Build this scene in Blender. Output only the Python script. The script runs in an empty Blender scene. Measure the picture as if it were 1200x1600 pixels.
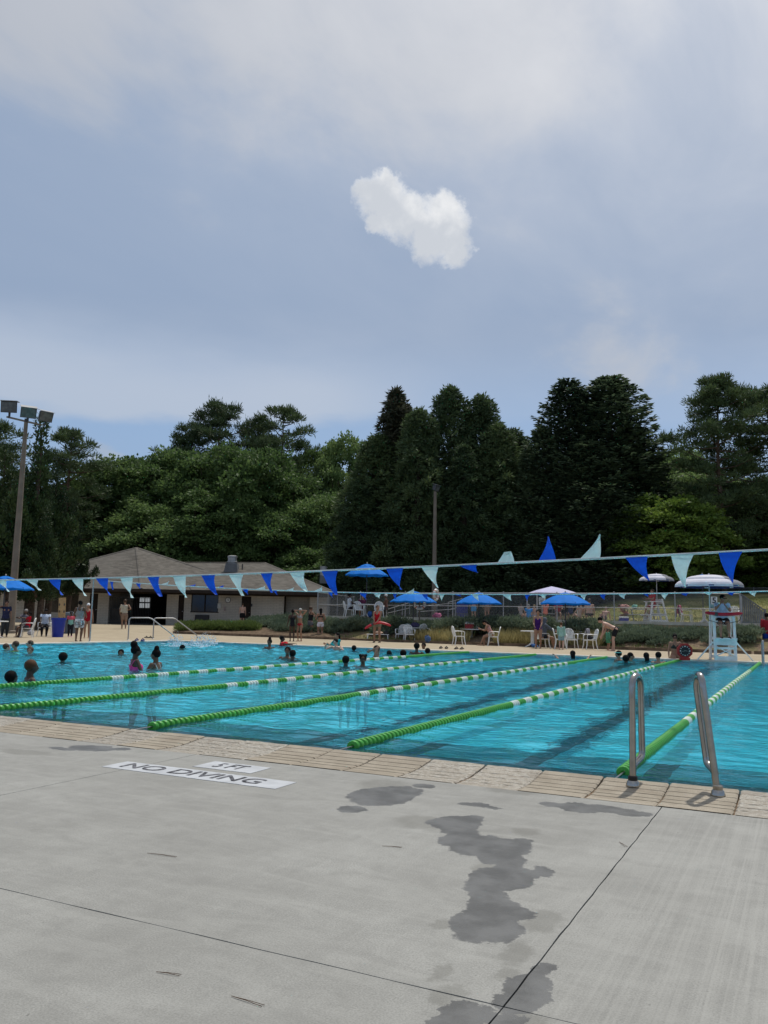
import bpy, math, random
import numpy as np
from mathutils import Vector, Matrix
R = math.radians
random.seed(7); rng = np.random.default_rng(7)
S = bpy.context.scene
C = S.collection
# ------------------------------------------------------------------ camera
H = 1.13                    # eye above the near deck
WZ = -0.045                 # water level
F = 1300.0                  # focal length for a 1200 px wide frame
roll, pitch, yaw = R(1.117), R(7.349), R(26.74)
fw = Vector((0, math.cos(pitch), math.sin(pitch))); rt = Vector((1, 0, 0)); up = rt.cross(fw)
cr = rt * math.cos(roll) + up * math.sin(roll); cu = up * math.cos(roll) - rt * math.sin(roll)
rz = Matrix.Rotation(yaw, 3, 'Z')
cr, cu, fw = rz @ cr, rz @ cu, rz @ fw
cam = bpy.data.cameras.new('camera'); co = bpy.data.objects.new('camera', cam); C.objects.link(co)
cam.sensor_fit = 'HORIZONTAL'; cam.sensor_width = 36; cam.lens = F / 1200 * 36
cam.clip_start = .05; cam.clip_end = 2000
m = Matrix((cr, cu, -fw)).transposed().to_4x4(); m.translation = (0, 0, H); co.matrix_world = m
S.camera = co
FH = Vector((-math.sin(yaw), math.cos(yaw), 0)); RH = Vector((math.cos(yaw), math.sin(yaw), 0))
def ray(px, py): return cr * ((px - 600) / F) - cu * ((py - 800) / F) + fw
def atz(px, py, z=0.0):
    v = ray(px, py); return Vector((0, 0, H)) + v * ((z - H) / v.z)
def atd(px, py, d): return Vector((0, 0, H)) + ray(px, py) * d
def aty(px, py, y):
    v = ray(px, py); return Vector((0, 0, H)) + v * (y / v.y)
def dep(p): return (Vector(p) - Vector((0, 0, H))).dot(fw)
# ------------------------------------------------------------------ sun, sky, exposure
SUN_EL, SUN_AZ = R(64), R(4)       # azimuth clockwise from +Y
sl = bpy.data.lights.new('sun', 'SUN'); so = bpy.data.objects.new('sun', sl); C.objects.link(so)
sl.energy = 3.0; sl.angle = R(1.2); sl.color = (1, .955, .88)
sdir = Vector((math.cos(SUN_EL) * math.sin(SUN_AZ), math.cos(SUN_EL) * math.cos(SUN_AZ), math.sin(SUN_EL)))
so.rotation_euler = sdir.to_track_quat('Z', 'Y').to_euler()
S.view_settings.view_transform = 'Standard'; S.view_settings.look = 'None'
S.view_settings.exposure = 0.0; S.view_settings.gamma = 1
S.render.engine = 'CYCLES'
S.cycles.max_bounces = 8; S.cycles.transparent_max_bounces = 12
W = bpy.data.worlds.new('World'); S.world = W; W.use_nodes = True

class NT:
    """tiny node-graph writer"""
    def __init__(s, tree): s.t = tree; s.n = tree.nodes; s.l = tree.links
    def new(s, typ, **k):
        nd = s.n.new(typ)
        for a, b in k.items(): setattr(nd, a, b)
        return nd
    def put(s, sock, v):
        if isinstance(v, bpy.types.NodeSocket): s.l.new(v, sock)
        elif v is not None: sock.default_value = v
    def m(s, op, a, b=None, c=None, clamp=False):
        nd = s.new('ShaderNodeMath', operation=op, use_clamp=clamp)
        s.put(nd.inputs[0], a); s.put(nd.inputs[1], b); s.put(nd.inputs[2], c); return nd.outputs[0]
    def v(s, op, a, b=None, out=0):
        nd = s.new('ShaderNodeVectorMath', operation=op); s.put(nd.inputs[0], a); s.put(nd.inputs[1], b)
        return nd.outputs[1] if op in ('DOT_PRODUCT', 'LENGTH', 'DISTANCE') else nd.outputs[0]
    def noise(s, vec, scale, detail=3, rough=.5, dist=0, col=False):
        nd = s.new('ShaderNodeTexNoise'); s.put(nd.inputs['Vector'], vec)
        nd.inputs['Scale'].default_value = scale; nd.inputs['Detail'].default_value = detail
        nd.inputs['Roughness'].default_value = rough; nd.inputs['Distortion'].default_value = dist
        return nd.outputs['Color' if col else 'Fac']
    def ss(s, x, a, b, lo=0, hi=1):
        nd = s.new('ShaderNodeMapRange', interpolation_type='SMOOTHSTEP'); s.put(nd.inputs[0], x)
        for i, q in enumerate((a, b, lo, hi)): nd.inputs[i + 1].default_value = q
        return nd.outputs[0]
    def mix(s, f, a, b, blend='MIX'):
        nd = s.new('ShaderNodeMix', data_type='RGBA', blend_type=blend)
        s.put(nd.inputs[0], f); s.put(nd.inputs[6], a); s.put(nd.inputs[7], b); return nd.outputs[2]
    def scale(s, vec, sc):
        nd = s.new('ShaderNodeMapping'); s.put(nd.inputs[0], vec); nd.inputs['Scale'].default_value = sc; return nd.outputs[0]
def c4(c): return (c[0], c[1], c[2], 1)
# sky: Nishita under a thin, broken cloud layer, with one small cumulus
g = NT(W.node_tree); g.n.clear()
dirv = g.new('ShaderNodeTexCoord').outputs['Generated']
sky = g.new('ShaderNodeTexSky', sky_type='NISHITA'); sky.sun_disc = False; sky.sun_elevation = SUN_EL; sky.sun_rotation = SUN_AZ
sky.air_density = 1.0; sky.dust_density = 2.2; sky.ozone_density = 1.6
skyc = g.v('MULTIPLY', sky.outputs[0], (.095, .095, .095))
sep = g.new('ShaderNodeSeparateXYZ'); g.put(sep.inputs[0], dirv)
zc = g.m('MAXIMUM', sep.outputs[2], .02)
# project on a cloud plane
pl = g.new('ShaderNodeCombineXYZ'); g.put(pl.inputs[0], g.m('DIVIDE', sep.outputs[0], g.m('ADD', zc, .12))); g.put(pl.inputs[1], g.m('DIVIDE', sep.outputs[1], g.m('ADD', zc, .12)))
P = pl.outputs[0]
rotp = g.new('ShaderNodeMapping'); g.put(rotp.inputs[0], P); rotp.inputs['Rotation'].default_value = (0, 0, R(-20)); rotp.inputs['Scale'].default_value = (1.0, .55, 1); rotp.inputs['Location'].default_value = (3.3, 1.7, 0)
n1 = g.noise(rotp.outputs[0], 1.1, 6, .52, .25); n2 = g.noise(rotp.outputs[0], 3.4, 6, .55, .3)
cov = g.m('ADD', g.m('MULTIPLY', n1, .62), g.m('MULTIPLY', n2, .38))
elev = sep.outputs[2]
# more cloud higher up, a clear strip just over the trees, a pale bank above it
cov2 = g.m('ADD', cov, g.ss(elev, .38, .62, -.10, .035))
cl = g.ss(cov2, .43, .58)
azm = g.v('DOT_PRODUCT', dirv, tuple(RH))
bank_edge = g.m('ADD', elev, g.m('MULTIPLY', g.m('SUBTRACT', g.noise(g.scale(dirv, (3, 3, 9)), 1.6, 5, .5), .5), .07))
bank = g.m('MULTIPLY', g.ss(bank_edge, .222, .240), g.ss(bank_edge, .25, .36, 1, 0))
bank = g.m('MULTIPLY', bank, g.ss(azm, -.1, .12, 1, .15))
glow = g.m('POWER', g.m('MAXIMUM', g.v('DOT_PRODUCT', dirv, tuple(sdir)), 0), 7.5)
lowc = g.mix(g.ss(elev, .20, .34), (.30, .45, .69, 1), (.295, .385, .54, 1))
ccol = g.mix(cl, lowc, (.455, .49, .555, 1))
ccol = g.mix(g.m('MULTIPLY', glow, g.m('ADD', -.35, g.m('MULTIPLY', n2, 4.0)), clamp=True), ccol, (.80, .81, .84, 1))
ccol = g.mix(g.m('MULTIPLY', bank, .85), ccol, (.53, .59, .69, 1))
veil = g.ss(elev, .17, .34, .70, .93)
base = g.mix(veil, skyc, ccol)
# cumulus
ctr = ray(650, 345).normalized(); cx = (cr - ctr * cr.dot(ctr)).normalized(); cyv = ctr.cross(cx) * -1
if cyv.dot(cu) < 0: cyv = -cyv
dd = g.v('DOT_PRODUCT', dirv, tuple(ctr)); ddp = g.m('MAXIMUM', dd, .05)
U = g.m('MULTIPLY', g.m('DIVIDE', g.v('DOT_PRODUCT', dirv, tuple(cx)), ddp), 13.4)     # 1 unit = 100 px of the photo
V = g.m('MULTIPLY', g.m('DIVIDE', g.v('DOT_PRODUCT', dirv, tuple(cyv)), ddp), 13.4)
uv = g.new('ShaderNodeCombineXYZ'); g.put(uv.inputs[0], U); g.put(uv.inputs[1], V)
wob = g.v('SUBTRACT', g.noise(uv.outputs[0], 3.2, 8, .62, col=True), (.5, .5, .5)); wob = g.v('MULTIPLY', wob, (.40, .40, 0))
uvw = g.v('ADD', uv.outputs[0], wob)
fld = None
for (bx, by, br) in [(-.50, .33, .42), (-.73, .40, .26), (-.10, .06, .42), (.40, -.10, .52), (.60, -.40, .32), (.42, .16, .32), (.20, -.30, .38), (-.38, .05, .34), (-.45, .60, .19), (-.60, -.04, .17)]:
    q = g.m('SUBTRACT', 1, g.m('DIVIDE', g.v('DISTANCE', uvw, (bx, by, 0)), br * .86))
    fld = q if fld is None else g.m('SMOOTH_MAX', fld, q, .34)
fine = g.m('MULTIPLY', g.m('SUBTRACT', g.noise(uv.outputs[0], 9, 8, .65), .5), .75)
f2 = g.m('ADD', fld, fine)
cm = g.m('MULTIPLY', g.ss(f2, -.20, .42), g.m('GREATER_THAN', dd, .2))
shade = g.noise(uv.outputs[0], 1.7, 6, .55)
topness = g.m('ADD', g.m('MULTIPLY', V, .35), g.m('MULTIPLY', U, .18))
sh = g.ss(g.m('SUBTRACT', g.m('ADD', g.m('MINIMUM', f2, .32), g.m('MULTIPLY', g.m('SUBTRACT', shade, .5), 1.5)), topness), -.12, .46)
cuc = g.mix(sh, (.86, .87, .885, 1), (.60, .635, .69, 1))
final = g.mix(cm, base, cuc)
bg = g.new('ShaderNodeBackground'); g.put(bg.inputs[0], final); bg.inputs[1].default_value = 1.0
out = g.new('ShaderNodeOutputWorld'); g.l.new(bg.outputs[0], out.inputs[0])

# ------------------------------------------------------------------ materials
MATS = {}
def mat(name, col, rough=.6, spec=.35, metal=0, var=.12, vs=3.0, bump=0, bs=30, col2=None, transl=0, coords='Object'):
    if name in MATS: return MATS[name]
    m = bpy.data.materials.new(name); m.use_nodes = True; g = NT(m.node_tree)
    b = g.n['Principled BSDF']; tc = g.new('ShaderNodeTexCoord').outputs[coords]
    n = g.noise(tc, vs, 5, .6)
    a = c4([max(0, x * (1 - var)) for x in col]); c2 = c4(col2) if col2 else c4([min(1, x * (1 + var)) for x in col])
    colr = g.mix(g.ss(n, .32, .68), a, c2)
    g.put(b.inputs['Base Color'], colr)
    b.inputs['Roughness'].default_value = rough; b.inputs['Specular IOR Level'].default_value = spec; b.inputs['Metallic'].default_value = metal
    if bump:
        bn = g.new('ShaderNodeBump'); bn.inputs['Strength'].default_value = bump; bn.inputs['Distance'].default_value = .01
        g.put(bn.inputs['Height'], g.noise(tc, bs, 4, .6)); g.put(b.inputs['Normal'], bn.outputs[0])
    if transl:
        t = g.new('ShaderNodeBsdfTranslucent'); g.put(t.inputs[0], colr)
        mx = g.new('ShaderNodeMixShader'); mx.inputs[0].default_value = transl
        g.l.new(b.outputs[0], mx.inputs[1]); g.l.new(t.outputs[0], mx.inputs[2])
        g.l.new(mx.outputs[0], g.n['Material Output'].inputs[0])
    MATS[name] = m; return m
white_plastic = mat('white plastic', (.74, .74, .72), .45, .4, var=.05)
steel = mat('brushed steel', (.36, .345, .32), .2, .5, 1, var=.14, vs=9)
galv = mat('galvanised metal', (.36, .36, .36), .5, .5, .7, var=.1)
dark_metal = mat('dark metal', (.05, .05, .055), .5)
brown_pole = mat('weathered brown pole paint', (.17, .14, .11), .7, var=.15, vs=2)
blue_canvas = mat('blue canvas', (.004, .20, .68), .75, .2, var=.08, transl=.25)
blue_flag = mat('blue vinyl', (.004, .09, .62), .5, .3, var=.06, vs=20, transl=.35)
white_flag = mat('white vinyl', (.62, .76, .74), .5, .3, var=.05, vs=20, transl=.35)
rope_m = mat('white rope', (.65, .65, .63), .8)
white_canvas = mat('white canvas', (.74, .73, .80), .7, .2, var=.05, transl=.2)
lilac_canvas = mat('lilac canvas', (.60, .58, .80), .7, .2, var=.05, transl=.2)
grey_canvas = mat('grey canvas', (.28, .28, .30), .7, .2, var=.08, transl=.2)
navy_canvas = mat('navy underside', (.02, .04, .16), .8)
stand_white = mat('white paint with bluish shade tint', (.74, .78, .79), .5, .35, var=.1, vs=4)  # white paint; bluish tone of the shaded front put into its colour
red_vinyl = mat('red vinyl', (.42, .012, .03), .45, .4)
trunk_m = mat('tree bark', (.075, .055, .042), .9, .1, var=.4, vs=6, bump=.6, bs=14)
pine_bark = mat('pine bark', (.11, .075, .055), .9, .1, var=.4, vs=5, bump=.6, bs=14)

# ------------------------------------------------------------------ mesh builder
class MB:
    def __init__(s): s.v = []; s.f = []; s.mi = []
    def add(s, vs, fs, mi=0):
        o = len(s.v); s.v += [tuple(p) for p in vs]; s.f += [tuple(i + o for i in f) for f in fs]; s.mi += [mi] * len(fs); return s
    def box(s, c, size, rot=None, mi=0):
        x, y, z = [q / 2 for q in size]; c = Vector(c)
        vs = [Vector((a, b, d)) for a in (-x, x) for b in (-y, y) for d in (-z, z)]
        if rot is not None:
            M = rot if isinstance(rot, Matrix) else Matrix.Rotation(rot, 3, 'Z')
            vs = [M @ q for q in vs]
        return s.add([q + c for q in vs], [(0, 1, 3, 2), (4, 6, 7, 5), (0, 4, 5, 1), (2, 3, 7, 6), (0, 2, 6, 4), (1, 5, 7, 3)], mi)
    def beam(s, a, b, w, t, upv=(0, 0, 1), mi=0):
        a, b = Vector(a), Vector(b); d = (b - a); L = d.length; d.normalize()
        u = Vector(upv); sd = d.cross(u)
        if sd.length < 1e-4: sd = d.cross(Vector((0, 1, 0)))
        sd.normalize(); u = sd.cross(d)
        M = Matrix((sd, d, u)).transposed()
        return s.box((a + b) / 2, (w, L, t), M, mi)
    def tube(s, pts, rad, n=8, side=None, closed=False, mi=0, cap=True):
        pts = [Vector(p) for p in pts]; k = len(pts)
        if not isinstance(rad, list): rad = [rad] * k
        rad = [r if isinstance(r, (list, tuple)) else (r, r) for r in rad]
        tan = []
        for i in range(k):
            if closed: t = pts[(i + 1) % k] - pts[i - 1]
            else: t = pts[min(i + 1, k - 1)] - pts[max(i - 1, 0)]
            tan.append(t.normalized() if t.length > 1e-9 else Vector((0, 0, 1)))
        if side is None:
            a = Vector((0, 0, 1)) if abs(tan[0].z) < .9 else Vector((1, 0, 0)); sd = tan[0].cross(a).normalized()
        else: sd = Vector(side)
        vs = []
        for i in range(k):
            sd = (sd - tan[i] * sd.dot(tan[i]))
            sd = sd.normalized() if sd.length > 1e-6 else tan[i].orthogonal().normalized()
            bn = tan[i].cross(sd)
            for j in range(n):
                a = 2 * math.pi * j / n
                vs.append(pts[i] + sd * math.cos(a) * rad[i][0] + bn * math.sin(a) * rad[i][1])
        fs = [(i * n + j, i * n + (j + 1) % n, (i + 1) * n + (j + 1) % n, (i + 1) * n + j) for i in range(k - 1) for j in range(n)]
        if closed: fs += [((k - 1) * n + j, (k - 1) * n + (j + 1) % n, (j + 1) % n, j) for j in range(n)]
        elif cap: fs += [tuple(range(n))[::-1], tuple(range((k - 1) * n, k * n))]
        return s.add(vs, fs, mi)
    def ell(s, c, r, n=12, mseg=8, M=None, mi=0):
        c = Vector(c); vs = []
        if not isinstance(r, (tuple, list)): r = (r, r, r)
        for i in range(mseg + 1):
            th = math.pi * i / mseg
            for j in range(n):
                a = 2 * math.pi * j / n
                p = Vector((r[0] * math.sin(th) * math.cos(a), r[1] * math.sin(th) * math.sin(a), r[2] * math.cos(th)))
                vs.append(c + (M @ p if M is not None else p))
        fs = [(i * n + j, (i + 1) * n + j, (i + 1) * n + (j + 1) % n, i * n + (j + 1) % n) for i in range(mseg) for j in range(n)]
        return s.add(vs, fs, mi)
    def lathe(s, prof, n=24, c=(0, 0, 0), mi=0, cap=True):
        c = Vector(c); vs = [c + Vector((r * math.cos(2 * math.pi * j / n), r * math.sin(2 * math.pi * j / n), z)) for r, z in prof for j in range(n)]
        k = len(prof); fs = [(i * n + j, i * n + (j + 1) % n, (i + 1) * n + (j + 1) % n, (i + 1) * n + j) for i in range(k - 1) for j in range(n)]
        if cap: fs += [tuple(range(n))[::-1], tuple(range((k - 1) * n, k * n))]
        return s.add(vs, fs, mi)
    def prism(s, poly, z0, z1, mi=0):
        n = len(poly); vs = [(p[0], p[1], z0) for p in poly] + [(p[0], p[1], z1) for p in poly]
        return s.add(vs, [tuple(range(n))[::-1], tuple(range(n, 2 * n))] + [(i, (i + 1) % n, n + (i + 1) % n, n + i) for i in range(n)], mi)
    def mesh(s, name, mats):
        me = bpy.data.meshes.new(name); me.from_pydata(s.v, [], s.f)
        for m in (mats if isinstance(mats, list) else [mats]): me.materials.append(m)
        if any(s.mi): me.polygons.foreach_set('material_index', s.mi)
        return me
    def build(s, name, mats, parent=None, smooth=False, loc=None, rotz=0, bevel=0):
        me = s.mesh(name, mats)
        if smooth:
            me.polygons.foreach_set('use_smooth', [True] * len(me.polygons))
            try: me.set_sharp_from_angle(angle=R(40))
            except Exception: pass
        o = bpy.data.objects.new(name, me); C.objects.link(o)
        if parent: o.parent = parent
        if loc is not None: o.location = loc
        if rotz: o.rotation_euler[2] = rotz
        if bevel:
            b = o.modifiers.new('bevel', 'BEVEL'); b.width = bevel; b.segments = 2; b.limit_method = 'ANGLE'
        return o
def tag(o, label=None, cat=None, group=None, kind=None):
    if label: o['label'] = label
    if cat: o['category'] = cat
    if group: o['group'] = group
    if kind: o['kind'] = kind
    return o
def thing(name, label, cat, loc=(0, 0, 0), rotz=0, group=None, scale=1):
    o = bpy.data.objects.new(name, None); C.objects.link(o); o.empty_display_size = .2
    o.location = loc; o.rotation_euler = (0, 0, rotz); o.scale = (scale,) * 3 if not isinstance(scale, (tuple, list)) else scale
    return tag(o, label, cat, group)
def kids(o): return list(o.children)
def copy_tree(o, loc=None, rotz=None, label=None, group=None, scale=None, parent=None, ch=None):
    c = o.copy(); C.objects.link(c); c.parent = parent
    for k in (o.children if ch is None else ch): copy_tree(k, parent=c)
    if loc is not None: c.location = loc
    if rotz is not None: c.rotation_euler = (0, 0, rotz)
    if scale is not None: c.scale = scale if isinstance(scale, (tuple, list)) else (scale,) * 3
    if label: c['label'] = label
    if group: c['group'] = group
    return c
def struct(name, mb, mats, smooth=False, **k):
    return tag(mb.build(name, mats, smooth=smooth, **k), kind='structure')
def np_mesh(name, V, Fq, mats, smooth=False):
    me = bpy.data.meshes.new(name); nf, k = Fq.shape
    me.vertices.add(len(V)); me.vertices.foreach_set('co', V.astype(np.float32).ravel())
    me.loops.add(nf * k); me.loops.foreach_set('vertex_index', Fq.astype(np.int32).ravel())
    me.polygons.add(nf); me.polygons.foreach_set('loop_start', np.arange(0, nf * k, k, dtype=np.int32)); me.polygons.foreach_set('loop_total', np.full(nf, k, dtype=np.int32))
    me.update(calc_edges=True)
    for m in (mats if isinstance(mats, list) else [mats]): me.materials.append(m)
    me.polygons.foreach_set('use_smooth', [smooth] * nf)
    return me
def grid_mesh(name, xs, ys, hf, mats, smooth=True):
    X, Y = np.meshgrid(xs, ys, indexing='ij'); Z = hf(X, Y)
    V = np.stack([X, Y, Z], -1).reshape(-1, 3); ny = len(ys)
    i, j = np.meshgrid(np.arange(len(xs) - 1), np.arange(ny - 1), indexing='ij'); a = (i * ny + j).ravel()
    return np_mesh(name, V, np.stack([a, a + ny, a + ny + 1, a + 1], 1), mats, smooth)
def link(name, me, parent=None):
    o = bpy.data.objects.new(name, me); C.objects.link(o); o.parent = parent; return o

# ------------------------------------------------------------------ terrain
def sm(x): x = np.clip(x, 0, 1); return x * x * (3 - 2 * x)
fwx, fwy = FH.x, FH.y
DB = 37.9                                        # back edge of the far deck
def base_h(x, y): return .42 * sm((x * fwx + y * fwy - 40) / 18)
TZ = 1.22
def ground_h(x, y):
    x = np.asarray(x, float); y = np.asarray(y, float)
    terr = TZ * sm((y - DB) / 4.0) ** .8 * sm((x + 31.0) / 6) - .03
    terr = np.where(y < 42.05, terr * .66, terr)
    terr = np.where(y < DB, -.06, terr)
    lawn = 2.3 * sm((y - 47) / 20) * sm((x + 19) / 9)
    far = 1.0 * sm((y - 60) / 60)
    b = base_h(x, y) - .04
    h = np.maximum(b, terr + lawn) + far
    bumps = .035 * np.sin(x * 1.3 + 2 * np.sin(y * .7)) * np.sin(y * 1.7) * (h > .1)
    h = h + bumps
    inpool = (x > -26.2) & (x < 9) & (y > 5) & (y < 30.6)
    near = (y < 6.6) & (x > -40) | (x > -30) & (x < 12) & (y < 30.3)
    return np.where(near, -2.2, h)
def gh(p): return float(ground_h(p[0], p[1]))
gm = bpy.data.materials.new('ground mulch and lawn'); gm.use_nodes = True; g = NT(gm.node_tree)
b = g.n['Principled BSDF']; tc = g.new('ShaderNodeTexCoord').outputs['Object']; sx = g.new('ShaderNodeSeparateXYZ'); g.put(sx.inputs[0], tc)
mul = g.mix(g.ss(g.noise(tc, 9, 6, .7), .3, .7), (.085, .058, .038, 1), (.24, .175, .12, 1))
mul = g.mix(g.ss(g.noise(tc, 1.2, 4, .6), .5, .62), mul, (.17, .145, .07, 1))
gr = g.mix(g.ss(g.noise(tc, 6, 6, .7), .3, .7), (.07, .085, .025, 1), (.20, .20, .075, 1))
gr = g.mix(g.ss(g.noise(tc, .5, 3, .6), .45, .6), gr, (.26, .235, .10, 1))
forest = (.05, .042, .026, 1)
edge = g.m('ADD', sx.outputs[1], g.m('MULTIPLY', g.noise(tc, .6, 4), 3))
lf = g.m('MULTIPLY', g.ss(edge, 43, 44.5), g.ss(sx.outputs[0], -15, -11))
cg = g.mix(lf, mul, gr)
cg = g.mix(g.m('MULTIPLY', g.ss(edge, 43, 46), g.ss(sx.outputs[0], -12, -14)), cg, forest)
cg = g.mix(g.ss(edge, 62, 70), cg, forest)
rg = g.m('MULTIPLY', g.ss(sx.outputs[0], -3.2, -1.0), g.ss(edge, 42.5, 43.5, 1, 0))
rg = g.m('MULTIPLY', rg, g.ss(g.noise(tc, .9, 3), .4, .55))
cg = g.mix(rg, cg, (.12, .13, .045, 1))
g.put(b.inputs['Base Color'], cg); b.inputs['Roughness'].default_value = .95; b.inputs['Specular IOR Level'].default_value = .1
bn = g.new('ShaderNodeBump'); bn.inputs['Strength'].default_value = .8; bn.inputs['Distance'].default_value = .05; g.put(bn.inputs['Height'], g.noise(tc, 12, 5, .7)); g.put(b.inputs['Normal'], bn.outputs[0])
xs = np.concatenate([np.linspace(-420, -95, 14), np.arange(-90, 42, .6), np.linspace(46, 420, 14)])
ys = np.concatenate([np.linspace(-160, -12, 8), np.arange(-10, 84, .6), np.linspace(88, 520, 18)])
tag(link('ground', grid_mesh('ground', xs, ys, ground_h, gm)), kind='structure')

# tan far decks
def deck_mat(name, c1, c2, stains=None, streak=False, wetdark=.5):
    m = bpy.data.materials.new(name); m.use_nodes = True; g = NT(m.node_tree)
    b = g.n['Principled BSDF']; tc = g.new('ShaderNodeTexCoord').outputs['Object']
    col = g.mix(g.ss(g.noise(tc, .9, 6, .6, .4), .3, .7), c4(c1), c4(c2))
    sp = g.noise(tc, 140, 3, .7)
    col = g.mix(g.ss(sp, .33, .7, 0, .7), col, c4([q * .62 for q in c1]))
    fl = g.noise(g.scale(tc, (6, 1.1, 1)), 3.0, 6, .65)
    col = g.mix(g.ss(fl, .35, .75, .28, 0), col, c4([q * .74 for q in c1]))
    bl = g.noise(tc, 7, 6, .62, .6)
    col = g.mix(g.ss(bl, .30, .56, .30, 0), col, c4([q * .70 for q in c1]))
    rough = .85
    col = g.mix(g.ss(g.noise(g.scale(tc, (1, 2.6, 1)), 2.3, 8, .7, .8), .42, .62, 0, .13), col, c4([q * 1.22 for q in c2]))
    col = g.mix(g.ss(g.noise(tc, 75, 2, .5), .60, .72, 0, .18), col, c4([q * .62 for q in c1]))
    spk = g.noise(tc, 34, 2, .5)
    col = g.mix(g.ss(spk, .74, .78, 0, .6), col, c4([q * .35 for q in c1]))
    if streak:      # broom finish dragged towards the pool
        st = g.noise(g.scale(tc, (48, .5, 1)), 1.0, 5, .7, .5)
        sxx = g.new('ShaderNodeSeparateXYZ'); g.put(sxx.inputs[0], tc)
        msk = g.m('MULTIPLY', g.ss(sxx.outputs[0], -1.4, -.2), .42)
        col = g.mix(g.m('MULTIPLY', g.ss(st, .38, .66), msk), col, c4([min(1, q * 1.32) for q in c1]))
        st2 = g.noise(g.scale(tc, (1.4, 9, 1)), 1.3, 5, .65, .5)
        col = g.mix(g.m('MULTIPLY', g.ss(st2, .5, .75), .30), col, c4([min(1, q * 1.25) for q in c1]))
    hgt = g.noise(tc, 55, 5, .75)
    if stains:
        w1 = g.v('MULTIPLY', g.v('SUBTRACT', g.noise(tc, 3.2, 6, .66, col=True), (.5, .5, .5)), (.14, .18, 0))
        w2 = g.v('MULTIPLY', g.v('SUBTRACT', g.noise(tc, 15, 8, .72, col=True), (.5, .5, .5)), (.11, .14, 0))
        pw = g.v('ADD', g.v('ADD', tc, w1), w2)
        def field(lst):
            fld = None
            for (x, y, rx, ry) in lst:
                q = g.v('LENGTH', g.v('MULTIPLY', g.v('SUBTRACT', pw, (x, y, 0)), (1 / rx, 1 / ry, 0)))
                q = g.m('SUBTRACT', 1, q)
                fld = q if fld is None else g.m('SMOOTH_MAX', fld, q, .25)
            return fld
        wet = g.ss(field(stains[0]), -.02, .07)
        damp = g.ss(field(stains[1]), -.15, .4)
        wv = g.noise(tc, 5, 4, .6)
        wc = g.mix(g.ss(wv, .35, .65), (.092, .091, .086, 1), (.150, .149, .143, 1))
        col = g.mix(g.m('MULTIPLY', damp, .42), col, (.135, .132, .115, 1))
        rim = g.m('MULTIPLY', wet, .93)
        col = g.mix(rim, col, wc)
        r = g.new('ShaderNodeMix', data_type='FLOAT'); g.put(r.inputs[0], wet); r.inputs[2].default_value = .85; r.inputs[3].default_value = .36
        g.put(b.inputs['Roughness'], r.outputs[0])
    else: b.inputs['Roughness'].default_value = rough
    b.inputs['Specular IOR Level'].default_value = .25
    bn = g.new('ShaderNodeBump'); bn.inputs['Strength'].default_value = .35; bn.inputs['Distance'].default_value = .006; g.put(bn.inputs['Height'], hgt); g.put(b.inputs['Normal'], bn.outputs[0])
    g.put(b.inputs['Base Color'], col)
    return m
tan_m = deck_mat('tan concrete', (.39, .32, .22), (.50, .42, .295))
xs = np.arange(-26.1, 14.1, 1.0); ys = np.linspace(30.1, DB + .6, 8)
tag(link('pool_deck_far', grid_mesh('pool_deck_far', xs, ys, base_h, tan_m)), kind='structure')
xs = np.linspace(-70, -26.1, 44); ys = np.arange(-14, 62, 1.0)
tag(link('pool_deck_side', grid_mesh('pool_deck_side', xs, ys, lambda x, y: base_h(x, y) + .001, tan_m)), kind='structure')
xs = np.linspace(-26.1, -20, 8); ys = np.arange(DB + .6, 60, 1.0)
# right deck beyond the pool's right end
tag(link('pool_deck_right', grid_mesh('pool_deck_right', np.linspace(9.2, 24, 4), np.linspace(-14, 38.5, 6), lambda x, y: x * 0, tan_m)), kind='structure')

# ------------------------------------------------------------------ near deck: slabs, coping, markings
def blob(px, py, rx, ry): p = atz(px, py, 0); return (p.x, p.y, rx, ry)
def blobpx(px, py, w, h):
    c_ = atz(px, py, 0); d = dep(c_); a = atz(px, py - h / 2, 0); b2 = atz(px, py + h / 2, 0)
    return (c_.x, c_.y, w * d / F / 2 * 1.0, abs(a.y - b2.y) / 2 * 1.0)
wet = [blobpx(*q) for q in [(603, 1243, 96, 40), (575, 1240, 50, 24), (630, 1238, 64, 18), (660, 1227, 40, 8), (548, 1265, 50, 13), (700, 1284, 50, 22), (722, 1288, 64, 30), (738, 1280, 40, 14), (717, 1308, 56, 34), (745, 1320, 70, 40), (785, 1325, 90, 36), (812, 1316, 40, 14), (772, 1340, 60, 26), (800, 1350, 40, 26), (783, 1373, 104, 40), (810, 1366, 60, 24), (848, 1362, 40, 17), (755, 1382, 60, 34), (760, 1402, 70, 34), (770, 1422, 90, 40), (750, 1448, 96, 54), (780, 1452, 80, 44), (812, 1430, 42, 14), (728, 1436, 50, 30),
       (823, 1546, 78, 62), (850, 1515, 30, 26), (800, 1565, 70, 36), (727, 1585, 84, 52), (700, 1600, 60, 40), (790, 1592, 70, 26), (738, 1257, 52, 8), (768, 1262, 36, 4), (860, 1257, 40, 8), (905, 1262, 70, 16), (945, 1264, 60, 12), (985, 1269, 66, 11), (145, 1169, 90, 12), (95, 1170, 60, 5), (190, 1170, 40, 6)]]
damp = [blobpx(*q) for q in [(692, 1518, 40, 32), (793, 1522, 36, 30), (803, 1488, 60, 50), (690, 1445, 40, 18), (662, 1284, 100, 26), (820, 1300, 60, 14), (850, 1440, 70, 40), (600, 1226, 90, 22), (700, 1552, 60, 40), (805, 1598, 150, 50), (765, 1358, 60, 16), (800, 1235, 90, 12), (40, 1175, 120, 10)]]
near_m = deck_mat('grey broomed concrete', (.278, .274, .252), (.372, .369, .342), (wet, damp), True)
CY = 5.62
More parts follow.
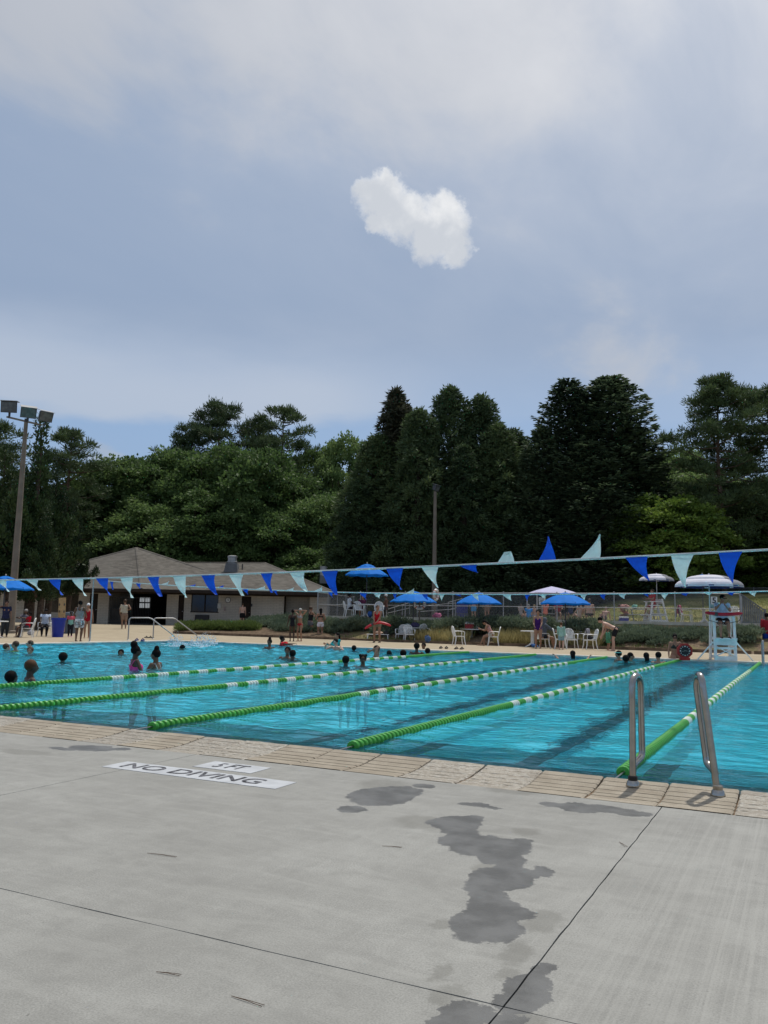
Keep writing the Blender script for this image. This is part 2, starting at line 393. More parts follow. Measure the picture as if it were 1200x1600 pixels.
J1 = atz(900, 1430, 0).x; J3 = atz(100, 1222, 0).x; J2 = (atz(0, 1388, 0).y + atz(765, 1568, 0).y) / 2
CYB = CY - .008
def slab(x0, x1, y0, y1):
    nx = max(2, int((x1 - x0) / .12)); ny = max(2, int((y1 - y0) / .12)); gp = .003
    xs = np.linspace(x0 + gp, x1 - gp, nx); ys = np.linspace(y0 + gp, y1 - gp, ny)
    def hf(X, Y): return X * 0
    m = MB(); pts = []
    for x in xs: pts.append((x + 0, ys[0] + .0015 * math.sin(x * 37)))
    for y in ys[1:]: pts.append((xs[-1] + .0018 * math.sin(y * 31) + .001 * math.sin(y * 83), y))
    for x in xs[::-1][1:]: pts.append((x, ys[-1] + .0015 * math.sin(x * 41)))
    for y in ys[::-1][1:-1]: pts.append((xs[0] + .0018 * math.sin(y * 31), y))
    m.prism(pts, -.12, 0)
    return struct('deck_slab', m, near_m)
xe = [-34, -25, -16, -11.2, J3, J1, J1 + 4.4, J1 + 8.8, J1 + 16]
for i in range(len(xe) - 1):
    for (y0, y1) in ((-8, -1.5), (-1.5, J2), (J2, CYB)): slab(xe[i], xe[i + 1], y0, y1)
sb = MB(); sb.box((-9, -.2, -.25), (52, 16, .1)); struct('deck_subbase', sb, mat('dark joint soil', (.03, .027, .022), .95))
# coping stones: concave profile with four grooves and a rounded lip
cellw = .452
def cop_mat(gritty):
    cm_ = bpy.data.materials.new('gritty coping stone' if gritty else 'grooved coping stone'); cm_.use_nodes = True; g = NT(cm_.node_tree)
    b = g.n['Principled BSDF']; tc = g.new('ShaderNodeTexCoord').outputs['Object']; sx = g.new('ShaderNodeSeparateXYZ'); g.put(sx.inputs[0], tc)
    c0 = g.mix(g.ss(g.noise(tc, 4, 6, .65), .3, .7), (.28, .24, .18, 1), (.42, .37, .29, 1))
    if gritty: c0 = g.mix(g.ss(g.noise(tc, 26, 5, .7), .42, .62), c0, (.52, .49, .42, 1))
    c0 = g.mix(g.ss(g.noise(tc, 120, 3, .7), .35, .65, .6, 0), c0, (.19, .155, .11, 1))
    c0 = g.mix(g.ss(g.noise(g.scale(tc, (1, 2.4, 1)), 2.1, 5, .6), .52, .72, 0, .5), c0, (.20, .155, .11, 1))
    wn = g.new('ShaderNodeTexWhiteNoise', noise_dimensions='1D'); g.put(wn.inputs['W'], g.m('FLOOR', g.m('DIVIDE', g.m('SUBTRACT', sx.outputs[0], .02), cellw)))
    g.put(b.inputs['Base Color'], g.mix(g.m('MULTIPLY', wn.outputs[0], .28), c0, (.23, .19, .14, 1)))
    b.inputs['Roughness'].default_value = .42 if gritty else .85; b.inputs['Specular IOR Level'].default_value = .5
    bn = g.new('ShaderNodeBump'); bn.inputs['Distance'].default_value = .012; bn.inputs['Strength'].default_value = 1.0 if gritty else .3
    g.put(bn.inputs['Height'], g.noise(tc, 48 if gritty else 80, 4, .65)); g.put(b.inputs['Normal'], bn.outputs[0])
    return cm_
cop_ms = [cop_mat(False), cop_mat(True)]
LY = 6.27
def cop_profile(gritty):
    pr = []; w = LY - CY; N = 44
    for i in range(N + 1):
        t = i / N; y = CY + w * t; z = .001 - .004 * math.sin(math.pi * min(1, t * 1.3)) + .034 * max(0, (t - .35) / .65) ** 1.8
        pr.append((y, z))
        if i in (10, 17, 24, 31, 38):
            if gritty: pr += [(y + .003, z - .004), (y + .006, z - .004), (y + .010, z + .0005)]
            else: pr += [(y + .001, z - .011), (y + .009, z - .010), (y + .010, z + .001)]
    for a in (20, 45, 70, 90): pr.append((LY + .03 * math.sin(R(a)), .035 - .03 * (1 - math.cos(R(a)))))
    return pr + [(LY + .03, -.03), (LY + .012, -.09), (LY + .01, -.4)]
cp = MB(); r3 = random.Random(5); k0 = int(math.floor(-27.1 / cellw)); run = 0; gr = 0
for k in range(k0, int(10 / cellw)):
    x = k * cellw + .02
    if run == 0: gr = 1 - gr; run = r3.choice([1, 2, 2, 3])
    run -= 1
    pr = cop_profile(gr); jw = r3.uniform(.003, .008)
    a, b_ = x + jw, x + cellw - r3.uniform(.003, .008); n = len(pr); dz = r3.uniform(-.003, .003); dy = r3.uniform(-.006, .006)
    tx = [a, a + .012] + [a + (b_ - a) * q / 10 for q in range(1, 10)] + [b_ - .012, b_]; nt = len(tx); vs = []
    for j, q in enumerate(tx):
        e = .006 if j in (0, nt - 1) else 0
        for i, (y, z) in enumerate(pr):
            rr = r3.uniform(-1, 1) * (.0028 if gr else .0006) if 1 < i < n - 4 else 0
            vs.append((q + (r3.uniform(-.003, .003) if j in (0, nt - 1) else 0), y + (0 if i == 0 else dy), z + dz - e + rr))
    fs = [(j * n + i, (j + 1) * n + i, (j + 1) * n + i + 1, j * n + i + 1) for j in range(nt - 1) for i in range(n - 1)]
    vs2 = len(vs); vs += [(a, CY, -.15), (b_, CY, -.15), (a, LY + .01, -.4), (b_, LY + .01, -.4)]
    fs += [tuple(range(n)) + (vs2 + 2, vs2), tuple(range((nt - 1) * n, nt * n))[::-1] + (vs2 + 1, vs2 + 3)]
    cp.add(vs, fs, gr)
struct('pool_coping', cp, cop_ms, smooth=False)
jb = MB(); jb.box((-9, (CY + LY) / 2, -.028), (38, LY - CY, .03)); struct('coping_mortar', jb, mat('mortar', (.16, .105, .06), .9))
# painted markings
mark_w = mat('worn white marking paint', (.44, .455, .47), .6, .3, var=.12, vs=5, bump=.1)
mark_b = mat('worn black marking paint', (.05, .05, .06), .7, .2, var=.9, vs=22, col2=(.20, .20, .22))
def text_mesh(body, size, mt, name, ext=.0, bold=.0):
    cu_ = bpy.data.curves.new(name, 'FONT'); cu_.body = body; cu_.size = size; cu_.extrude = ext; cu_.offset = bold; cu_.align_x = 'CENTER'; cu_.align_y = 'CENTER'; cu_.resolution_u = 3
    t = bpy.data.objects.new(name, cu_); C.objects.link(t); bpy.context.view_layer.update()
    me = bpy.data.meshes.new_from_object(t.evaluated_get(bpy.context.evaluated_depsgraph_get())); bpy.data.objects.remove(t)
    me.materials.clear(); me.materials.append(mt); return me
def marking(corners, body, label, stretch, size):
    q = [atz(*c_, 0) for c_ in corners]      # near-left, far-left, far-right, near-right
    x0, x1 = (q[0].x + q[1].x) / 2, (q[2].x + q[3].x) / 2; y0, y1 = (q[0].y + q[3].y) / 2, (q[1].y + q[2].y) / 2
    root = thing('deck_marking', label, 'marking', ((x0 + x1) / 2, (y0 + y1) / 2, 0))
    w, h = x1 - x0, y1 - y0
    n = 40; pts = []
    for i in range(n + 1): pts.append((-w / 2 + w * i / n, -h / 2 + random.uniform(-.004, .004)))
    for i in range(n + 1): pts.append((w / 2 - w * i / n, h / 2 + random.uniform(-.004, .004)))
    MB().prism(pts, .0008, .003).build('painted_panel', mark_w, root)
    me = text_mesh(body, size, mark_b, 'lettering', bold=.002)
    o = link('lettering', me, root); bb = [v.co for v in me.vertices]
    tw = max(v.x for v in bb) - min(v.x for v in bb); th = max(v.y for v in bb) - min(v.y for v in bb)
    o.scale = (w * stretch[0] / tw, h * stretch[1] / th, 1); o.location = (-w * .03, 0, .0055)
marking([(161, 1198.5), (196, 1190), (466, 1223), (428, 1233)], 'NO DIVING', 'white painted deck panel reading NO DIVING in black letters', (.80, .62), .2)
marking([(304, 1198.5), (330, 1190), (426, 1199.5), (392, 1208.7)], '5 FT', 'small white painted depth panel reading 5 FT beside the longer panel', (.5, .6), .2)
# pine needles on the slab
nd = mat('dry pine needle', (.10, .05, .025), .8)
for (px, py, a, L, lb) in [(252, 1337, 5, .16, 'pair of dry pine needles left of centre on the grey slab'), (262, 1523, 8, .085, 'single short dry needle on the slab below the long joint'), (385, 1566, -6, .12, 'dry reddish needles near the bottom of the slab'), (612, 1324, 12, .10, 'thin dry needle on the slab left of the wet trail'), (972, 1320, -60, .09, 'dark dry needle beside the joint right of the wet trail')]:
    p = atz(px, py, 0); t = MB()
    for k in range(2): t.tube([(-L / 2, 0, .003), (0, .004 * k, .005), (L / 2, .012 * k, .003)], .0009, 5)
    tag(t.build('pine_needles', nd, loc=p, rotz=R(a)), lb, 'needles')

# ------------------------------------------------------------------ pool basin, water
PX0, PX1, PY0, PY1 = -25.6, 9.0, LY + .0, 29.75
FZ = -1.62
pool_m = bpy.data.materials.new('pool plaster'); pool_m.use_nodes = True; g = NT(pool_m.node_tree)
b = g.n['Principled BSDF']; tc = g.new('ShaderNodeTexCoord').outputs['Object']
vor = g.new('ShaderNodeTexVoronoi', feature='SMOOTH_F1'); g.put(vor.inputs['Vector'], g.v('ADD', tc, g.v('MULTIPLY', g.noise(tc, 1.6, 3, col=True), (.5, .5, .5)))); vor.inputs['Scale'].default_value = 2.6
g.put(b.inputs['Base Color'], g.mix(g.ss(g.noise(tc, .6, 4), .3, .7), (.095, .66, .84, 1), (.15, .72, .87, 1))); b.inputs['Roughness'].default_value = .8
ps = MB()
ps.box(((PX0 + PX1) / 2, (PY0 + PY1) / 2, FZ - .1), (PX1 - PX0 + .6, PY1 - PY0 + .6, .2))
struct('pool_floor', ps, pool_m)
pw = MB()
pw.box((PX0 - .2, (PY0 + PY1) / 2, -.95), (.4, PY1 - PY0 + .8, 1.7)).box((PX1 + .2, (PY0 + PY1) / 2, -.95), (.4, PY1 - PY0 + .8, 1.7))
pw.box(((PX0 + PX1) / 2, PY0 - .19, -.97), (PX1 - PX0, .4, 1.6)).box(((PX0 + PX1) / 2, PY1 + .2, -.95), (PX1 - PX0, .4, 1.7))
struct('pool_walls', pw, pool_m)
edge_m = mat('pale pool edge stone', (.55, .50, .42), .7, var=.15, vs=2)
fe = MB(); fe.box(((PX0 + PX1) / 2 - .2, PY1 + .2, -.045), (PX1 - PX0 + 1, .42, .10)); fe.box((PX0 - .2, (PY0 + PY1) / 2 - .2, -.045), (.42, PY1 - PY0, .10)); fe.box((PX1 + .2, (PY0 + PY1) / 2, -.045), (.42, PY1 - PY0, .10))
struct('pool_edge', fe, edge_m, bevel=.02)
ropes_x = [-11.25, -8.70, -6.15, -3.74, -1.33]
lane_m = mat('dark blue lane tile', (.003, .010, .025), .7, var=.2)
lanes = [(a + b_) / 2 for a, b_ in zip(ropes_x[:-1], ropes_x[1:])] + [1.15, 3.6, 6.1]
for lx in lanes:
    t = MB(); n = 90; y0, y1 = PY0 + 2.75, PY1 - 1.5
    L = [(lx - .22 + .02 * math.sin(i * .9 + lx), y0 + (y1 - y0) * i / n) for i in range(n + 1)]; Rr = [(lx + .22 + .02 * math.sin(i * 1.1 + 2 * lx), y0 + (y1 - y0) * i / n) for i in range(n, -1, -1)]
    t.prism(L + Rr, FZ, FZ + .004)
    t.box((lx, y0 - .14, FZ + .003), (1.2, .26, .004)); t.box((lx, y1 + .11, FZ + .003), (1.1, .2, .004))
    struct('lane_line', t, lane_m)
    t = MB(); t.box((lx, PY0 + .012, -.85), (.3, .01, .9)).box((lx, PY0 + .012, -.85 + .56), (.9, .01, .25)); struct('wall_target', t, lane_m)
# water sheet with real small waves
def waves(X, Y):
    r2 = np.random.default_rng(11); Z = X * 0
    for i in range(64):
        lam = .21 * (7 ** r2.random()); k = 2 * math.pi / lam
        th = r2.normal(R(75), .75); ph = r2.random() * 6.28
        # choppier in the crowded far-left part
        A = .0150 * lam ** .55 / 4.3
        Z = Z + A * np.sin(k * (X * math.cos(th) + Y * math.sin(th)) + ph + .6 * np.sin(X * .5 + i) + .5 * np.sin(Y * .6 + 2 * i))
    env = .55 + .85 * sm((-X - 3) / 14) * sm((Y - 9) / 10)
    env2 = .75 + .35 * np.sin(X * .41 + 1.3 * np.sin(Y * .23)) * np.sin(Y * .37 + 1.1)
    return WZ + Z * env * env2
wm = bpy.data.materials.new('pool water'); wm.use_nodes = True; g = NT(wm.node_tree); g.n.clear()
tc = g.new('ShaderNodeTexCoord').outputs['Object']
bn = g.new('ShaderNodeBump'); bn.inputs['Strength'].default_value = 1.0; bn.inputs['Distance'].default_value = .019
hh = g.m('ADD', g.noise(g.scale(tc, (3.0, 5.2, 1)), 1.3, 3, .5, .6), g.m('MULTIPLY', g.noise(g.scale(tc, (1, 1.7, 1)), 9, 2, .5, .4), .35))
g.put(bn.inputs['Height'], hh)
fr = g.new('ShaderNodeFresnel'); fr.inputs['IOR'].default_value = 1.33; g.put(fr.inputs['Normal'], bn.outputs[0])
glo = g.new('ShaderNodeBsdfGlossy'); glo.inputs['Roughness'].default_value = .04; g.put(glo.inputs['Normal'], bn.outputs[0])
rf = g.new('ShaderNodeBsdfRefraction'); rf.inputs['Color'].default_value = (.80, 1, 1, 1); rf.inputs['IOR'].default_value = 1.33; rf.inputs['Roughness'].default_value = .0; g.put(rf.inputs['Normal'], bn.outputs[0])
tr = g.new('ShaderNodeBsdfTransparent'); tr.inputs['Color'].default_value = (.50, .93, .97, 1)
df = g.new('ShaderNodeBsdfDiffuse'); df.inputs['Color'].default_value = (.034, .38, .54, 1); g.put(df.inputs['Normal'], bn.outputs[0])
m1 = g.new('ShaderNodeMixShader'); m1.inputs[0].default_value = .34; g.l.new(rf.outputs[0], m1.inputs[1]); g.l.new(tr.outputs[0], m1.inputs[2])
m3 = g.new('ShaderNodeMixShader'); m3.inputs[0].default_value = .15; g.l.new(m1.outputs[0], m3.inputs[1]); g.l.new(df.outputs[0], m3.inputs[2])
m2 = g.new('ShaderNodeMixShader'); g.put(m2.inputs[0], g.m('MULTIPLY', fr.outputs[0], .95)); g.l.new(m3.outputs[0], m2.inputs[1]); g.l.new(glo.outputs[0], m2.inputs[2])
o = g.new('ShaderNodeOutputMaterial'); g.l.new(m2.outputs[0], o.inputs[0])
WATER = (g, fr, df)
xs = np.concatenate([np.arange(PX0 - .05, -10, .06), np.arange(-10, 3, .05), np.arange(3, PX1 + .06, .1)]); ys = np.concatenate([np.arange(PY0 - .02, 16, .05), np.arange(16, PY1 + .06, .07)])
tag(link('pool_water', grid_mesh('pool_water', xs, ys, waves, wm)), kind='structure')
#@@NEXT
# ------------------------------------------------------------------ lane ropes
g_plast = mat('green float plastic', (.07, .37, .055), .4, .4, var=.12, vs=8, transl=.2)
w_plast = mat('white float plastic', (.68, .72, .66), .45, .4, var=.06, transl=.15)
cable_m = mat('steel cable', (.3, .3, .3), .4, .4, .8)
def wz(x, y): return float(waves(np.array([x]), np.array([y]))[0])
def lane_rope(x, label, nfar=24.3):
    root = thing('lane_rope', label, 'lane rope', (x, PY0, WZ), group='lane ropes across the pool')
    y0 = PY0 + .62
    amp = random.uniform(.004, .015)
    def cx_(y): return amp * math.sin(y * .35 + x) 
    def cz_(y): return .015 + (wz(x, y) - WZ) * .10
    # cable from wall to wall
    MB().tube([(cx_(PY0) * 0, .02, .01)] + [(cx_(y), y - PY0, cz_(y)) for y in np.arange(PY0 + .5, PY1 - .2, .8)] + [(0, PY1 - PY0 - .02, .01)], .006, 5).build('cable', cable_m, root)
    bands = []; y = y0
    y = 11.45 if x < -2 else 10.75; bands.append((y0, y, 0)); c = 1
    while y < nfar - .4:
        bands.append((y, y + .305, c)); y += .305; c = 1 - c
    bands.append((y, PY1 - .15, 0))
    for (a, b_, c) in bands:
        t = MB(); yy = a
        sp = .084
        n = 12
        while yy < b_ - .02:
            X_, Z_ = cx_(yy), cz_(yy); o_ = yy - PY0
            r = .053
            # a float disc: hub, flared rim, leaning slightly like a coil
            vs = []
            for (dy, rr) in ((0, .020), (.006, r * .88), (.026, r), (.046, r * .90), (.056, .020)):
                s_ = 1
                for j in range(n):
                    an = 2 * math.pi * j / n
                    vs.append((X_ + rr * math.cos(an), o_ + dy * s_ + .022 * math.cos(an) * rr / r, Z_ + rr * math.sin(an)))
            t.add(vs, [(i * n + j, (i + 1) * n + j, (i + 1) * n + (j + 1) % n, i * n + (j + 1) % n) for i in range(4) for j in range(n)])
            yy += sp
        if t.v: t.build('green_floats' if c == 0 else 'white_floats', w_plast if c else g_plast, root, smooth=True)
    return root
rl = ['farthest green and white lane rope, reaching into the crowd of swimmers', 'second farthest lane rope, leaving the photo at lower left', 'middle lane rope, its near end short of the NO DIVING panel', 'lane rope whose near end floats left of the steel grab rails', 'nearest lane rope, thick green end right behind the left grab rail']
for x, l in zip(ropes_x, rl): lane_rope(x, l)

# ------------------------------------------------------------------ backstroke flag lines
def flag_line(y, zf, x0, x1, label, flags, w, hh, gname, flab):
    root = thing('flag_line', label, 'flag line', (x0, y, 0))
    n = 60; pts = [(x0 + (x1 - x0) * i / n, zf(x0 + (x1 - x0) * i / n)) for i in range(n + 1)]
    MB().tube([(p[0] - x0, 0, p[1]) for p in pts], .011 if y < 15 else .016, 6).build('line', rope_m, root)
    MB().tube([(p[0] - x0, .02, p[1] - .012) for p in pts], .006 if y < 15 else .01, 5).build('tape', rope_m, root)
    for (pa, pb, tx, ty, c, kind) in flags:
        A_ = aty(pa, 900, y); B_ = aty(pb, 900, y); xa, xb = A_.x, B_.x; za, zb = zf(xa), zf(xb)
        # tip offset in photo pixels at this plane
        dpt = dep((xa, y, 2)); s_ = dpt / F
        mid = Vector(((xa + xb) / 2, 0, (za + zb) / 2))
        tip = Vector((xb, 0, zb)) + Vector((tx * s_ * 1.06, 0, -ty * s_))
        t = MB(); N = 7; vs = []
        ph = random.uniform(0, 6)
        for i in range(N + 1):
            q = i / N
            L_ = Vector((xa, 0, za)).lerp(tip, q); Rr = Vector((xb, 0, zb)).lerp(tip, q)
            bow = math.sin(q * math.pi) * (xb - xa) * .10
            if kind == 't' and q > .55: q2 = .55; L_ = Vector((xa, 0, za)).lerp(tip, q2); Rr = Vector((xb, 0, zb)).lerp(tip, q2); L_.z += (q - .55) * -.1; Rr.z += (q - .55) * -.1
            for j in range(4):
                p = L_.lerp(Rr, j / 3)
                p.x += -bow if ty > 0 else bow * .5
                p.y = .05 * (xb - xa) / .3 * math.sin(q * 4 + j + ph) * q + (.06 if ty < 0 else 0) * q
                if i == N and kind != 't': p.x = tip.x + (j - 1.5) * .002
                vs.append((p.x - x0, p.y, p.z - .002))
        fs = [(i * 4 + j, i * 4 + j + 1, (i + 1) * 4 + j + 1, (i + 1) * 4 + j) for i in range(N) for j in range(3)]
        o = t.add(vs, fs).build('blue_pennant' if c == 'b' else 'white_pennant', blue_flag if c == 'b' else white_flag, root, smooth=True)
        if kind == 't' or ty < 0: o['label'] = ('blue' if c == 'b' else 'white') + ' pennant flipped up over the line by the wind'
    return root
zn = lambda x: 1.70 + .00128 * (x + 16) ** 2
zfar = lambda x: 1.985 + .0018 * (x + 9) ** 2
nf = [(-40, -20, 6, 26, 'b', ''), (-4, 10, 8, 18, 'w', ''), (41, 60, 7, 17, 'w', 'n'), (76, 95, 7, 25, 'b', ''), (112, 130, 8, 27, 'w', ''), (150, 169, 7, 27, 'b', ''), (188, 208, 1, 32, 'w', ''), (230, 249, 5, 31, 'b', ''), (270, 291, 1, 34, 'w', ''), (314, 336, 3, 31, 'b', ''), (357, 380, 1, 34, 'w', ''), (407, 426, 0, 31, 'b', ''),
      (451, 476, 4, 31, 'w', ''), (502, 528, -2, 38, 'b', ''), (603, 630, -3, 34, 'b', ''), (658, 685, 0, 34, 'w', ''), (716, 746, 0, 13, 'b', ''), (777, 804, -13, -32, 'w', 't'), (841, 869, -13, -38, 'b', ''), (906, 938, -1, -38, 'w', ''), (977, 1013, 1, 38, 'b', ''), (1049, 1086, -14, 52, 'w', ''), (1124, 1162, -15, 49, 'b', ''), (1205, 1243, -15, 49, 'w', '')]
flag_line(10.5, zn, -25.9, 9.6, 'near line of large blue and white pennants strung over the pool', nf, 0, 0, '', '')
ff = [(172, 178, 0, 13, 'b', ''), (213, 220, 0, 8, 'b', ''), (251, 262, 2, -6, 'w', ''), (294, 305, 0, -4, 'b', ''), (340, 348, 0, -4, 'b', ''), (380, 389, -1, 8, 'b', ''), (399, 414, -1, -6, 'w', ''), (427, 434, 0, 7, 'b', ''), (446, 458, 0, -5, 'w', ''), (490, 503, 0, -8, 'w', ''), (513, 521, 0, 9, 'b', ''), (562, 574, -1, 10, 'b', ''), (584, 597, -4, 8, 'w', ''), (614, 621, -2, 9, 'b', ''),
      (633, 646, 0, -8, 'w', ''), (659, 669, 0, 10, 'b', ''), (687, 695, -4, 11, 'w', ''), (709, 721, 0, 4, 'b', ''), (737, 748, 0, 10, 'w', ''), (785, 799, 0, 10, 'w', ''), (820, 828, -4, 10, 'b', ''), (842, 855, -3, 6, 'w', 't'), (906, 918, -5, 9, 'w', ''), (936, 947, -3, 9, 'b', ''), (965, 979, -4, 8, 'w', ''), (1003, 1013, 0, 5, 'b', ''), (1032, 1045, -6, 10, 'w', ''), (1062, 1078, -6, 5, 'b', ''), (1100, 1115, -6, 5, 'w', ''), (1135, 1149, -5, 6, 'b', ''), (1168, 1183, -4, 8, 'w', '')]
flag_line(25.2, zfar, -25.6, 9.6, 'far line of small blue and white pennants low over the deck', ff, 0, 0, '', '')
for (x, y, ht, lb) in [(-25.95, 25.2, zfar(-25.6) + .03, 'slim steel flag pole standing at the far left pool edge'), (-25.95, 10.5, zn(-25.9) + .03, 'steel flag pole holding the near line beyond the left'), (9.65, 10.5, zn(9.6) + .03, 'steel flag pole right'), (9.65, 25.2, zfar(9.6) + .03, 'steel flag pole far right')]:
    if x > 0 or y < 20: continue
    r = thing('flag_pole', lb, 'pole', (x, y, 0)); MB().tube([(0, 0, 0), (0, 0, ht)], .03, 12).build('pole', galv, r, smooth=True); MB().lathe([(.07, 0), (.07, .012), (.04, .03)], 14).build('base', galv, r)

# ------------------------------------------------------------------ grab rails
def grab_rail(base, lean, back, hgt, label, side):
    root = thing('grab_rail', label, 'grab rail', base, group=None)
    t = MB(); r = .0235
    top = Vector((lean, .0, hgt)); bk = Vector(back)
    pts = [Vector((0, 0, 0))]
    a = Vector((lean * .9, 0, hgt - .10))
    for i in range(1, 8): pts.append(Vector((0, 0, 0)).lerp(a, i / 7))
    bt = Vector((lean + back[0] * .8, back[1], hgt - .11))
    for i in range(1, 10):
        an = math.pi * i / 10; c_ = (a + bt) / 2; hd = (a - bt) / 2
        pts.append(c_ + hd * math.cos(an) + Vector((0, 0, .085 * math.sin(an))))
    pts.append(bt)
    lowb = Vector((back[0] + lean * .3, back[1] * 1.0, hgt * .29))
    for i in range(1, 7): pts.append(bt.lerp(lowb, i / 6))
    end = Vector((lean * .12, .012, hgt * .175))
    c0_ = lowb + Vector((0, 0, -.06))
    for i in range(1, 8):
        q = i / 7; pts.append(lowb.lerp(c0_, min(1, 2 * q) * (1 - q)).lerp(c0_.lerp(end, q), q))
    t.tube(pts, r, 18, side=(1, 0, 0)); t.build('rail', steel, root, smooth=True)
    MB().lathe([(.046, .001), (.048, .012), (.042, .024), (.040, .034), (.032, .042), (.028, .042)], 26).build('escutcheon', steel, root, smooth=True)
    MB().lathe([(.031, .042), (.033, .048), (.033, .068), (.026, .074)], 22).build('collar', mat('black rubber', (.015, .015, .015), .6) if side else steel, root, smooth=True)
    return root
p1 = atz(989, 1229, .012); p2 = atz(1122, 1244, .012)
grab_rail(p1, .008, (.035, .17), .775, 'left steel grab rail with black collar on the coping', 1)
grab_rail(p2, -.085, (-.055, .125), .80, 'right steel grab rail leaning left over the coping', 0)
# handrails of the far steps (thin bent steel)
def step_rail(p, q, label):
    root = thing('handrail', label, 'handrail', p, group='handrails of the far steps'); q = Vector(q) - Vector(p)
    d = Vector((q.x, q.y, 0)); L = d.length; d.normalize(); z = .98; pts = [(0, 0, 0), (0, 0, z * .55), (0, 0, z - .12)]
    for i in range(1, 6):
        a = R(90 * i / 5); pts.append(tuple(d * (.12 - .12 * math.cos(a)) + Vector((0, 0, z - .12 + .12 * math.sin(a)))))
    pts += [tuple(d * (L * .42) + Vector((0, 0, z + .01))), tuple(d * (L * .48) + Vector((0, 0, z - .03))), tuple(d * (L * .97) + Vector((0, 0, .22))), tuple(d * L + Vector((0, 0, .12))), tuple(d * (L + .01) + Vector((0, 0, -.25)))]
    MB().tube(pts, .028, 10).build('rail', galv, root, smooth=True); MB().lathe([(.07, 0), (.07, .012), (.04, .03)], 14).build('base_plate', galv, root)
step_rail(atz(200, 1000, 0), atz(273, 1002, -.04), 'left bent steel handrail leading into the far corner')
step_rail(atz(239, 998.5, 0), atz(308, 1000, -.04), 'right bent steel handrail leading into the far corner')
r = thing('handrail', 'short steel handrail post at the far right pool edge', 'handrail', atz(1192, 1037, 0))
MB().tube([(0, 0, 0), (0, 0, .62), (.02, -.06, .70), (.03, -.16, .70), (.03, -.22, .62), (.03, -.24, -.1)], .03, 10).build('rail', galv, r, smooth=True); MB().lathe([(.07, 0), (.07, .012), (.04, .03)], 14).build('base_plate', galv, r)

# ------------------------------------------------------------------ white plastic furniture
def make_chair(label):
    t = thing('plastic_chair', label, 'chair')
    m = MB(); n = 9
    # seat: dished panel with lip
    vs = []
    for i in range(n):
        for j in range(n):
            u, v = i / (n - 1) * 2 - 1, j / (n - 1) * 2 - 1
            w = .235 - .02 * (v < 0) * abs(v)
            vs.append((u * w, v * .22, .425 - .018 * (1 - u * u) + .012 * (v > .7) * 0 + .02 * max(0, -v - .6)))
    top = len(vs); vs += [(x, y, z - .02) for x, y, z in vs[:top]]
    fs = [(i * n + j, (i + 1) * n + j, (i + 1) * n + j + 1, i * n + j + 1) for i in range(n - 1) for j in range(n - 1)]
    fs += [tuple(top + k for k in f[::-1]) for f in fs[:]]
    bd = [i * n for i in range(n)] + [(n - 1) * n + j for j in range(1, n)] + [i * n + n - 1 for i in range(n - 2, -1, -1)] + [j for j in range(n - 2, 0, -1)]
    fs += [(bd[i], top + bd[i], top + bd[(i + 1) % len(bd)], bd[(i + 1) % len(bd)]) for i in range(len(bd))]
    m.add(vs, fs); m.beam((-.20, .215, .405), (.20, .215, .405), .02, .05); m.build('seat', white_plastic, t, smooth=False)
    b = MB(); arc = [(-.215, -.21, .43), (-.232, -.26, .60), (-.215, -.30, .76), (-.14, -.325, .855), (0, -.335, .885), (.14, -.325, .855), (.215, -.30, .76), (.232, -.26, .60), (.215, -.21, .43)]
    b.tube(arc, (.020, .014), 8)
    for k in range(-3, 4):
        x = k * .058; zt = .875 - .10 * (abs(x) / .2) ** 2.2
        b.tube([(x * .9, -.215, .44), (x * 1.02, -.285, .62), (x, -.33 + abs(x) * .1, zt)], (.019, .008), 6, side=(1, 0, 0))
    b.build('backrest', white_plastic, t, smooth=True)
    for s in (-1, 1):
        MB().tube([(s * .225, -.265, .64), (s * .262, -.15, .655), (s * .272, .06, .655), (s * .262, .17, .64), (s * .250, .205, .60), (s * .247, .20, .43)], [(.024, .012)] * 5 + [(.02, .012)], 8).build('armrest', white_plastic, t, smooth=True)
        for f in (-1, 1):
            MB().tube([(s * .215, f * .195, .42), (s * .238, f * .225 - .01 * f, .2), (s * .262, f * .262, 0)], [(.030, .024), (.024, .018), (.018, .014)], 8).build('leg', white_plastic, t, smooth=True)
    return t
def make_table(label):
    t = thing('patio_table', label, 'table')
    MB().lathe([(.10, .695), (.52, .70), (.545, .705), (.55, .72), (.545, .738), (.52, .742), (.1, .742)], 36).build('tabletop', white_plastic, t, smooth=True)
    MB().lathe([(.09, .10), (.08, .2), (.075, .5), (.095, .66), (.12, .698)], 16).build('pedestal', white_plastic, t, smooth=True)
    for k in range(4):
        a = math.pi / 4 + k * math.pi / 2; d = Vector((math.cos(a), math.sin(a), 0))
        MB().tube([d * .05 + Vector((0, 0, .2)), d * .18 + Vector((0, 0, .10)), d * .34 + Vector((0, 0, .035)), d * .42 + Vector((0, 0, .016))], [(.05, .035), (.045, .03), (.05, .022), (.045, .015)], 8).build('foot', white_plastic, t, smooth=True)
    return t
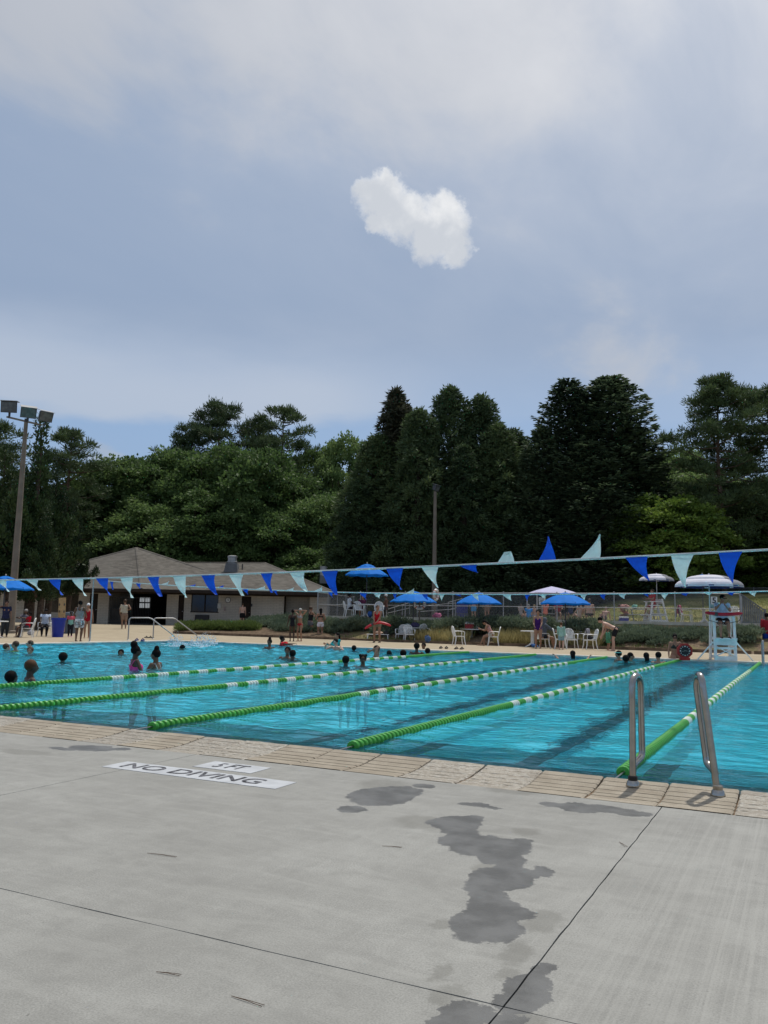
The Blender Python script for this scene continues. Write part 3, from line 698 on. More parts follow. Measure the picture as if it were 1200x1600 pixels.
def make_umbrella(label, rad=1.22, rise=.52, z=2.1, n=8, cm=None, name='patio_umbrella', vent=True):
    cm = cm or blue_canvas
    t = thing(name, label, 'umbrella')
    def cone(r0, z0, r1, z1, th, drop):
        m = MB(); K = 8; vs = []
        for s_ in (0, 1):
            for k in range(K + 1):
                q = k / K; r_ = r0 + (r1 - r0) * q; zz = z0 + (z1 - z0) * (q + .10 * math.sin(q * math.pi)) - s_ * th
                for j in range(n * 4):
                    a = 2 * math.pi * (j + 2) / (n * 4); ph = ((j + 2) % 4) / 4   # panel seams every 4th
                    sc = math.cos(math.pi / n) / math.cos(((a + math.pi / n) % (2 * math.pi / n)) - math.pi / n)
                    sag = -.035 * (1 - q) * math.sin(math.pi * ((a / (2 * math.pi / n)) % 1))
                    vs.append((r_ * sc * math.cos(a), r_ * sc * math.sin(a), zz + sag))
        N4 = n * 4; o = (K + 1) * N4
        fs = [(k * N4 + j, k * N4 + (j + 1) % N4, (k + 1) * N4 + (j + 1) % N4, (k + 1) * N4 + j) for k in range(K) for j in range(N4)]
        fs += [tuple(q + o for q in f[::-1]) for f in fs[:]]
        fs += [(j, o + j, o + (j + 1) % N4, (j + 1) % N4) for j in range(N4)]
        m.add(vs, fs)
        # hanging valance
        vs = []
        for zz in (0, -drop):
            for j in range(N4):
                a = 2 * math.pi * (j + 2) / N4; sc = math.cos(math.pi / n) / math.cos(((a + math.pi / n) % (2 * math.pi / n)) - math.pi / n)
                vs.append((r0 * sc * math.cos(a) * 1.001, r0 * sc * math.sin(a) * 1.001, z0 + zz - .035 * math.sin(math.pi * ((a / (2 * math.pi / n)) % 1))))
        m.add(vs, [(j, (j + 1) % N4, N4 + (j + 1) % N4, N4 + j) for j in range(N4)])
        return m
    cone(rad, z, rad * .22, z + rise * .84, .004, .05).build('canopy', cm, t, smooth=False)
    if vent: cone(rad * .36, z + rise * .80, .02, z + rise, .004, .05).build('vent', cm, t, smooth=False)
    MB().tube([(0, 0, 0), (0, 0, z + rise + .02)], .027, 10).build('pole', dark_metal, t, smooth=True)
    MB().lathe([(.02, z + rise), (.035, z + rise + .03), (.02, z + rise + .07), (.004, z + rise + .09)], 12).build('finial', mat('finial', (.5, .45, .35), .5), t, smooth=True)
    for j in range(n):
        a = 2 * math.pi * (j + .5) / n; d = Vector((math.cos(a), math.sin(a), 0))
        MB().tube([d * .03 + Vector((0, 0, z + rise * .8)), d * (rad * .98) + Vector((0, 0, z - .0))], .008, 5).build('rib', dark_metal, t)
    return t
CH = make_chair('x'); TB = make_table('x'); UM = make_umbrella('x')
used = {}
def place(proto, p, rz, label, group=None, scale=None, **k):
    key = proto.name
    if key not in used:
        used[key] = proto; o = proto; o.location = p; o.rotation_euler = (0, 0, rz); o['label'] = label
        if group: o['group'] = group
        if scale: o.scale = (scale,) * 3 if not isinstance(scale, (list, tuple)) else scale
        used['kids' + key] = kids(o); return o
    return copy_tree(proto, loc=p, rotz=rz, label=label, group=group, scale=scale, ch=used['kids' + key])
def zon(p): return max(0.0, float(base_h(p[0], p[1])))
def T(px, py, d):           # a point on the terrace at depth d below photo column px
    p = atd(px, 960, d); return Vector((p.x, p.y, TZ))
CG = 'white plastic chairs around the pool'; TG = 'round white plastic tables'; UG = 'blue patio umbrellas'
# far deck, under the blue umbrella right of the lifeguard
place(CH, atz(627, 1003, 0), yaw + R(160), 'white chair behind the standing lifeguard, left of the bag table', CG)
place(CH, atz(552 + 87, 1004, 0), yaw + R(190), 'white chair with its back to the pool beside the bag table', CG)
place(CH, atz(664, 1004, 0) + Vector((-.2, .4, 0)), yaw + R(-35), 'white chair tipped against the bag table under the blue umbrella', CG).rotation_euler = (R(-24), R(8), yaw + R(-150))
place(TB, atz(645, 1003, 0), .3, 'round white table heaped with dark bags under the left deck umbrella', TG)
place(TB, atz(736, 1006, 0), .5, 'round white table carrying the red cooler', TG)
place(TB, atz(828 + 4, 1011, 0), .2, 'round white table beside the hooded person', TG)
place(TB, atz(905, 1011, 0), .8, 'round white table in front of the fourth blue umbrella pole', TG)
place(UM, atz(645, 1003, 0), .1, 'blue umbrella above the table of dark bags', UG, 1.0)
place(UM, atz(748, 1006, 0), .45, 'blue umbrella above the red cooler table', UG, .98)
place(UM, atz(884, 1011, 0), .25, 'blue umbrella above the hooded person and child in mint', UG, (1.02, 1.02, .98))
place(CH, atz(717, 1008, 0), yaw + R(-80), 'empty white chair left of the red cooler table', CG)
place(CH, atz(771, 1009, 0), yaw + R(80), 'white chair holding the woman bent over the cooler table', CG)
place(CH, atz(848, 1013, 0), yaw + R(-80), 'white chair holding the hooded person', CG)
place(CH, atz(876, 1014, 0), yaw + R(-100), 'white chair behind the child in mint', CG)
place(CH, atz(892, 1014, 0), yaw + R(185), 'white slatted chair right of the child in mint', CG)
place(CH, atz(903, 1013, 0) + Vector((0, .5, 0)), yaw + R(60), 'white chair draped with a grey towel', CG)
place(CH, atz(922, 1015, 0), yaw + R(95), 'white chair at the right end of the table group, dark bag on it', CG)
# left deck
place(CH, atz(42, 996, 0), yaw + R(105), 'white chair holding the person in red at far left', CG)
place(CH, atz(69, 994, 0), yaw + R(178), 'white chair holding the person in the white T-shirt', CG)
place(TB, atz(-10, 997, 0), .6, 'round white table cut off by the left edge of the photo', TG)
# terrace
place(TB, T(571, 960, 46.8), .3, 'round white table on the terrace behind the lifeguard', TG)
place(UM, T(572, 960, 46.5), .2, 'blue umbrella on the terrace nearest the building', UG, (1.0, 1.0, 1.14))
place(CH, T(545, 960, 46.6), yaw + R(-75), 'leftmost white chair of the terrace group, occupied', CG)
place(CH, T(560, 960, 46.2), yaw + R(-165), 'white chair at the terrace table with its back to the pool', CG)
place(CH, T(592, 960, 46.2), yaw + R(182), 'white chair directly behind the lifeguard on the terrace', CG)
place(TB, T(1100, 960, 41), .3, 'round white table on the right terrace behind the tall guard chair', TG)
place(UM, T(1099, 960, 41.2), .2, 'blue umbrella mostly hidden behind the white guard umbrella', UG, (.74, .74, .93))
place(CH, T(1073, 960, 41), yaw + R(-120), 'white chair draped with a pink towel', CG)
place(CH, T(1146, 960, 40.6), yaw + R(150), 'white chair right of the seated guard on the right terrace', CG)
place(CH, T(1135, 960, 42.5), yaw + R(70), 'second white chair behind the seated guard, further back', CG)
place(UM, atd(2, 992, 38) * 1.0, .4, 'blue umbrella cut off by the left edge of the photo', UG, (1.03, 1.03, 1.06)).location.z = 0

# ------------------------------------------------------------------ white umbrellas
def white_umb(p, rad, z, rise, label, stand=None, rotz=0, tilt=(0, 0)):
    t = thing('beach_umbrella', label, 'umbrella', p, rotz)
    n = 8
    def dome(r0, r1, z0, z1, name, ms):
        m = MB(); K = 6; J = n * 3; vs = []
        for s_ in (0, 1):
            for k in range(K + 1):
                q = k / K; a_ = q * math.pi / 2; rr = r1 + (r0 - r1) * math.cos(a_); zz = z0 + (z1 - z0) * math.sin(a_) - s_ * .006
                for j in range(J): 
                    an = 2 * math.pi * j / J; w = 1 - .03 * (1 - q) * abs(math.sin(an * n / 2)); vs.append((rr * w * math.cos(an), rr * w * math.sin(an), zz))
        o = (K + 1) * J
        fs = [(k * J + j, k * J + (j + 1) % J, (k + 1) * J + (j + 1) % J, (k + 1) * J + j) for k in range(K) for j in range(J)]
        m.add(vs, fs, 0)
        for i, f in enumerate(fs):
            an = 2 * math.pi * ((i % J) + .5) / J
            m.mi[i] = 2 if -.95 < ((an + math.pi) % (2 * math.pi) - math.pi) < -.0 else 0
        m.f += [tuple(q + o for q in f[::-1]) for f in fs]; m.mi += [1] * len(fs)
        m.f += [(j, o + j, o + (j + 1) % J, (j + 1) % J) for j in range(J)]; m.mi += [0] * J
        return m.build(name, ms, t, smooth=False)
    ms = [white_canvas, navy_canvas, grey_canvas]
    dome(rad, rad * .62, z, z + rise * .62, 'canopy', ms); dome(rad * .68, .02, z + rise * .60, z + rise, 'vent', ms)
    MB().tube([(0, 0, 0), (0, 0, z + rise + .05)], .021, 10).build('pole', mat('white pole', (.6, .6, .62), .4), t, smooth=True)
    for j in range(n):
        a = 2 * math.pi * j / n; d = Vector((math.cos(a), math.sin(a), 0))
        MB().tube([d * .03 + Vector((0, 0, z + rise * .4)), d * (rad * .97) + Vector((0, 0, z + .01))], .007, 5).build('rib', dark_metal, t)
    t.rotation_euler = (tilt[0], tilt[1], rotz)
    return t

# ------------------------------------------------------------------ lifeguard stands
def guard_stand(p, rotz, label, pm, w=.62, seat=1.28, foot=.72, brace=True):
    t = thing('lifeguard_chair', label, 'lifeguard chair', p, rotz)
    hw = w / 2
    for s in (-1, 1):
        MB().beam((s * hw, -.40, 0), (s * hw, -.26, seat + .20), .085, .09, (1, 0, 0)).build('front_post', pm, t, bevel=.008)
        MB().beam((s * hw, .62, 0), (s * hw, .30, seat + .36), .085, .09, (1, 0, 0)).build('rear_post', pm, t, bevel=.008)
        MB().beam((s * hw, -.40, seat + .21), (s * hw, .34, seat + .21), .10, .04).build('armrest', pm, t, bevel=.006)
        if brace: MB().beam((s * (hw + .56), -.30, 0), (s * (hw + .05), -.30, .60), .035, .09, (0, 1, 0)).build('splayed_brace', pm, t, bevel=.005)
        for z_ in (.12, .45, foot): MB().beam((s * (hw + .03), -.38 + z_ * .08, z_), (s * (hw + .03), .60 - z_ * .18, z_), .03, .09).build('side_rail', pm, t)
    MB().box((0, -.02, seat), (w - .05, .52, .05)).build('seat', pm, t, bevel=.008)
    b = MB()
    for k in range(2): b.box((0, .30 - k * .012, seat + .16 + k * .14), (w + .02, .03, .11))
    b.build('backrest', pm, t)
    MB().box((0, -.48, foot), (w + .06, .34, .04)).build('footrest', pm, t, bevel=.006)
    MB().box((0, -.43, foot - .12), (w + .10, .035, .20)).build('front_board', pm, t, bevel=.006)
    MB().box((0, -.44, foot - .32), (w + .08, .03, .07)).build('cross_rail', pm, t); MB().box((0, -.45, .07), (w + .08, .03, .14)).build('lower_board', pm, t)
    MB().beam((-hw, -.44, .14), (hw, -.44, foot - .26), .028, .085, (0, 1, 0)).build('diagonal', pm, t); MB().beam((hw, -.475, .14), (-hw, -.475, foot - .26), .028, .085, (0, 1, 0)).build('diagonal', pm, t)
    return t
GP = atz(1125, 1033.5, 0); GP = Vector((GP.x, 30.32, 0))
GS = guard_stand(GP, yaw * .55, 'tall white lifeguard chair with bluish shade tint at the far pool edge', stand_white)
white_umb(GP + Matrix.Rotation(yaw * .55, 3, 'Z') @ Vector((-.385, -.02, 0)), 1.12, 2.42, .42, 'large white umbrella with grey panels above the tall white guard chair', rotz=.3)
TP = T(1022, 960, 44.5)
G2 = guard_stand(TP, yaw + R(-78), 'smaller white lifeguard chair on the terrace, seen from the side', white_plastic, .60, .92, .42, False)
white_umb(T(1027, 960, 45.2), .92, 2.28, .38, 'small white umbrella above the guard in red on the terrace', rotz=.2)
# rescue tubes
def rescue_tube(a, b_, label, r=.075, bow=-.05, lany=True):
    t = thing('rescue_tube', label, 'rescue tube', a); v = Vector(b_) - Vector(a); n = 12
    pts = [v * (i / n) + Vector((0, 0, bow * math.sin(math.pi * i / n))) for i in range(n + 1)]
    MB().tube(pts, [(r * .4, r * .3)] + [(r, r * .62)] * (n - 1) + [(r * .4, r * .3)], 12).build('foam_tube', red_vinyl, t, smooth=True)
    MB().tube([pts[3], pts[4]], [(r * 1.05, r * .68)] * 2, 12).build('strap_band', dark_metal, t)
    if lany: MB().tube([pts[0], pts[0] + Vector((.1, 0, -.25)), pts[6] + Vector((0, 0, -.33)), pts[-1] + Vector((-.1, 0, -.25)), pts[-1]], .012, 6).build('lanyard', dark_metal, t)
    return t
gm_ = Matrix.Rotation(yaw * .55, 3, 'Z')
rescue_tube(GP + gm_ @ Vector((-.60, -.42, 1.56)), GP + gm_ @ Vector((.56, -.42, 1.56)), 'red rescue tube laid across the arms of the tall white guard chair', .09)

# ------------------------------------------------------------------ pace clock
pc = thing('pace_clock', 'red octagonal pace clock standing on the far pool edge', 'clock', atz(1070, 1031.5, 0), yaw * .8); pc.scale = (.68,) * 3
red_paint = mat('faded red paint', (.34, .025, .02), .6, var=.2, vs=5)
clockblack = mat('clock face black', (.012, .012, .014), .4)
def octo(r, y0, y1, mt, name, cz=.44, n=8, ph=math.pi / 8):
    m = MB(); vs = [(r * math.cos(2 * math.pi * k / n + ph), yy, cz + r * math.sin(2 * math.pi * k / n + ph)) for yy in (y0, y1) for k in range(n)]
    m.add(vs, [tuple(range(n)), tuple(range(n, 2 * n))[::-1]] + [(k, n + k, n + (k + 1) % n, (k + 1) % n) for k in range(n)]); return m.build(name, mt, pc, bevel=.01 if n == 8 else 0)
octo(.38, -.08, .08, red_paint, 'case'); octo(.265, -.095, -.081, clockblack, 'dial', n=32)
MB().box((0, 0, .06), (.44, .30, .12)).build('foot', red_paint, pc, bevel=.01)
for k in range(12):
    a = 2 * math.pi * k / 12; MB().box((.215 * math.sin(a), -.099, .44 + .215 * math.cos(a)), (.035 if k % 3 else .05, .005, .035 if k % 3 else .05), Matrix.Rotation(a, 3, 'Y')).build('hour_mark', mat('clock white', (.7, .7, .7), .5), pc)
MB().beam((.06, -.103, .46), (-.17, -.103, .40), .004, .022, (0, 1, 0)).build('hand', mat('clock white', (.7, .7, .7)), pc); MB().beam((-.04, -.106, .45), (.19, -.106, .42), .004, .018, (0, 1, 0)).build('hand', mat('clock white', (.7, .7, .7)), pc)

# ------------------------------------------------------------------ tent, signs, life rings
tent = thing('canopy_tent', 'white pop-up canopy tent behind the terrace fence', 'tent', T(862, 960, 50), yaw + R(4))
m = MB(); hw = 1.2; zt = 1.66; ap = zt + .42
N = 6; vs = []
for q in range(N + 1):
    f_ = q / N; hw2 = hw * (1 - f_); z = zt + (ap - zt) * (f_ ** .8)
    vs += [(-hw2, -hw2, z), (hw2, -hw2, z), (hw2, hw2, z), (-hw2, hw2, z)]
m.add(vs, [(4 * q + k, 4 * q + (k + 1) % 4, 4 * q + 4 + (k + 1) % 4, 4 * q + 4 + k) for q in range(N) for k in range(4)]); m.add([(-hw, -hw, zt), (hw, -hw, zt), (hw, hw, zt), (-hw, hw, zt), (-hw, -hw, zt - .14), (hw, -hw, zt - .14), (hw, hw, zt - .14), (-hw, hw, zt - .14)], [(0, 1, 5, 4), (1, 2, 6, 5), (2, 3, 7, 6), (3, 0, 4, 7)], 1)
m.build('canopy', [lilac_canvas, mat('blue valance', (.02, .06, .3), .8)], tent)
for sx_ in (-1, 1):
    for sy_ in (-1, 1): MB().tube([(sx_ * hw, sy_ * hw, 0), (sx_ * hw, sy_ * hw, zt)], .028, 8).build('leg', white_plastic, tent)
r = thing('notice_sign', 'small white notice sign on the fence below the tent', 'sign', T(848, 960, 45.2) + Vector((0, -.1, 0)), yaw * .4)
MB().box((0, 0, 1.05), (.36, .02, .40)).build('panel', mat('sign white', (.66, .68, .68), .5), r); MB().box((0, 0, .5), (.05, .03, 1.0)).build('post', galv, r)
m = MB()
for i in range(4): m.box((-.02 + .01 * (i % 2), -.013, 1.17 - i * .075), (.24 - .05 * (i % 2), .004, .03))
m.build('text_rows', dark_metal, r)
r = thing('number_sign', 'white sign with a black number 5 behind the seated guard', 'sign', T(1116.5, 960, 38.6), yaw * .5)
MB().box((0, 0, 1.07), (.27, .02, .36)).build('panel', mat('sign white', (.66, .68, .68)), r); MB().box((0, .02, .5), (.05, .03, 1.05)).build('post', galv, r)
me = text_mesh('5', .36, dark_metal, 'numeral', bold=.012); o_ = link('numeral', me, r); o_.location = (0, -.014, 1.07); o_.rotation_euler = (R(90), 0, 0)
def life_ring(p, rz_, label, h=.75):
    t = thing('life_ring', label, 'life ring', p, rz_)
    m = MB(); m.tube([(.27 * math.cos(2 * math.pi * k / 28), 0, h + .27 * math.sin(2 * math.pi * k / 28)) for k in range(28)], .075, 10, closed=True, side=(0, 1, 0)).build('ring', mat('ring white', (.68, .68, .64), .5), t, smooth=True)
    for k in range(4):
        a = math.pi / 4 + k * math.pi / 2; d = .12; MB().tube([(.27 * math.cos(a + e), 0, h + .27 * math.sin(a + e)) for e in (-d, d)], .078, 10).build('band', mat('ring band', (.45, .16, .1), .6), t)
    MB().box((0, .09, h / 2), (.07, .06, h + .2)).build('post', brown_pole, t); return t
life_ring(T(655.5, 960, 43.6) + Vector((0, 0, 0)), yaw, 'white life ring hanging just under the left deck umbrella', .76)
life_ring(T(681, 960, 47), yaw + R(62), 'second white life ring, seen edge-on beside the tall pole', 1.35)

# ------------------------------------------------------------------ chain-link fences
link_m = bpy.data.materials.new('chain link mesh'); link_m.use_nodes = True; g = NT(link_m.node_tree); g.n.clear()
tc = g.new('ShaderNodeTexCoord').outputs['Object']; sx = g.new('ShaderNodeSeparateXYZ'); g.put(sx.inputs[0], tc)
def wire(sgn):
    q = g.m('FRACT', g.m('DIVIDE', g.m('ADD', sx.outputs[0], g.m('MULTIPLY', sx.outputs[2], sgn)), .075)); return g.m('LESS_THAN', q, .13)
wmask = g.m('MAXIMUM', wire(1), wire(-1))
pb = g.new('ShaderNodeBsdfPrincipled'); pb.inputs['Base Color'].default_value = (.20, .20, .20, 1); pb.inputs['Roughness'].default_value = .6
tr = g.new('ShaderNodeBsdfTransparent'); mx = g.new('ShaderNodeMixShader'); g.put(mx.inputs[0], wmask); g.l.new(tr.outputs[0], mx.inputs[1]); g.l.new(pb.outputs[0], mx.inputs[2])
o = g.new('ShaderNodeOutputMaterial'); g.l.new(mx.outputs[0], o.inputs[0])
def fence(a, b_, hgt, step, label, mid=True, z0=TZ):
    a, b_ = Vector(a), Vector(b_); d = b_ - a; L = d.length; t = thing('chain_link_fence', label, 'fence', (a.x, a.y, z0), math.atan2(d.y, d.x))
    n = max(1, round(L / step))
    for i in range(n + 1):
        m = MB().tube([(L * i / n, 0, -.4), (L * i / n, 0, hgt + .04)], .034 if i in (0, n) else .027, 8); m.ell((L * i / n, 0, hgt + .05), .035, 8, 5); m.build('post', galv, t, smooth=True)
    MB().tube([(0, 0, hgt), (L, 0, hgt)], .022, 8).build('top_rail', galv, t)
    if mid: MB().tube([(0, 0, hgt * .5), (L, 0, hgt * .5)], .018, 8).build('middle_rail', galv, t)
    MB().add([(0, 0, .02), (L, 0, .02), (L, 0, hgt), (0, 0, hgt)], [(0, 1, 2, 3)]).build('chain_mesh', link_m, t); return t
fA = T(496, 960, 49.5); fB = T(1157, 960, 38.8)
fence(fA, fB, 1.42, 3.0, 'long chain-link fence along the planted terrace edge')
fC = T(497, 960, 60); 
fence(fA, Vector((fA.x - 2.5, fA.y + 9, 0)), 1.42, 2.6, 'chain-link fence running back beside the building')
fence(Vector((-44, 72, 0)), Vector((34, 66, 0)), 2.6, 3.4, 'tall dark chain-link fence at the foot of the trees', mid=False, z0=TZ + .2)
# terrace edge kerb
kb = MB(); a = Vector((-27, 42.0)); 
kb.box((-6, 42.35, TZ - .02), (40, .5, .16)); struct('terrace_kerb', kb, mat('pale kerb concrete', (.50, .46, .38), .8, var=.15, vs=2))
tp = MB(); tp.box((-6, 44.6, TZ - .06), (40, 4.2, .16)); struct('terrace_paving', tp, mat('terrace paving', (.30, .27, .20), .9, var=.2, vs=1.5))
kb = MB(); kb.beam((-23.4, DB + .03, .05), (-2.0, DB + .03, .05), .12, .16); kb.beam((-1.9, DB + .05, .05), (12, DB + .05, .05), .12, .16); struct('timber_edging', kb, mat('timber edging', (.13, .09, .06), .9, var=.4, vs=3))
# slatted stair panel at the right end of the terrace
sp_ = thing('slatted_railing', 'sloping panel of dark vertical slats at the right end of the fence', 'railing', T(1158, 960, 38.6), yaw)
wgrey = mat('weathered grey slats', (.15, .155, .16), .8, var=.25, vs=4)
for k in range(11):
    zt = 1.42 - .75 * k / 10; MB().box((.06 + k * .098, 0, zt / 2 - .06), (.075, .03, zt)).build('slat', wgrey, sp_)
MB().beam((0, -.03, 1.40), (1.08, -.03, .66), .03, .06).build('top_rail', wgrey, sp_); MB().beam((0, -.03, .1), (1.08, -.03, .0), .03, .06).build('bottom_rail', wgrey, sp_)
MB().box((1.12, 0, .25), (.07, .07, .95)).build('post', wgrey, sp_); MB().box((0, .0, .3), (.09, .09, 2.0)).build('post', galv, sp_)
# ramp railings on the terrace
def ramp_rail(a, b_, n, label, h0=.9, h1=.9):
    a, b_ = Vector(a), Vector(b_); t = thing('ramp_railing', label, 'railing', a); d = b_ - a
    for k in range(n + 1): q = d * (k / n); MB().tube([q, q + Vector((0, 0, h0 + (h1 - h0) * k / n))], .022, 6).build('post', galv, t)
    for f_ in (1, .55): MB().tube([Vector((0, 0, h0 * f_)), d + Vector((0, 0, h1 * f_))], .022, 6).build('rail', galv, t)
q1 = T(604, 960, 50); q2 = T(640, 960, 53); ramp_rail(q1, q2 + Vector((0, 0, .25)), 3, 'low grey ramp railing behind the left deck umbrella', .5, .75)
ramp_rail(T(652, 960, 52), T(712, 960, 54) + Vector((0, 0, .2)), 2, 'grey ramp railing left of the blue barrel', .75, .85)
ramp_rail(T(700, 960, 55), T(722, 960, 56) + Vector((0, 0, .3)), 2, 'taller grey railing at the end of the ramp', 1.1, 1.1)

# ------------------------------------------------------------------ picnic tables, coolers, bins, bags
def picnic(p, rz_, label, sc=1):
    t = thing('picnic_table', label, 'table', p, rz_, scale=sc); wd = mat('aluminium boards', (.52, .52, .48), .5, var=.1)
    MB().box((0, 0, .74), (1.8, .72, .045)).build('tabletop', wd, t, bevel=.01)
    for s in (-1, 1):
        MB().box((0, s * .66, .44), (1.8, .26, .04)).build('bench', wd, t, bevel=.01)
        m = MB(); m.beam((s * .6, -.30, .72), (s * .6, -.62, 0), .05, .05); m.beam((s * .6, .30, .72), (s * .6, .62, 0), .05, .05); m.beam((s * .6, -.7, .41), (s * .6, .7, .41), .05, .05); m.build('frame', galv, t)
    return t
picnic(T(1000, 960, 46.5), yaw + R(5), 'long pale picnic table behind the fence beside the guard in red')
picnic(T(850, 960, 50.5), yaw + R(2), 'picnic table in the shade of the canopy tent')
def cooler(p, rz_, c1, c2, w, d, h, label):
    t = thing('cooler', label, 'cooler', p, rz_)
    MB().box((0, 0, h * .4), (w, d, h * .8)).build('body', mat('cooler ' + str(c1), c1, .4), t, bevel=.02)
    MB().box((0, 0, h * .9), (w * 1.03, d * 1.03, h * .2)).build('lid', mat('cooler ' + str(c2), c2, .4), t, bevel=.015)
    MB().tube([(-w / 2 - .01, 0, h * .6), (-w / 2 - .02, 0, h * 1.1), (w / 2 + .02, 0, h * 1.1), (w / 2 + .01, 0, h * .6)], .012, 6).build('handle', white_plastic, t)
cooler(T(974.5, 960, 44.5), yaw, (.02, .03, .25), (.7, .7, .72), .46, .3, .28, 'blue cooler with white lid on the terrace edge')
cooler(atz(733, 1006, 0) + Vector((0, .0, .745)), yaw, (.25, .01, .02), (.5, .48, .48), .44, .3, .30, 'dark red cooler with pale lid on a white table')
bin_m = mat('blue bin plastic', (.01, .035, .33), .45, .4)
b_ = thing('trash_bin', 'tall blue plastic bin beside the person in the white T-shirt', 'bin', atz(90, 995.5, 0), yaw)
MB().lathe([(.24, 0), (.25, .02), (.315, .86), (.34, .865), (.34, .90), (.31, .90), (.25, .06), (0.001, .05)], 28, cap=False).build('body', bin_m, b_, smooth=True)
MB().lathe([(.325, .80), (.345, .80), (.345, .90), (.33, .90)], 28).build('rim', bin_m, b_, smooth=True)
b_ = thing('trash_bin', 'round dark grey bin behind the blue bin', 'bin', atz(80, 993, 0) + FH * 2.5, yaw)
MB().lathe([(.36, 0), (.42, 1.0), (.46, 1.02), (.46, 1.08), (.40, 1.16), (.1, 1.2)], 28).build('body', mat('grey bin', (.10, .12, .14), .5), b_, smooth=True); MB().lathe([(.10, 1.2), (.08, 1.24)], 12).build('knob', dark_metal, b_)
b_ = thing('barrel', 'dark blue barrel behind the terrace fence', 'barrel', T(722, 960, 49), 0)
MB().lathe([(.30, 0), (.33, .1), (.34, .45), (.33, .8), (.30, .9), (.05, .92)], 24).build('body', mat('barrel blue', (.01, .02, .16), .5), b_, smooth=True); MB().lathe([(.345, .3), (.352, .32), (.345, .34)], 24).build('hoop', dark_metal, b_)
# wooden backboard with holes, leaning by the building on the left
wb = thing('spine_board', 'tan wooden rescue board with hand holes leaning by the left wall', 'board', atd(94, 988, 41.5), yaw)
pl_ = MB(); pl_.beam((.04, 0, .0), (-.12, .30, 1.72), .36, .03, (0, 1, .2)); pl_.build('board', mat('plywood', (.42, .27, .12), .6, var=.2), wb, bevel=.01)
for k in range(4):
    for s in (-1, 1): 
        q = Vector((.04, 0, 0)).lerp(Vector((-.12, .30, 1.72)), .2 + k * .2) + Vector((s * .12, -.03, 0)); MB().ell(q, (.03, .012, .07), 10, 6).build('hand_hole', dark_metal, wb)
def bag(p, r_, col, label, kind='bag'):
    t = thing(kind, label, kind, p, random.uniform(0, 3)); m = MB(); n = 14; K = 8; vs = []
    for i in range(K + 1):
        th = math.pi * i / K
        for j in range(n):
            a = 2 * math.pi * j / n; w = 1 + .16 * math.sin(3 * a + i) + .1 * random.uniform(-1, 1)
            vs.append((r_[0] * w * math.sin(th) ** .6 * math.cos(a), r_[1] * w * math.sin(th) ** .6 * math.sin(a), r_[2] * (1 + math.cos(th) * w * .9)))
    m.add(vs, [(i * n + j, (i + 1) * n + j, (i + 1) * n + (j + 1) % n, i * n + (j + 1) % n) for i in range(K) for j in range(n)])
    m.build('body', mat('cloth ' + str(col), col, .85, var=.3, vs=9), t, smooth=True)
    MB().tube([(-r_[0] * .5, 0, r_[2] * 1.6), (-r_[0] * .3, 0, r_[2] * 2.3), (r_[0] * .3, 0, r_[2] * 2.3), (r_[0] * .5, 0, r_[2] * 1.6)], .012, 6).build('strap', dark_metal, t)
    return t
tz = Vector((0, 0, .742)); q = atz(645, 1003, 0) + tz
bag(q + RH * .1, (.24, .18, .13), (.06, .05, .11), 'dark purple bag heaped on the table under the left deck umbrella'); bag(q - RH * .28, (.16, .14, .10), (.28, .36, .30), 'pale green towel bundle left of the dark purple bag')
q = atz(736, 1006, 0) + tz; bag(q + RH * .32 - FH * .1, (.15, .1, .10), (.42, .40, .40), 'pale plastic bag on the cooler table in front of the woman')
q = atz(905, 1011, 0) + tz; bag(q, (.22, .14, .10), (.03, .035, .04), 'black bag on the table right of the umbrella pole'); bag(q + RH * .3, (.09, .08, .12), (.25, .28, .28), 'grey bundle beside the black bag'); bag(q - RH * .36, (.14, .1, .09), (.03, .04, .06), 'dark bag left of the umbrella pole on the table')
bag(atz(922, 1015, 0) + Vector((0, 0, .43)), (.14, .13, .09), (.02, .02, .025), 'black bag on the seat of the rightmost deck chair')
bag(atz(835, 1012, 0), (.18, .14, .09), (.03, .10, .28), 'blue bag on the deck at the hooded person\'s feet'); bag(atz(824, 1010, 0), (.14, .1, .05), (.20, .18, .15), 'grey shoes and cloth beside the blue bag')
bag(atz(48, 993, 0), (.16, .12, .14), (.42, .42, .45), 'white bag under the chairs at far left')
bag(atz(668, 1008, 0) + Vector((0, 0, .12)), (.15, .13, .16), (.05, .10, .22), 'navy towel bundle on the edge behind the black swim heads')
bag(T(578, 960, 45.6), (.13, .12, .17), (.02, .08, .28), 'blue jug under the terrace table', 'jug')
bag(T(1118, 960, 41) + tz, (.30, .18, .16), (.20, .42, .44), 'teal towel heap on the right terrace table'); bag(T(683, 960, 45.5), (.24, .15, .16), (.4, .12, .2), 'pink and white bag by the ramp')
bag(T(992, 960, 46.2) + Vector((0, 0, .76)), (.22, .15, .12), (.20, .45, .36), 'mint green bundle on the long picnic table'); bag(T(976, 960, 46.4) + Vector((0, 0, .76)), (.26, .15, .12), (.55, .28, .24), 'salmon towel bundle on the long picnic table')
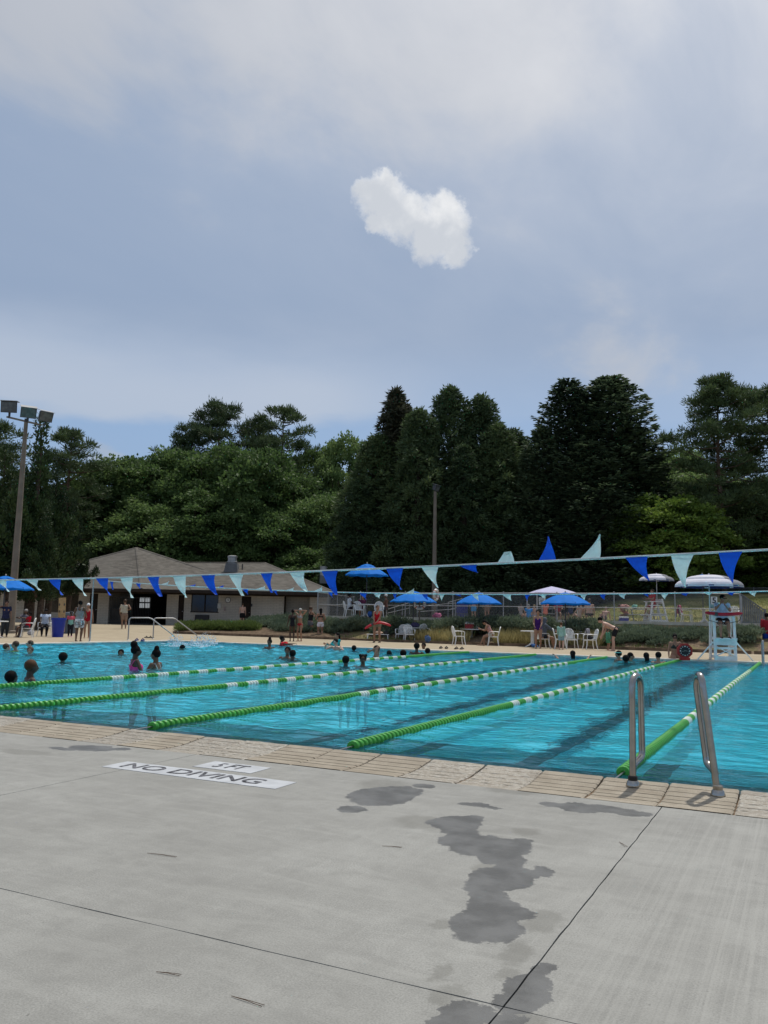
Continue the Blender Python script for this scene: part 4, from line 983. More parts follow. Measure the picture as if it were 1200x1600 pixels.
# towels draped over chairs
def towel(p, rz_, col, label, w=.42, drop=.45, h=.90):
    t = MB(); N = 12; K = 12; vs = []
    for i in range(N + 1):
        u = (i / N - .5) * w
        for k in range(K + 1):
            s_ = (k / K) * 2 - 1; y = .05 * s_ + .04 * math.copysign(abs(s_) ** .5, s_); z = h - drop * abs(s_) ** 1.3 + .015 * math.sin(i * 1.7)
            vs.append((u + .012 * math.sin(k), y + .02 * math.sin(i * 1.3) * abs(s_), z))
    t.add(vs, [(i * (K + 1) + k, (i + 1) * (K + 1) + k, (i + 1) * (K + 1) + k + 1, i * (K + 1) + k + 1) for i in range(N) for k in range(K)])
    o = t.build('towel', mat('towel ' + str(col), col, .95, .05, var=.25, vs=12), None, smooth=True, loc=p, rotz=rz_); so_ = o.modifiers.new('thickness', 'SOLIDIFY'); so_.thickness = .012
    tag(o, label, 'towel')
towel(T(1073, 960, 41) + Matrix.Rotation(yaw + R(-120), 3, 'Z') @ Vector((0, -.33, 0)), yaw + R(-120), (.50, .09, .16), 'pink towel over the back of a terrace chair', .5, .42)
towel(T(1070.5, 960, 40.9) + Matrix.Rotation(yaw + R(-120), 3, 'Z') @ Vector((-.1, -.36, -.04)), yaw + R(-120), (.30, .28, .33), 'grey towel hanging beside the pink one', .2, .55)
towel(atz(903, 1013, 0) + Vector((0, .5, 0)) + Matrix.Rotation(yaw + R(60), 3, 'Z') @ Vector((0, -.33, 0)), yaw + R(60), (.27, .26, .30), 'grey towel covering a chair back at the right table', .5, .5)
# low white lounge with things beneath the lifeguard
lt = thing('low_bench', 'low white slatted bench on the deck behind the lifeguard\'s legs', 'bench', atz(590, 1002.5, 0) + FH * .3, yaw)
m = MB()
for k in range(5): m.box((0, -.2 + k * .1, .36), (1.15, .08, .025))
m.build('seat', white_plastic, lt)
for s in (-1, 1):
    for f_ in (-1, 1): MB().tube([(s * .5, f_ * .2, .35), (s * .54, f_ * .24, 0)], .025, 6).build('leg', white_plastic, lt)
bag(lt.location + Vector((0, 0, .36)), (.3, .13, .08), (.45, .3, .22), 'tan towel lying on the low bench'); bag(lt.location + RH * .42 + Vector((0, 0, .36)), (.12, .1, .09), (.03, .03, .03), 'small black bag at the right end of the low bench')
def sandals(p, col, label, rz_=0):
    t = thing('sandals', label, 'sandals', p, rz_)
    for s in (-1, 1):
        MB().tube([(s * .07, -.12, .015), (s * .075, 0, .015), (s * .07, .12, .02)], [(.03, .012), (.04, .014), (.042, .012)], 10, side=(1, 0, 0)).build('sole', mat('sandal ' + str(col), col, .8), t, smooth=True)
        MB().tube([(s * .07 - .038, .03, .02), (s * .07, .04, .06), (s * .07 + .038, .03, .02)], .012, 6).build('strap', mat('sandal ' + str(col), col, .8), t)
for (px, py, c_, lb, sc) in [(693, 1013.5, (.02, .02, .02), 'left pair of black sandals on the far pool edge', 1.6), (717, 1014.5, (.025, .02, .02), 'right pair of black sandals on the far pool edge', 1.6), (233, 997, (.03, .03, .03), 'dark sandals between the two bent handrails', 1.6), (218, 1001.5, (.05, .05, .16), 'purple sandals near the handrail foot', 1.8), (624, 1003, (.02, .02, .02), 'black shoes under the chair behind the lifeguard', 1.5)]:
    sandals(atz(px, py, 0), c_, lb, random.uniform(0, 3)); 
    bpy.data.objects[[o.name for o in C.objects if o.get('label') == lb][0]].scale = (sc,) * 3
#@@NEXT
# ------------------------------------------------------------------ pool house
bz = .42
brick = bpy.data.materials.new('painted block wall'); brick.use_nodes = True; g = NT(brick.node_tree)
b = g.n['Principled BSDF']; tc = g.new('ShaderNodeTexCoord').outputs['Object']; mp = g.new('ShaderNodeMapping'); g.put(mp.inputs[0], tc); mp.inputs['Rotation'].default_value = (R(90), 0, 0)
bt = g.new('ShaderNodeTexBrick'); g.put(bt.inputs['Vector'], mp.outputs[0]); bt.inputs['Scale'].default_value = 1; bt.inputs['Brick Width'].default_value = .42; bt.inputs['Row Height'].default_value = .12; bt.inputs['Mortar Size'].default_value = .012
bt.inputs['Color1'].default_value = (.56, .50, .42, 1); bt.inputs['Color2'].default_value = (.62, .56, .47, 1); bt.inputs['Mortar'].default_value = (.42, .37, .31, 1)
g.put(b.inputs['Base Color'], g.mix(g.ss(g.noise(tc, .8, 5, .6), .3, .7, 0, .3), bt.outputs[0], (.22, .19, .15, 1))); b.inputs['Roughness'].default_value = .85
shing = bpy.data.materials.new('roof shingles'); shing.use_nodes = True; g = NT(shing.node_tree)
b = g.n['Principled BSDF']; tc = g.new('ShaderNodeTexCoord').outputs['Object']; sx = g.new('ShaderNodeSeparateXYZ'); g.put(sx.inputs[0], tc)
row = g.m('FLOOR', g.m('DIVIDE', sx.outputs[2], .075)); cmb = g.new('ShaderNodeCombineXYZ')
g.put(cmb.inputs[0], g.m('FLOOR', g.m('ADD', g.m('DIVIDE', g.m('ADD', sx.outputs[0], g.m('MULTIPLY', sx.outputs[1], .6)), .33), g.m('MULTIPLY', row, .47)))); g.put(cmb.inputs[1], row)
wn = g.new('ShaderNodeTexWhiteNoise', noise_dimensions='2D'); g.put(wn.inputs['Vector'], cmb.outputs[0])
cc = g.mix(wn.outputs[0], (.088, .080, .069, 1), (.150, .137, .118, 1)); cc = g.mix(g.ss(g.noise(tc, .35, 5, .6), .35, .65, 0, .35), cc, (.175, .162, .142, 1))
rl_ = g.m('FRACT', g.m('DIVIDE', sx.outputs[2], .075)); cc = g.mix(g.ss(rl_, .0, .18, .45, 0), cc, (.06, .05, .04, 1))
cc = g.mix(g.ss(g.noise(g.scale(tc, (1, 1, .3)), 1.6, 5, .65), .5, .72, 0, .4), cc, (.085, .078, .066, 1))
g.put(b.inputs['Base Color'], cc); b.inputs['Roughness'].default_value = .95; b.inputs['Specular IOR Level'].default_value = .1
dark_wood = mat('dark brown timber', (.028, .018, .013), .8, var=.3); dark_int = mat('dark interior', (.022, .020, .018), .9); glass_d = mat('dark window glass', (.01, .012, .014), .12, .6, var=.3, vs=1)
BO = Vector((0, 0, 0)) + FH * 60; BO.z = bz
B = thing('pool_house', 'low pool house with brown shingled hip roofs and beige block walls', 'building', BO, yaw)
def lx(px, d=60): return (px - 600) / F * d + .0195 * 1.2   # local x of a photo column on a facade d metres away
def ly(d): return d - 60
def lz(px, py, d=60): return (967.7 + .0195 * (px - 600) - py) * d / F + H - bz
def wall(x0, x1, z0, z1, y=0, th=.25, name='wall', mt=brick): return MB().box(((x0 + x1) / 2, y + th / 2, (z0 + z1) / 2), (x1 - x0, th, z1 - z0)).build(name, mt, B)
ZE = 2.38
segs = [(-60, 62, 0), (62, 84, .0), (128, 145, 0), (158, 175, .0), (265, 283, 0), (292, 303, 0), (345, 381, 0), (396, 447, 0), (487, 514, 0)]
for a, b_, _ in segs: wall(lx(a), lx(b_) , -.3, ZE)
wall(lx(303), lx(345), -.3, lz(324, 956)); wall(lx(303), lx(345), lz(324, 925), ZE)          # around window
wall(lx(84), lx(128), -.3, .75); wall(lx(84), lx(128), 2.1, ZE)
wall(lx(447), lx(487), -.3, ZE, 1.2); 
wall(lx(-60), lx(514), -.3, ZE, 11.2)
for px, d0, d1 in [(-60, 60.25, 71), (514, 60.25, 71), (283, 60.25, 71), (175, 60.25, 71)]:
    x = lx(px); MB().box((x - .13, (ly(d0) + ly(d1)) / 2, ZE / 2 - .15), (.25, d1 - d0, ZE + .3)).build('wall', brick, B)
fl = MB(); fl.box(((lx(-60) + lx(514)) / 2, 5.6, -.12), (lx(514) - lx(-60), 11, .3)); fl.build('floor', mat('hall floor', (.12, .11, .10), .7), B)
# soffit and fascia band
MB().box(((lx(-60) + lx(516)) / 2, -.55, ZE + .04), (lx(516) - lx(-60), 1.3, .08)).build('soffit', dark_wood, B)
MB().box(((lx(-60) + lx(527)) / 2, -.02, ZE - .09), (lx(514) - lx(-60), .16, .2)).build('beam', dark_wood, B)
def door(pa, pb, name='door', z1=2.15, y=.15, mt=dark_wood):
    d = MB().box(((lx(pa) + lx(pb)) / 2, y, z1 / 2), (lx(pb) - lx(pa), .06, z1)).build(name, mt, B)
    MB().ell((lx(pb) - .12, y - .06, 1.0), .04, 8, 6).build('handle', galv, d)
    wall(lx(pa), lx(pb), z1, ZE); return d
door(145, 158); door(283, 292); door(381, 396)
w = MB(); w.box(((lx(303) + lx(345)) / 2, .14, (lz(324, 956) + lz(324, 925)) / 2), (lx(345) - lx(303), .03, lz(324, 925) - lz(324, 956))); w = w.build('window', glass_d, B)
m = MB(); x0, x1, z0, z1 = lx(303), lx(345), lz(324, 956), lz(324, 925)
m.box(((x0 + x1) / 2, .05, z0 - .03), (x1 - x0 + .1, .14, .07))
m.box(((x0 + x1) / 2, .05, z1 + .02), (x1 - x0 + .1, .10, .05))
for xx in (x0, (x0 + x1) / 2, x1): m.box((xx, .07, (z0 + z1) / 2), (.06, .08, z1 - z0))
m.build('frame', dark_wood, w)
a_ = MB().box(((lx(311) + lx(332)) / 2, -.12, .42), (lx(332) - lx(311), .25, .72)).build('vent_grille', mat('dark grille', (.03, .028, .026), .6), B)
m = MB()
for k in range(7): m.box(((lx(311) + lx(332)) / 2, -.26, .12 + k * .1), (lx(332) - lx(311) - .06, .02, .03))
m.build('louvre', dark_metal, a_)
MB().box((lx(347), -.05, lz(347, 947)), (.24, .12, .36)).build('call_box', mat('off white box', (.55, .54, .5), .5), B, bevel=.01)
m = MB(); m.box((lx(355.5), -.08, lz(355, 950)), (.12, .12, .16)); m.tube([(lx(355.5), -.08, lz(355, 952)), (lx(356), -.1, lz(356, 955))], .06, 8); m.build('fire_extinguisher', mat('extinguisher', (.4, .3, .28), .4), B)
cx0, cz0 = lx(360), lz(360, 938)
k_ = MB(); k_.tube([(cx0, -.02, cz0), (cx0, -.07, cz0)], .20, 24); k_ = k_.build('wall_clock', dark_metal, B); MB().tube([(cx0, -.071, cz0), (cx0, -.08, cz0)], .165, 24).build('dial', white_plastic, k_)
m = MB(); m.beam((cx0, -.085, cz0), (cx0 + .02, -.085, cz0 + .13), .02, .004, (0, 1, 0)); m.beam((cx0, -.085, cz0), (cx0 + .08, -.085, cz0 - .03), .025, .004, (0, 1, 0)); m.build('hand', dark_metal, k_)
MB().box((lx(397), -.03, lz(397, 946)), (.1, .06, .2)).build('switch_box', dark_metal, B)
# breezeway interior: back screen with a glowing pane standing in for daylight
xa, xb = lx(175), lx(265); wxa, wxb, wza, wzb = lx(223, 66), lx(239, 66), lz(230, 950, 66), lz(230, 934, 66)
m = MB(); y = 6
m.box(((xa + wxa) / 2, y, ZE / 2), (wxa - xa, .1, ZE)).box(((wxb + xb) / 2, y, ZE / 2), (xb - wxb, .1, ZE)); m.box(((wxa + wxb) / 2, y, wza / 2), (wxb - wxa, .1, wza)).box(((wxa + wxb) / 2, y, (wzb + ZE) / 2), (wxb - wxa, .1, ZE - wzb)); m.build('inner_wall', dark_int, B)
m = MB(); m.box(((wxa + wxb) / 2, y - .02, (wza + wzb) / 2), (.05, .05, wzb - wza)).box(((wxa + wxb) / 2, y - .02, (wza + wzb) / 2), (wxb - wxa, .05, .10)); m.build('window_bars', dark_wood, B)
pane_glow = bpy.data.materials.new('self-glowing daylight pane'); pane_glow.use_nodes = True; bb = pane_glow.node_tree.nodes['Principled BSDF']; bb.inputs['Base Color'].default_value = (.5, .5, .5, 1); bb.inputs['Emission Color'].default_value = (.75, .8, .85, 1); bb.inputs['Emission Strength'].default_value = .35  # emission stands in for daylight coming through the pane
MB().box(((wxa + wxb) / 2, y + .03, (wza + wzb) / 2), (wxb - wxa, .02, wzb - wza)).build('window_pane', pane_glow, B)
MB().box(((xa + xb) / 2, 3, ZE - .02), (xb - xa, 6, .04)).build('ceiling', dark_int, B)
m = MB()
for k in range(26): m.box((xa + .1 + k * .115, .12, .95), (.02, .02, 1.9))
m.box((xa + 1.5, .12, 1.9), (3, .03, .04)); m.box((xa + 1.5, .12, .1), (3, .03, .04)); m.build('gate', dark_metal, B)
MB().box((lx(190), .6, .55), (1.3, .5, 1.1)).build('counter', mat('counter front', (.10, .09, .08), .7), B)
# roofs
def roofmesh(name, eave, apexes, faces):
    m = MB(); m.add(eave + apexes, faces); o = m.build(name, shing, B); s_ = o.modifiers.new('thickness', 'SOLIDIFY'); s_.thickness = .14; s_.offset = -1; return o
ze = ZE + .10
c0 = (lx(224, 57.5), ly(57.5), ze); c1 = (lx(-20, 62), ly(62), ze); c2 = (lx(100, 78), ly(78), ze); c3 = (lx(330, 76), ly(76), ze); c4_ = (lx(432, 61), ly(60.5), ze)
ap = (lx(213, 66), ly(66), lz(213, 857, 66))
o_ = roofmesh('roof', [c0, c4_, c3, c2, c1], [ap], [(0, 1, 5), (1, 2, 5), (2, 3, 5), (3, 4, 5), (4, 0, 5)])
m = MB()
for c_ in (c0, c4_, c1): m.tube([Vector(c_) + Vector((0, 0, .02)), Vector(ap) + Vector((0, 0, .02))], (.11, .035), 6, side=(1, 0, 0))
m.build('hip_cap', shing, o_)
w1 = (lx(290, 58.5), ly(58.5), ze + .03); w2 = (lx(527, 58.5), ly(58.5), ze + .03); w3 = (lx(522, 71.5), ly(71.5), ze + .03); w4 = (lx(250, 71.5), ly(71.5), ze + .03); r1 = (lx(262, 65), ly(65), lz(290, 880, 65)); r2 = (lx(415, 65), ly(65), lz(415, 880, 65))
w1 = (lx(302, 58.5), ly(58.5), ze + .03)
o_ = roofmesh('roof', [w1, w2, w3, w4], [r1, r2], [(0, 1, 5, 4), (1, 2, 5), (2, 3, 4, 5), (3, 0, 4)])
m = MB(); m.tube([Vector(r2), Vector(w2)], (.11, .035), 6, side=(1, 0, 0)).tube([Vector(r1), Vector(r2)], (.13, .04), 6, side=(0, 1, 0)); m.build('hip_cap', shing, o_)
MB().box(((w1[0] + w2[0]) / 2, w1[1] - .03, ze - .10), (w2[0] - w1[0], .05, .20)).build('fascia', dark_wood, B)
MB().beam(Vector(c0) + Vector((0, -.03, -.12)), Vector(c4_) + Vector((0, -.03, -.12)), .05, .2).build('fascia', dark_wood, B); MB().beam(Vector(c1) + Vector((0, -.03, -.12)), Vector(c0) + Vector((0, -.03, -.12)), .05, .2).build('fascia', dark_wood, B)
# roof vents
vx, vy = lx(364, 63), ly(63); vz = lz(364, 892, 63)
v_ = MB().add([(vx - .52, vy - .5, vz - .15), (vx + .52, vy - .5, vz - .15), (vx + .52, vy + .5, vz - .1), (vx - .52, vy + .5, vz - .1), (vx - .42, vy - .4, vz + .52), (vx + .42, vy - .4, vz + .52), (vx + .42, vy + .4, vz + .52), (vx - .42, vy + .4, vz + .52)], [(0, 1, 5, 4), (1, 2, 6, 5), (2, 3, 7, 6), (3, 0, 4, 7), (4, 5, 6, 7)]).build('exhaust_hood', mat('grey sheet metal', (.13, .135, .14), .6, .4, .3), B)
MB().lathe([(.36, .52), (.36, .58), (.42, .60), (.42, .66), (.34, .68), (.34, .95), (.37, .97), (.37, 1.08), (.25, 1.12), (.02, 1.12)], 24, (vx, vy, vz)).build('fan', galv, v_, smooth=True)
vx2, vz2 = lx(507, 62), lz(507, 906, 62)
v_ = MB().box((vx2, 2, vz2), (.5, .5, .6)).build('exhaust_hood', mat('grey sheet metal', (.13, .135, .14)), B); MB().lathe([(.26, .25), (.26, .85), (.28, .87), (.28, .95), (.02, .97)], 18, (vx2, 2, vz2)).build('fan', galv, v_, smooth=True)
for px, py in [(380, 885), (461, 899)]: MB().tube([(lx(px, 62), 2, lz(px, py + 6, 62)), (lx(px, 62), 2, lz(px, py - 3, 62))], .045, 8).build('vent_pipe', dark_metal, B)
MB().tube([(lx(517, 61), 1, lz(517, 908, 61)), (lx(517, 61), 1, lz(517, 898, 61))], .04, 8).build('vent_pipe', white_plastic, B)

# ------------------------------------------------------------------ light poles
def flood(parent, c, aim, s=1):
    f = MB(); M = Vector(aim).to_track_quat('Y', 'Z').to_matrix()
    a = [(-.36, .16, -.26), (.36, .16, -.26), (.36, .16, .26), (-.36, .16, .26)]; b2 = [(-.25, -.18, -.17), (.25, -.18, -.17), (.25, -.18, .17), (-.25, -.18, .17)]
    f.add([Vector(c) + M @ (Vector(q) * s) for q in a + b2], [(0, 1, 2, 3), (7, 6, 5, 4), (0, 4, 5, 1), (1, 5, 6, 2), (2, 6, 7, 3), (3, 7, 4, 0)])
    o = f.build('floodlight', dark_metal, parent, bevel=.02)
    MB().add([Vector(c) + M @ (Vector((q[0] * .88, .168, q[2] * .86)) * s) for q in a], [(0, 1, 2, 3)]).build('lens', mat('flood lens', (.10, .105, .10), .2, .5, var=.3, vs=4), o)
    MB().add([Vector(c) + M @ (Vector(q) * s) for q in [(-.37, -.19, .275), (.37, -.19, .275), (.37, .24, .29), (-.37, .24, .29), (-.37, -.19, .255), (.37, -.19, .255), (.37, .24, .27), (-.37, .24, .27)]], [(0, 1, 2, 3), (7, 6, 5, 4), (0, 4, 5, 1), (1, 5, 6, 2), (2, 6, 7, 3), (3, 7, 4, 0)]).build('visor', galv, o)
    MB().tube([Vector(c) + Vector((0, 0, -.5 * s)), Vector(c) + Vector((0, 0, -.2 * s))], .05 * s, 8).build('bracket', dark_metal, o)
pb = atd(16, 985, 43); pb.z = .06; pt = atd(38, 652, 43); LPH = pt.z
lp = thing('light_pole', 'tall brown light pole with three floodlights at the left', 'light pole', pb, yaw)
MB().tube([(0, 0, -.2), (.0, 0, LPH * .5), (.0, 0, LPH)], [.215, .16, .10], 14).build('pole', brown_pole, lp, smooth=True)
MB().lathe([(.3, -.1), (.3, .1), (.22, .14)], 16).build('base', brown_pole, lp)
MB().beam((-1.05, 0, LPH + .28), (.78, 0, LPH - .12), .09, .09).build('crossarm', brown_pole, lp); MB().tube([(0, 0, LPH - .1), (0, 0, LPH + .2)], .09, 10).build('tenon', dark_metal, lp)
flood(lp, (-.92, 0, LPH + .80), (.12, -1, -.12), 1.18); flood(lp, (.08, 0, LPH + .56), (.55, -1, -.55), 1.12); flood(lp, (.98, 0, LPH + .36), (1, -.9, -.5), 1.05)
pt = atd(680, 768, 58); l2 = thing('light_pole', 'single-lamp brown pole standing before the dark conifers', 'light pole', (pt.x, pt.y, gh(pt) - .1), yaw)
hh_ = pt.z - gh(pt) + .1
MB().tube([(0, 0, 0), (0, 0, hh_)], [.17, .10], 12).build('pole', brown_pole, l2, smooth=True); flood(l2, (.05, 0, hh_ + .25), (1, -.6, -.3), .85)

# ------------------------------------------------------------------ trees
def leaves(P, D, Nn, L, Wd, name, mats):
    n = len(P); D = D / (np.linalg.norm(D, axis=1, keepdims=True) + 1e-9)
    Sd = np.cross(D, Nn); Sd /= (np.linalg.norm(Sd, axis=1, keepdims=True) + 1e-9)
    L = np.broadcast_to(L, n)[:, None]; Wd = np.broadcast_to(Wd, n)[:, None]
    V = np.stack([P, P + D * L * .45 + Sd * Wd * .5, P + D * L, P + D * L * .45 - Sd * Wd * .5], 1).reshape(-1, 3)
    return np_mesh(name, V, np.arange(4 * n).reshape(n, 4), mats)
def rnd_dir(n): v = rng.normal(size=(n, 3)); return v / np.linalg.norm(v, axis=1, keepdims=True)
def clumps(cs, rs, per, L, Wd, up=.3, shell=.55, jit=.7, droop=0, name='crown', mats=None):
    cs = np.array(cs); rs = np.array(rs); k = len(cs)
    n = np.maximum(12, (per * (rs.prod(1) ** (2 / 3) / (rs.prod(1) ** (2 / 3)).mean()))).astype(int)
    idx = np.repeat(np.arange(k), n); N = len(idx); d = rnd_dir(N); d[:, 2] = np.where(d[:, 2] < -.35, -d[:, 2] * .5, d[:, 2])
    rr = (shell + (1 - shell) * rng.random(N) ** .6)[:, None] * (1 + .15 * rng.normal(size=(N, 1)))
    P = cs[idx] + d * rs[idx] * rr
    D = d * .8 + rng.normal(size=(N, 3)) * jit; D[:, 2] += up - droop
    Nn = d + rng.normal(size=(N, 3)) * .5
    sz = rng.uniform(.65, 1.3, N)
    return leaves(P, D, Nn, L * sz, Wd * sz, name, mats)
def leaf_mat(name, a, b2, tr=.22):
    m = bpy.data.materials.new(name); m.use_nodes = True; g = NT(m.node_tree); b = g.n['Principled BSDF']; tcn = g.new('ShaderNodeTexCoord').outputs['Object']
    oi = g.new('ShaderNodeObjectInfo'); n = g.noise(tcn, .55, 4, .6); n2 = g.noise(tcn, 6, 3, .6)
    f = g.m('ADD', g.m('MULTIPLY', n, .6), g.m('MULTIPLY', n2, .4)); f = g.m('ADD', f, g.m('MULTIPLY', g.m('SUBTRACT', oi.outputs['Random'], .5), .16))
    c_ = g.mix(g.ss(f, .36, .64), c4(a), c4(b2)); g.put(b.inputs['Base Color'], c_); b.inputs['Roughness'].default_value = .6; b.inputs['Specular IOR Level'].default_value = .25
    t = g.new('ShaderNodeBsdfTranslucent'); g.put(t.inputs[0], c_); mx = g.new('ShaderNodeMixShader'); mx.inputs[0].default_value = tr
    g.l.new(b.outputs[0], mx.inputs[1]); g.l.new(t.outputs[0], mx.inputs[2]); g.l.new(mx.outputs[0], g.n['Material Output'].inputs[0]); return m
M_broad = leaf_mat('broadleaf foliage', (.062, .112, .032), (.15, .225, .075), .45)
M_lime = leaf_mat('sunlit lime foliage', (.075, .13, .02), (.19, .27, .05), .4)  # leaves of a lighter, yellower green
M_pine = leaf_mat('pine needles foliage', (.042, .068, .030), (.09, .13, .05), .28)
M_crypt = leaf_mat('dense conifer foliage', (.045, .075, .034), (.11, .155, .06), .32)
M_fir = leaf_mat('fir foliage', (.048, .075, .045), (.11, .155, .08), .32)
M_jun = leaf_mat('juniper foliage', (.018, .036, .015), (.044, .074, .024), .15)
M_rust = leaf_mat('browning conifer foliage', (.048, .052, .030), (.105, .10, .058), .25)
def limb_mesh(limbs, bark, parent=None, name='trunk'):
    m = MB()
    for pts, rad in limbs: m.tube(pts, rad, 7)
    return m.build(name, bark, parent, smooth=True)
def curve_pts(a, b_, sag, n=5):
    a, b_ = Vector(a), Vector(b_); out = []
    for i in range(n + 1):
        q = i / n; p = a.lerp(b_, q); p.z += sag * math.sin(math.pi * q); p += Vector((random.uniform(-1, 1), random.uniform(-1, 1), 0)) * .04 * (b_ - a).length * math.sin(math.pi * q); out.append(p)
    return out
def broad(name, Ht, Wd, nc=62, per=420, mt=None, leafL=.34, low=.28):
    t = thing(name, 'x', 'tree'); limbs = [([(0, 0, -.3), (.1, .05, Ht * .2), (-.1, .1, Ht * .45), (.05, 0, Ht * .75)], [.34, .27, .2, .06])]
    cs, rs = [], []
    for i in range(nc):
        a = i * 2.399 + random.uniform(-.4, .4); q = (i + .5) / nc; zz = low + (1 - low) * q
        prof = math.sin(math.pi * (.12 + .80 * min(1, ((zz - low) / (1 - low))) ** .9)) ** .6
        r_ = Wd / 2 * prof * math.sqrt(random.uniform(.25, 1.0)); s_ = random.uniform(.75, 1.5) * Wd / 10
        c_ = (r_ * math.cos(a), r_ * math.sin(a), Ht * zz - s_ * .7); cs.append(c_); rs.append((s_ * 1.15, s_ * 1.15, s_ * .8))
        if i % 4 == 0: limbs.append((curve_pts((0, 0, Ht * (low * .8 + .35 * q)), (c_[0] * .9, c_[1] * .9, c_[2]), .1 * Ht * (1 - q)), [.15, .12, .10, .07, .05, .03]))
    limb_mesh(limbs, trunk_m, t); me = clumps(cs, rs, per, leafL, leafL * .62, .1, mats=mt); link('crown', me, t); return t
def pine(name, Ht, Wd, mt, start=.42, nl=34, dens=1):
    t = thing(name, 'x', 'tree'); limbs = [([(0, 0, -.3), (.15, 0, Ht * .3), (-.1, .1, Ht * .6), (.1, 0, Ht * .97)], [.33, .26, .17, .05])]; cs, rs = [], []
    for i in range(nl):
        q = (i + .5) / nl; z = Ht * (start + (1 - start) * q); a = i * 2.4 + random.uniform(-.5, .5); prof = math.sin(math.pi * min(1, .22 + .74 * q)) ** .7
        L = Wd / 2 * prof * random.uniform(.6, 1.1); e = Vector((L * math.cos(a), L * math.sin(a), z + L * random.uniform(.05, .35)))
        limbs.append((curve_pts((0, 0, z), e, -.06 * L, 4), [.08, .06, .045, .03, .02]))
        for j in range(random.randint(4, 7)):
            f_ = random.uniform(.5, 1.08); o_ = Vector((random.uniform(-1, 1), random.uniform(-1, 1), random.uniform(-.2, .5))) * (.22 * L + .2); s_ = random.uniform(.38, .75)
            cs.append(tuple(Vector((0, 0, z)).lerp(e, f_) + o_)); rs.append((s_ * 1.15, s_ * 1.15, s_ * .9))
    limb_mesh(limbs, pine_bark, t); me = clumps(cs, rs, 95 * dens, .42, .085, .35, .1, .5, mats=mt); link('crown', me, t); return t
def cryptomeria(name, Ht, Wd, mt, nc=170, per=330, low=.03, pw=.46):
    t = thing(name, 'x', 'tree'); cs, rs = [], []
    for i in range(nc):
        q = ((i + .5) / nc) ** .9; z = Ht * (low + (1 - low) * q); a = i * 2.399; prof = (1 - q) ** pw * (1 + .14 * math.sin(a * 3 + q * 9)) * (1 - .25 * q)
        r_ = Wd / 2 * prof * random.uniform(.55, 1.06); s_ = (.42 + .55 * (1 - q)) * random.uniform(.7, 1.3) * Wd / 9
        cs.append((r_ * math.cos(a), r_ * math.sin(a), z - s_ * .3)); rs.append((s_ * .85, s_ * .85, s_ * 1.25))
    for k in range(10): cs.append((random.uniform(-.2, .2), random.uniform(-.2, .2), Ht * (.86 + .014 * k))); rs.append((.42 - .03 * k,) * 2 + (.55,))
    limb_mesh([([(0, 0, -.3), (0, 0, Ht * .5), (0, 0, Ht * .95)], [.45, .28, .05])], trunk_m, t)
    me = clumps(cs, rs, per * .85, .36, .11, .15, .7, .45, droop=.25, mats=mt); link('crown', me, t); return t
def fir(name, Ht, Wd, mt, nb=330, per=130, low=.02, pw=.55, rough_=.38):
    t = thing(name, 'x', 'tree'); limbs = [([(0, 0, -.3), (0, 0, Ht * .5), (0, 0, Ht * .98)], [.4, .25, .04])]; Ps, Ds, Ns = [], [], []
    for i in range(nb):
        q = ((i + .5) / nb) ** .85; z0 = Ht * (low + (1 - low) * q); a = i * 2.399; L = Wd / 2 * ((1 - q) ** pw) * random.uniform(1 - rough_, 1.12) * (1 - .35 * max(0, .12 - q) / .12) + .25
        n = int(per * (.35 + L / (Wd / 2))); u = rng.random(n) ** .7; w = rng.normal(size=n) * .20 * L * (1.15 - u) ** .6 + rng.normal(size=n) * .05
        dv = np.array([math.cos(a), math.sin(a), 0]); sv = np.array([-math.sin(a), math.cos(a), 0]); zz = z0 - .24 * L * np.sin(u * 2.4) + .20 * L * u ** 2 - .35 * np.abs(w) + rng.normal(size=n) * .07
        P = dv * (u * L)[:, None] + sv * w[:, None]; P[:, 2] = zz; D = dv * .8 + sv * (np.sign(w) * .7)[:, None] + rng.normal(size=(n, 3)) * .25; D[:, 2] += .05
        Nn = np.array([0, 0, 1.0]) + rng.normal(size=(n, 3)) * .45; Ps.append(P); Ds.append(D); Ns.append(Nn)
        if i % 5 == 0: limbs.append(([(0, 0, z0), tuple(dv * L * .5 + np.array([0, 0, z0 - .18 * L])), tuple(dv * L * .85 + np.array([0, 0, z0 - .13 * L]))], [.07, .05, .02]))
    limb_mesh(limbs, trunk_m, t); P = np.concatenate(Ps); s_ = rng.uniform(.7, 1.3, len(P)); link('crown', leaves(P, np.concatenate(Ds), np.concatenate(Ns), .36 * s_, .15 * s_, 'crown', mt), t); return t
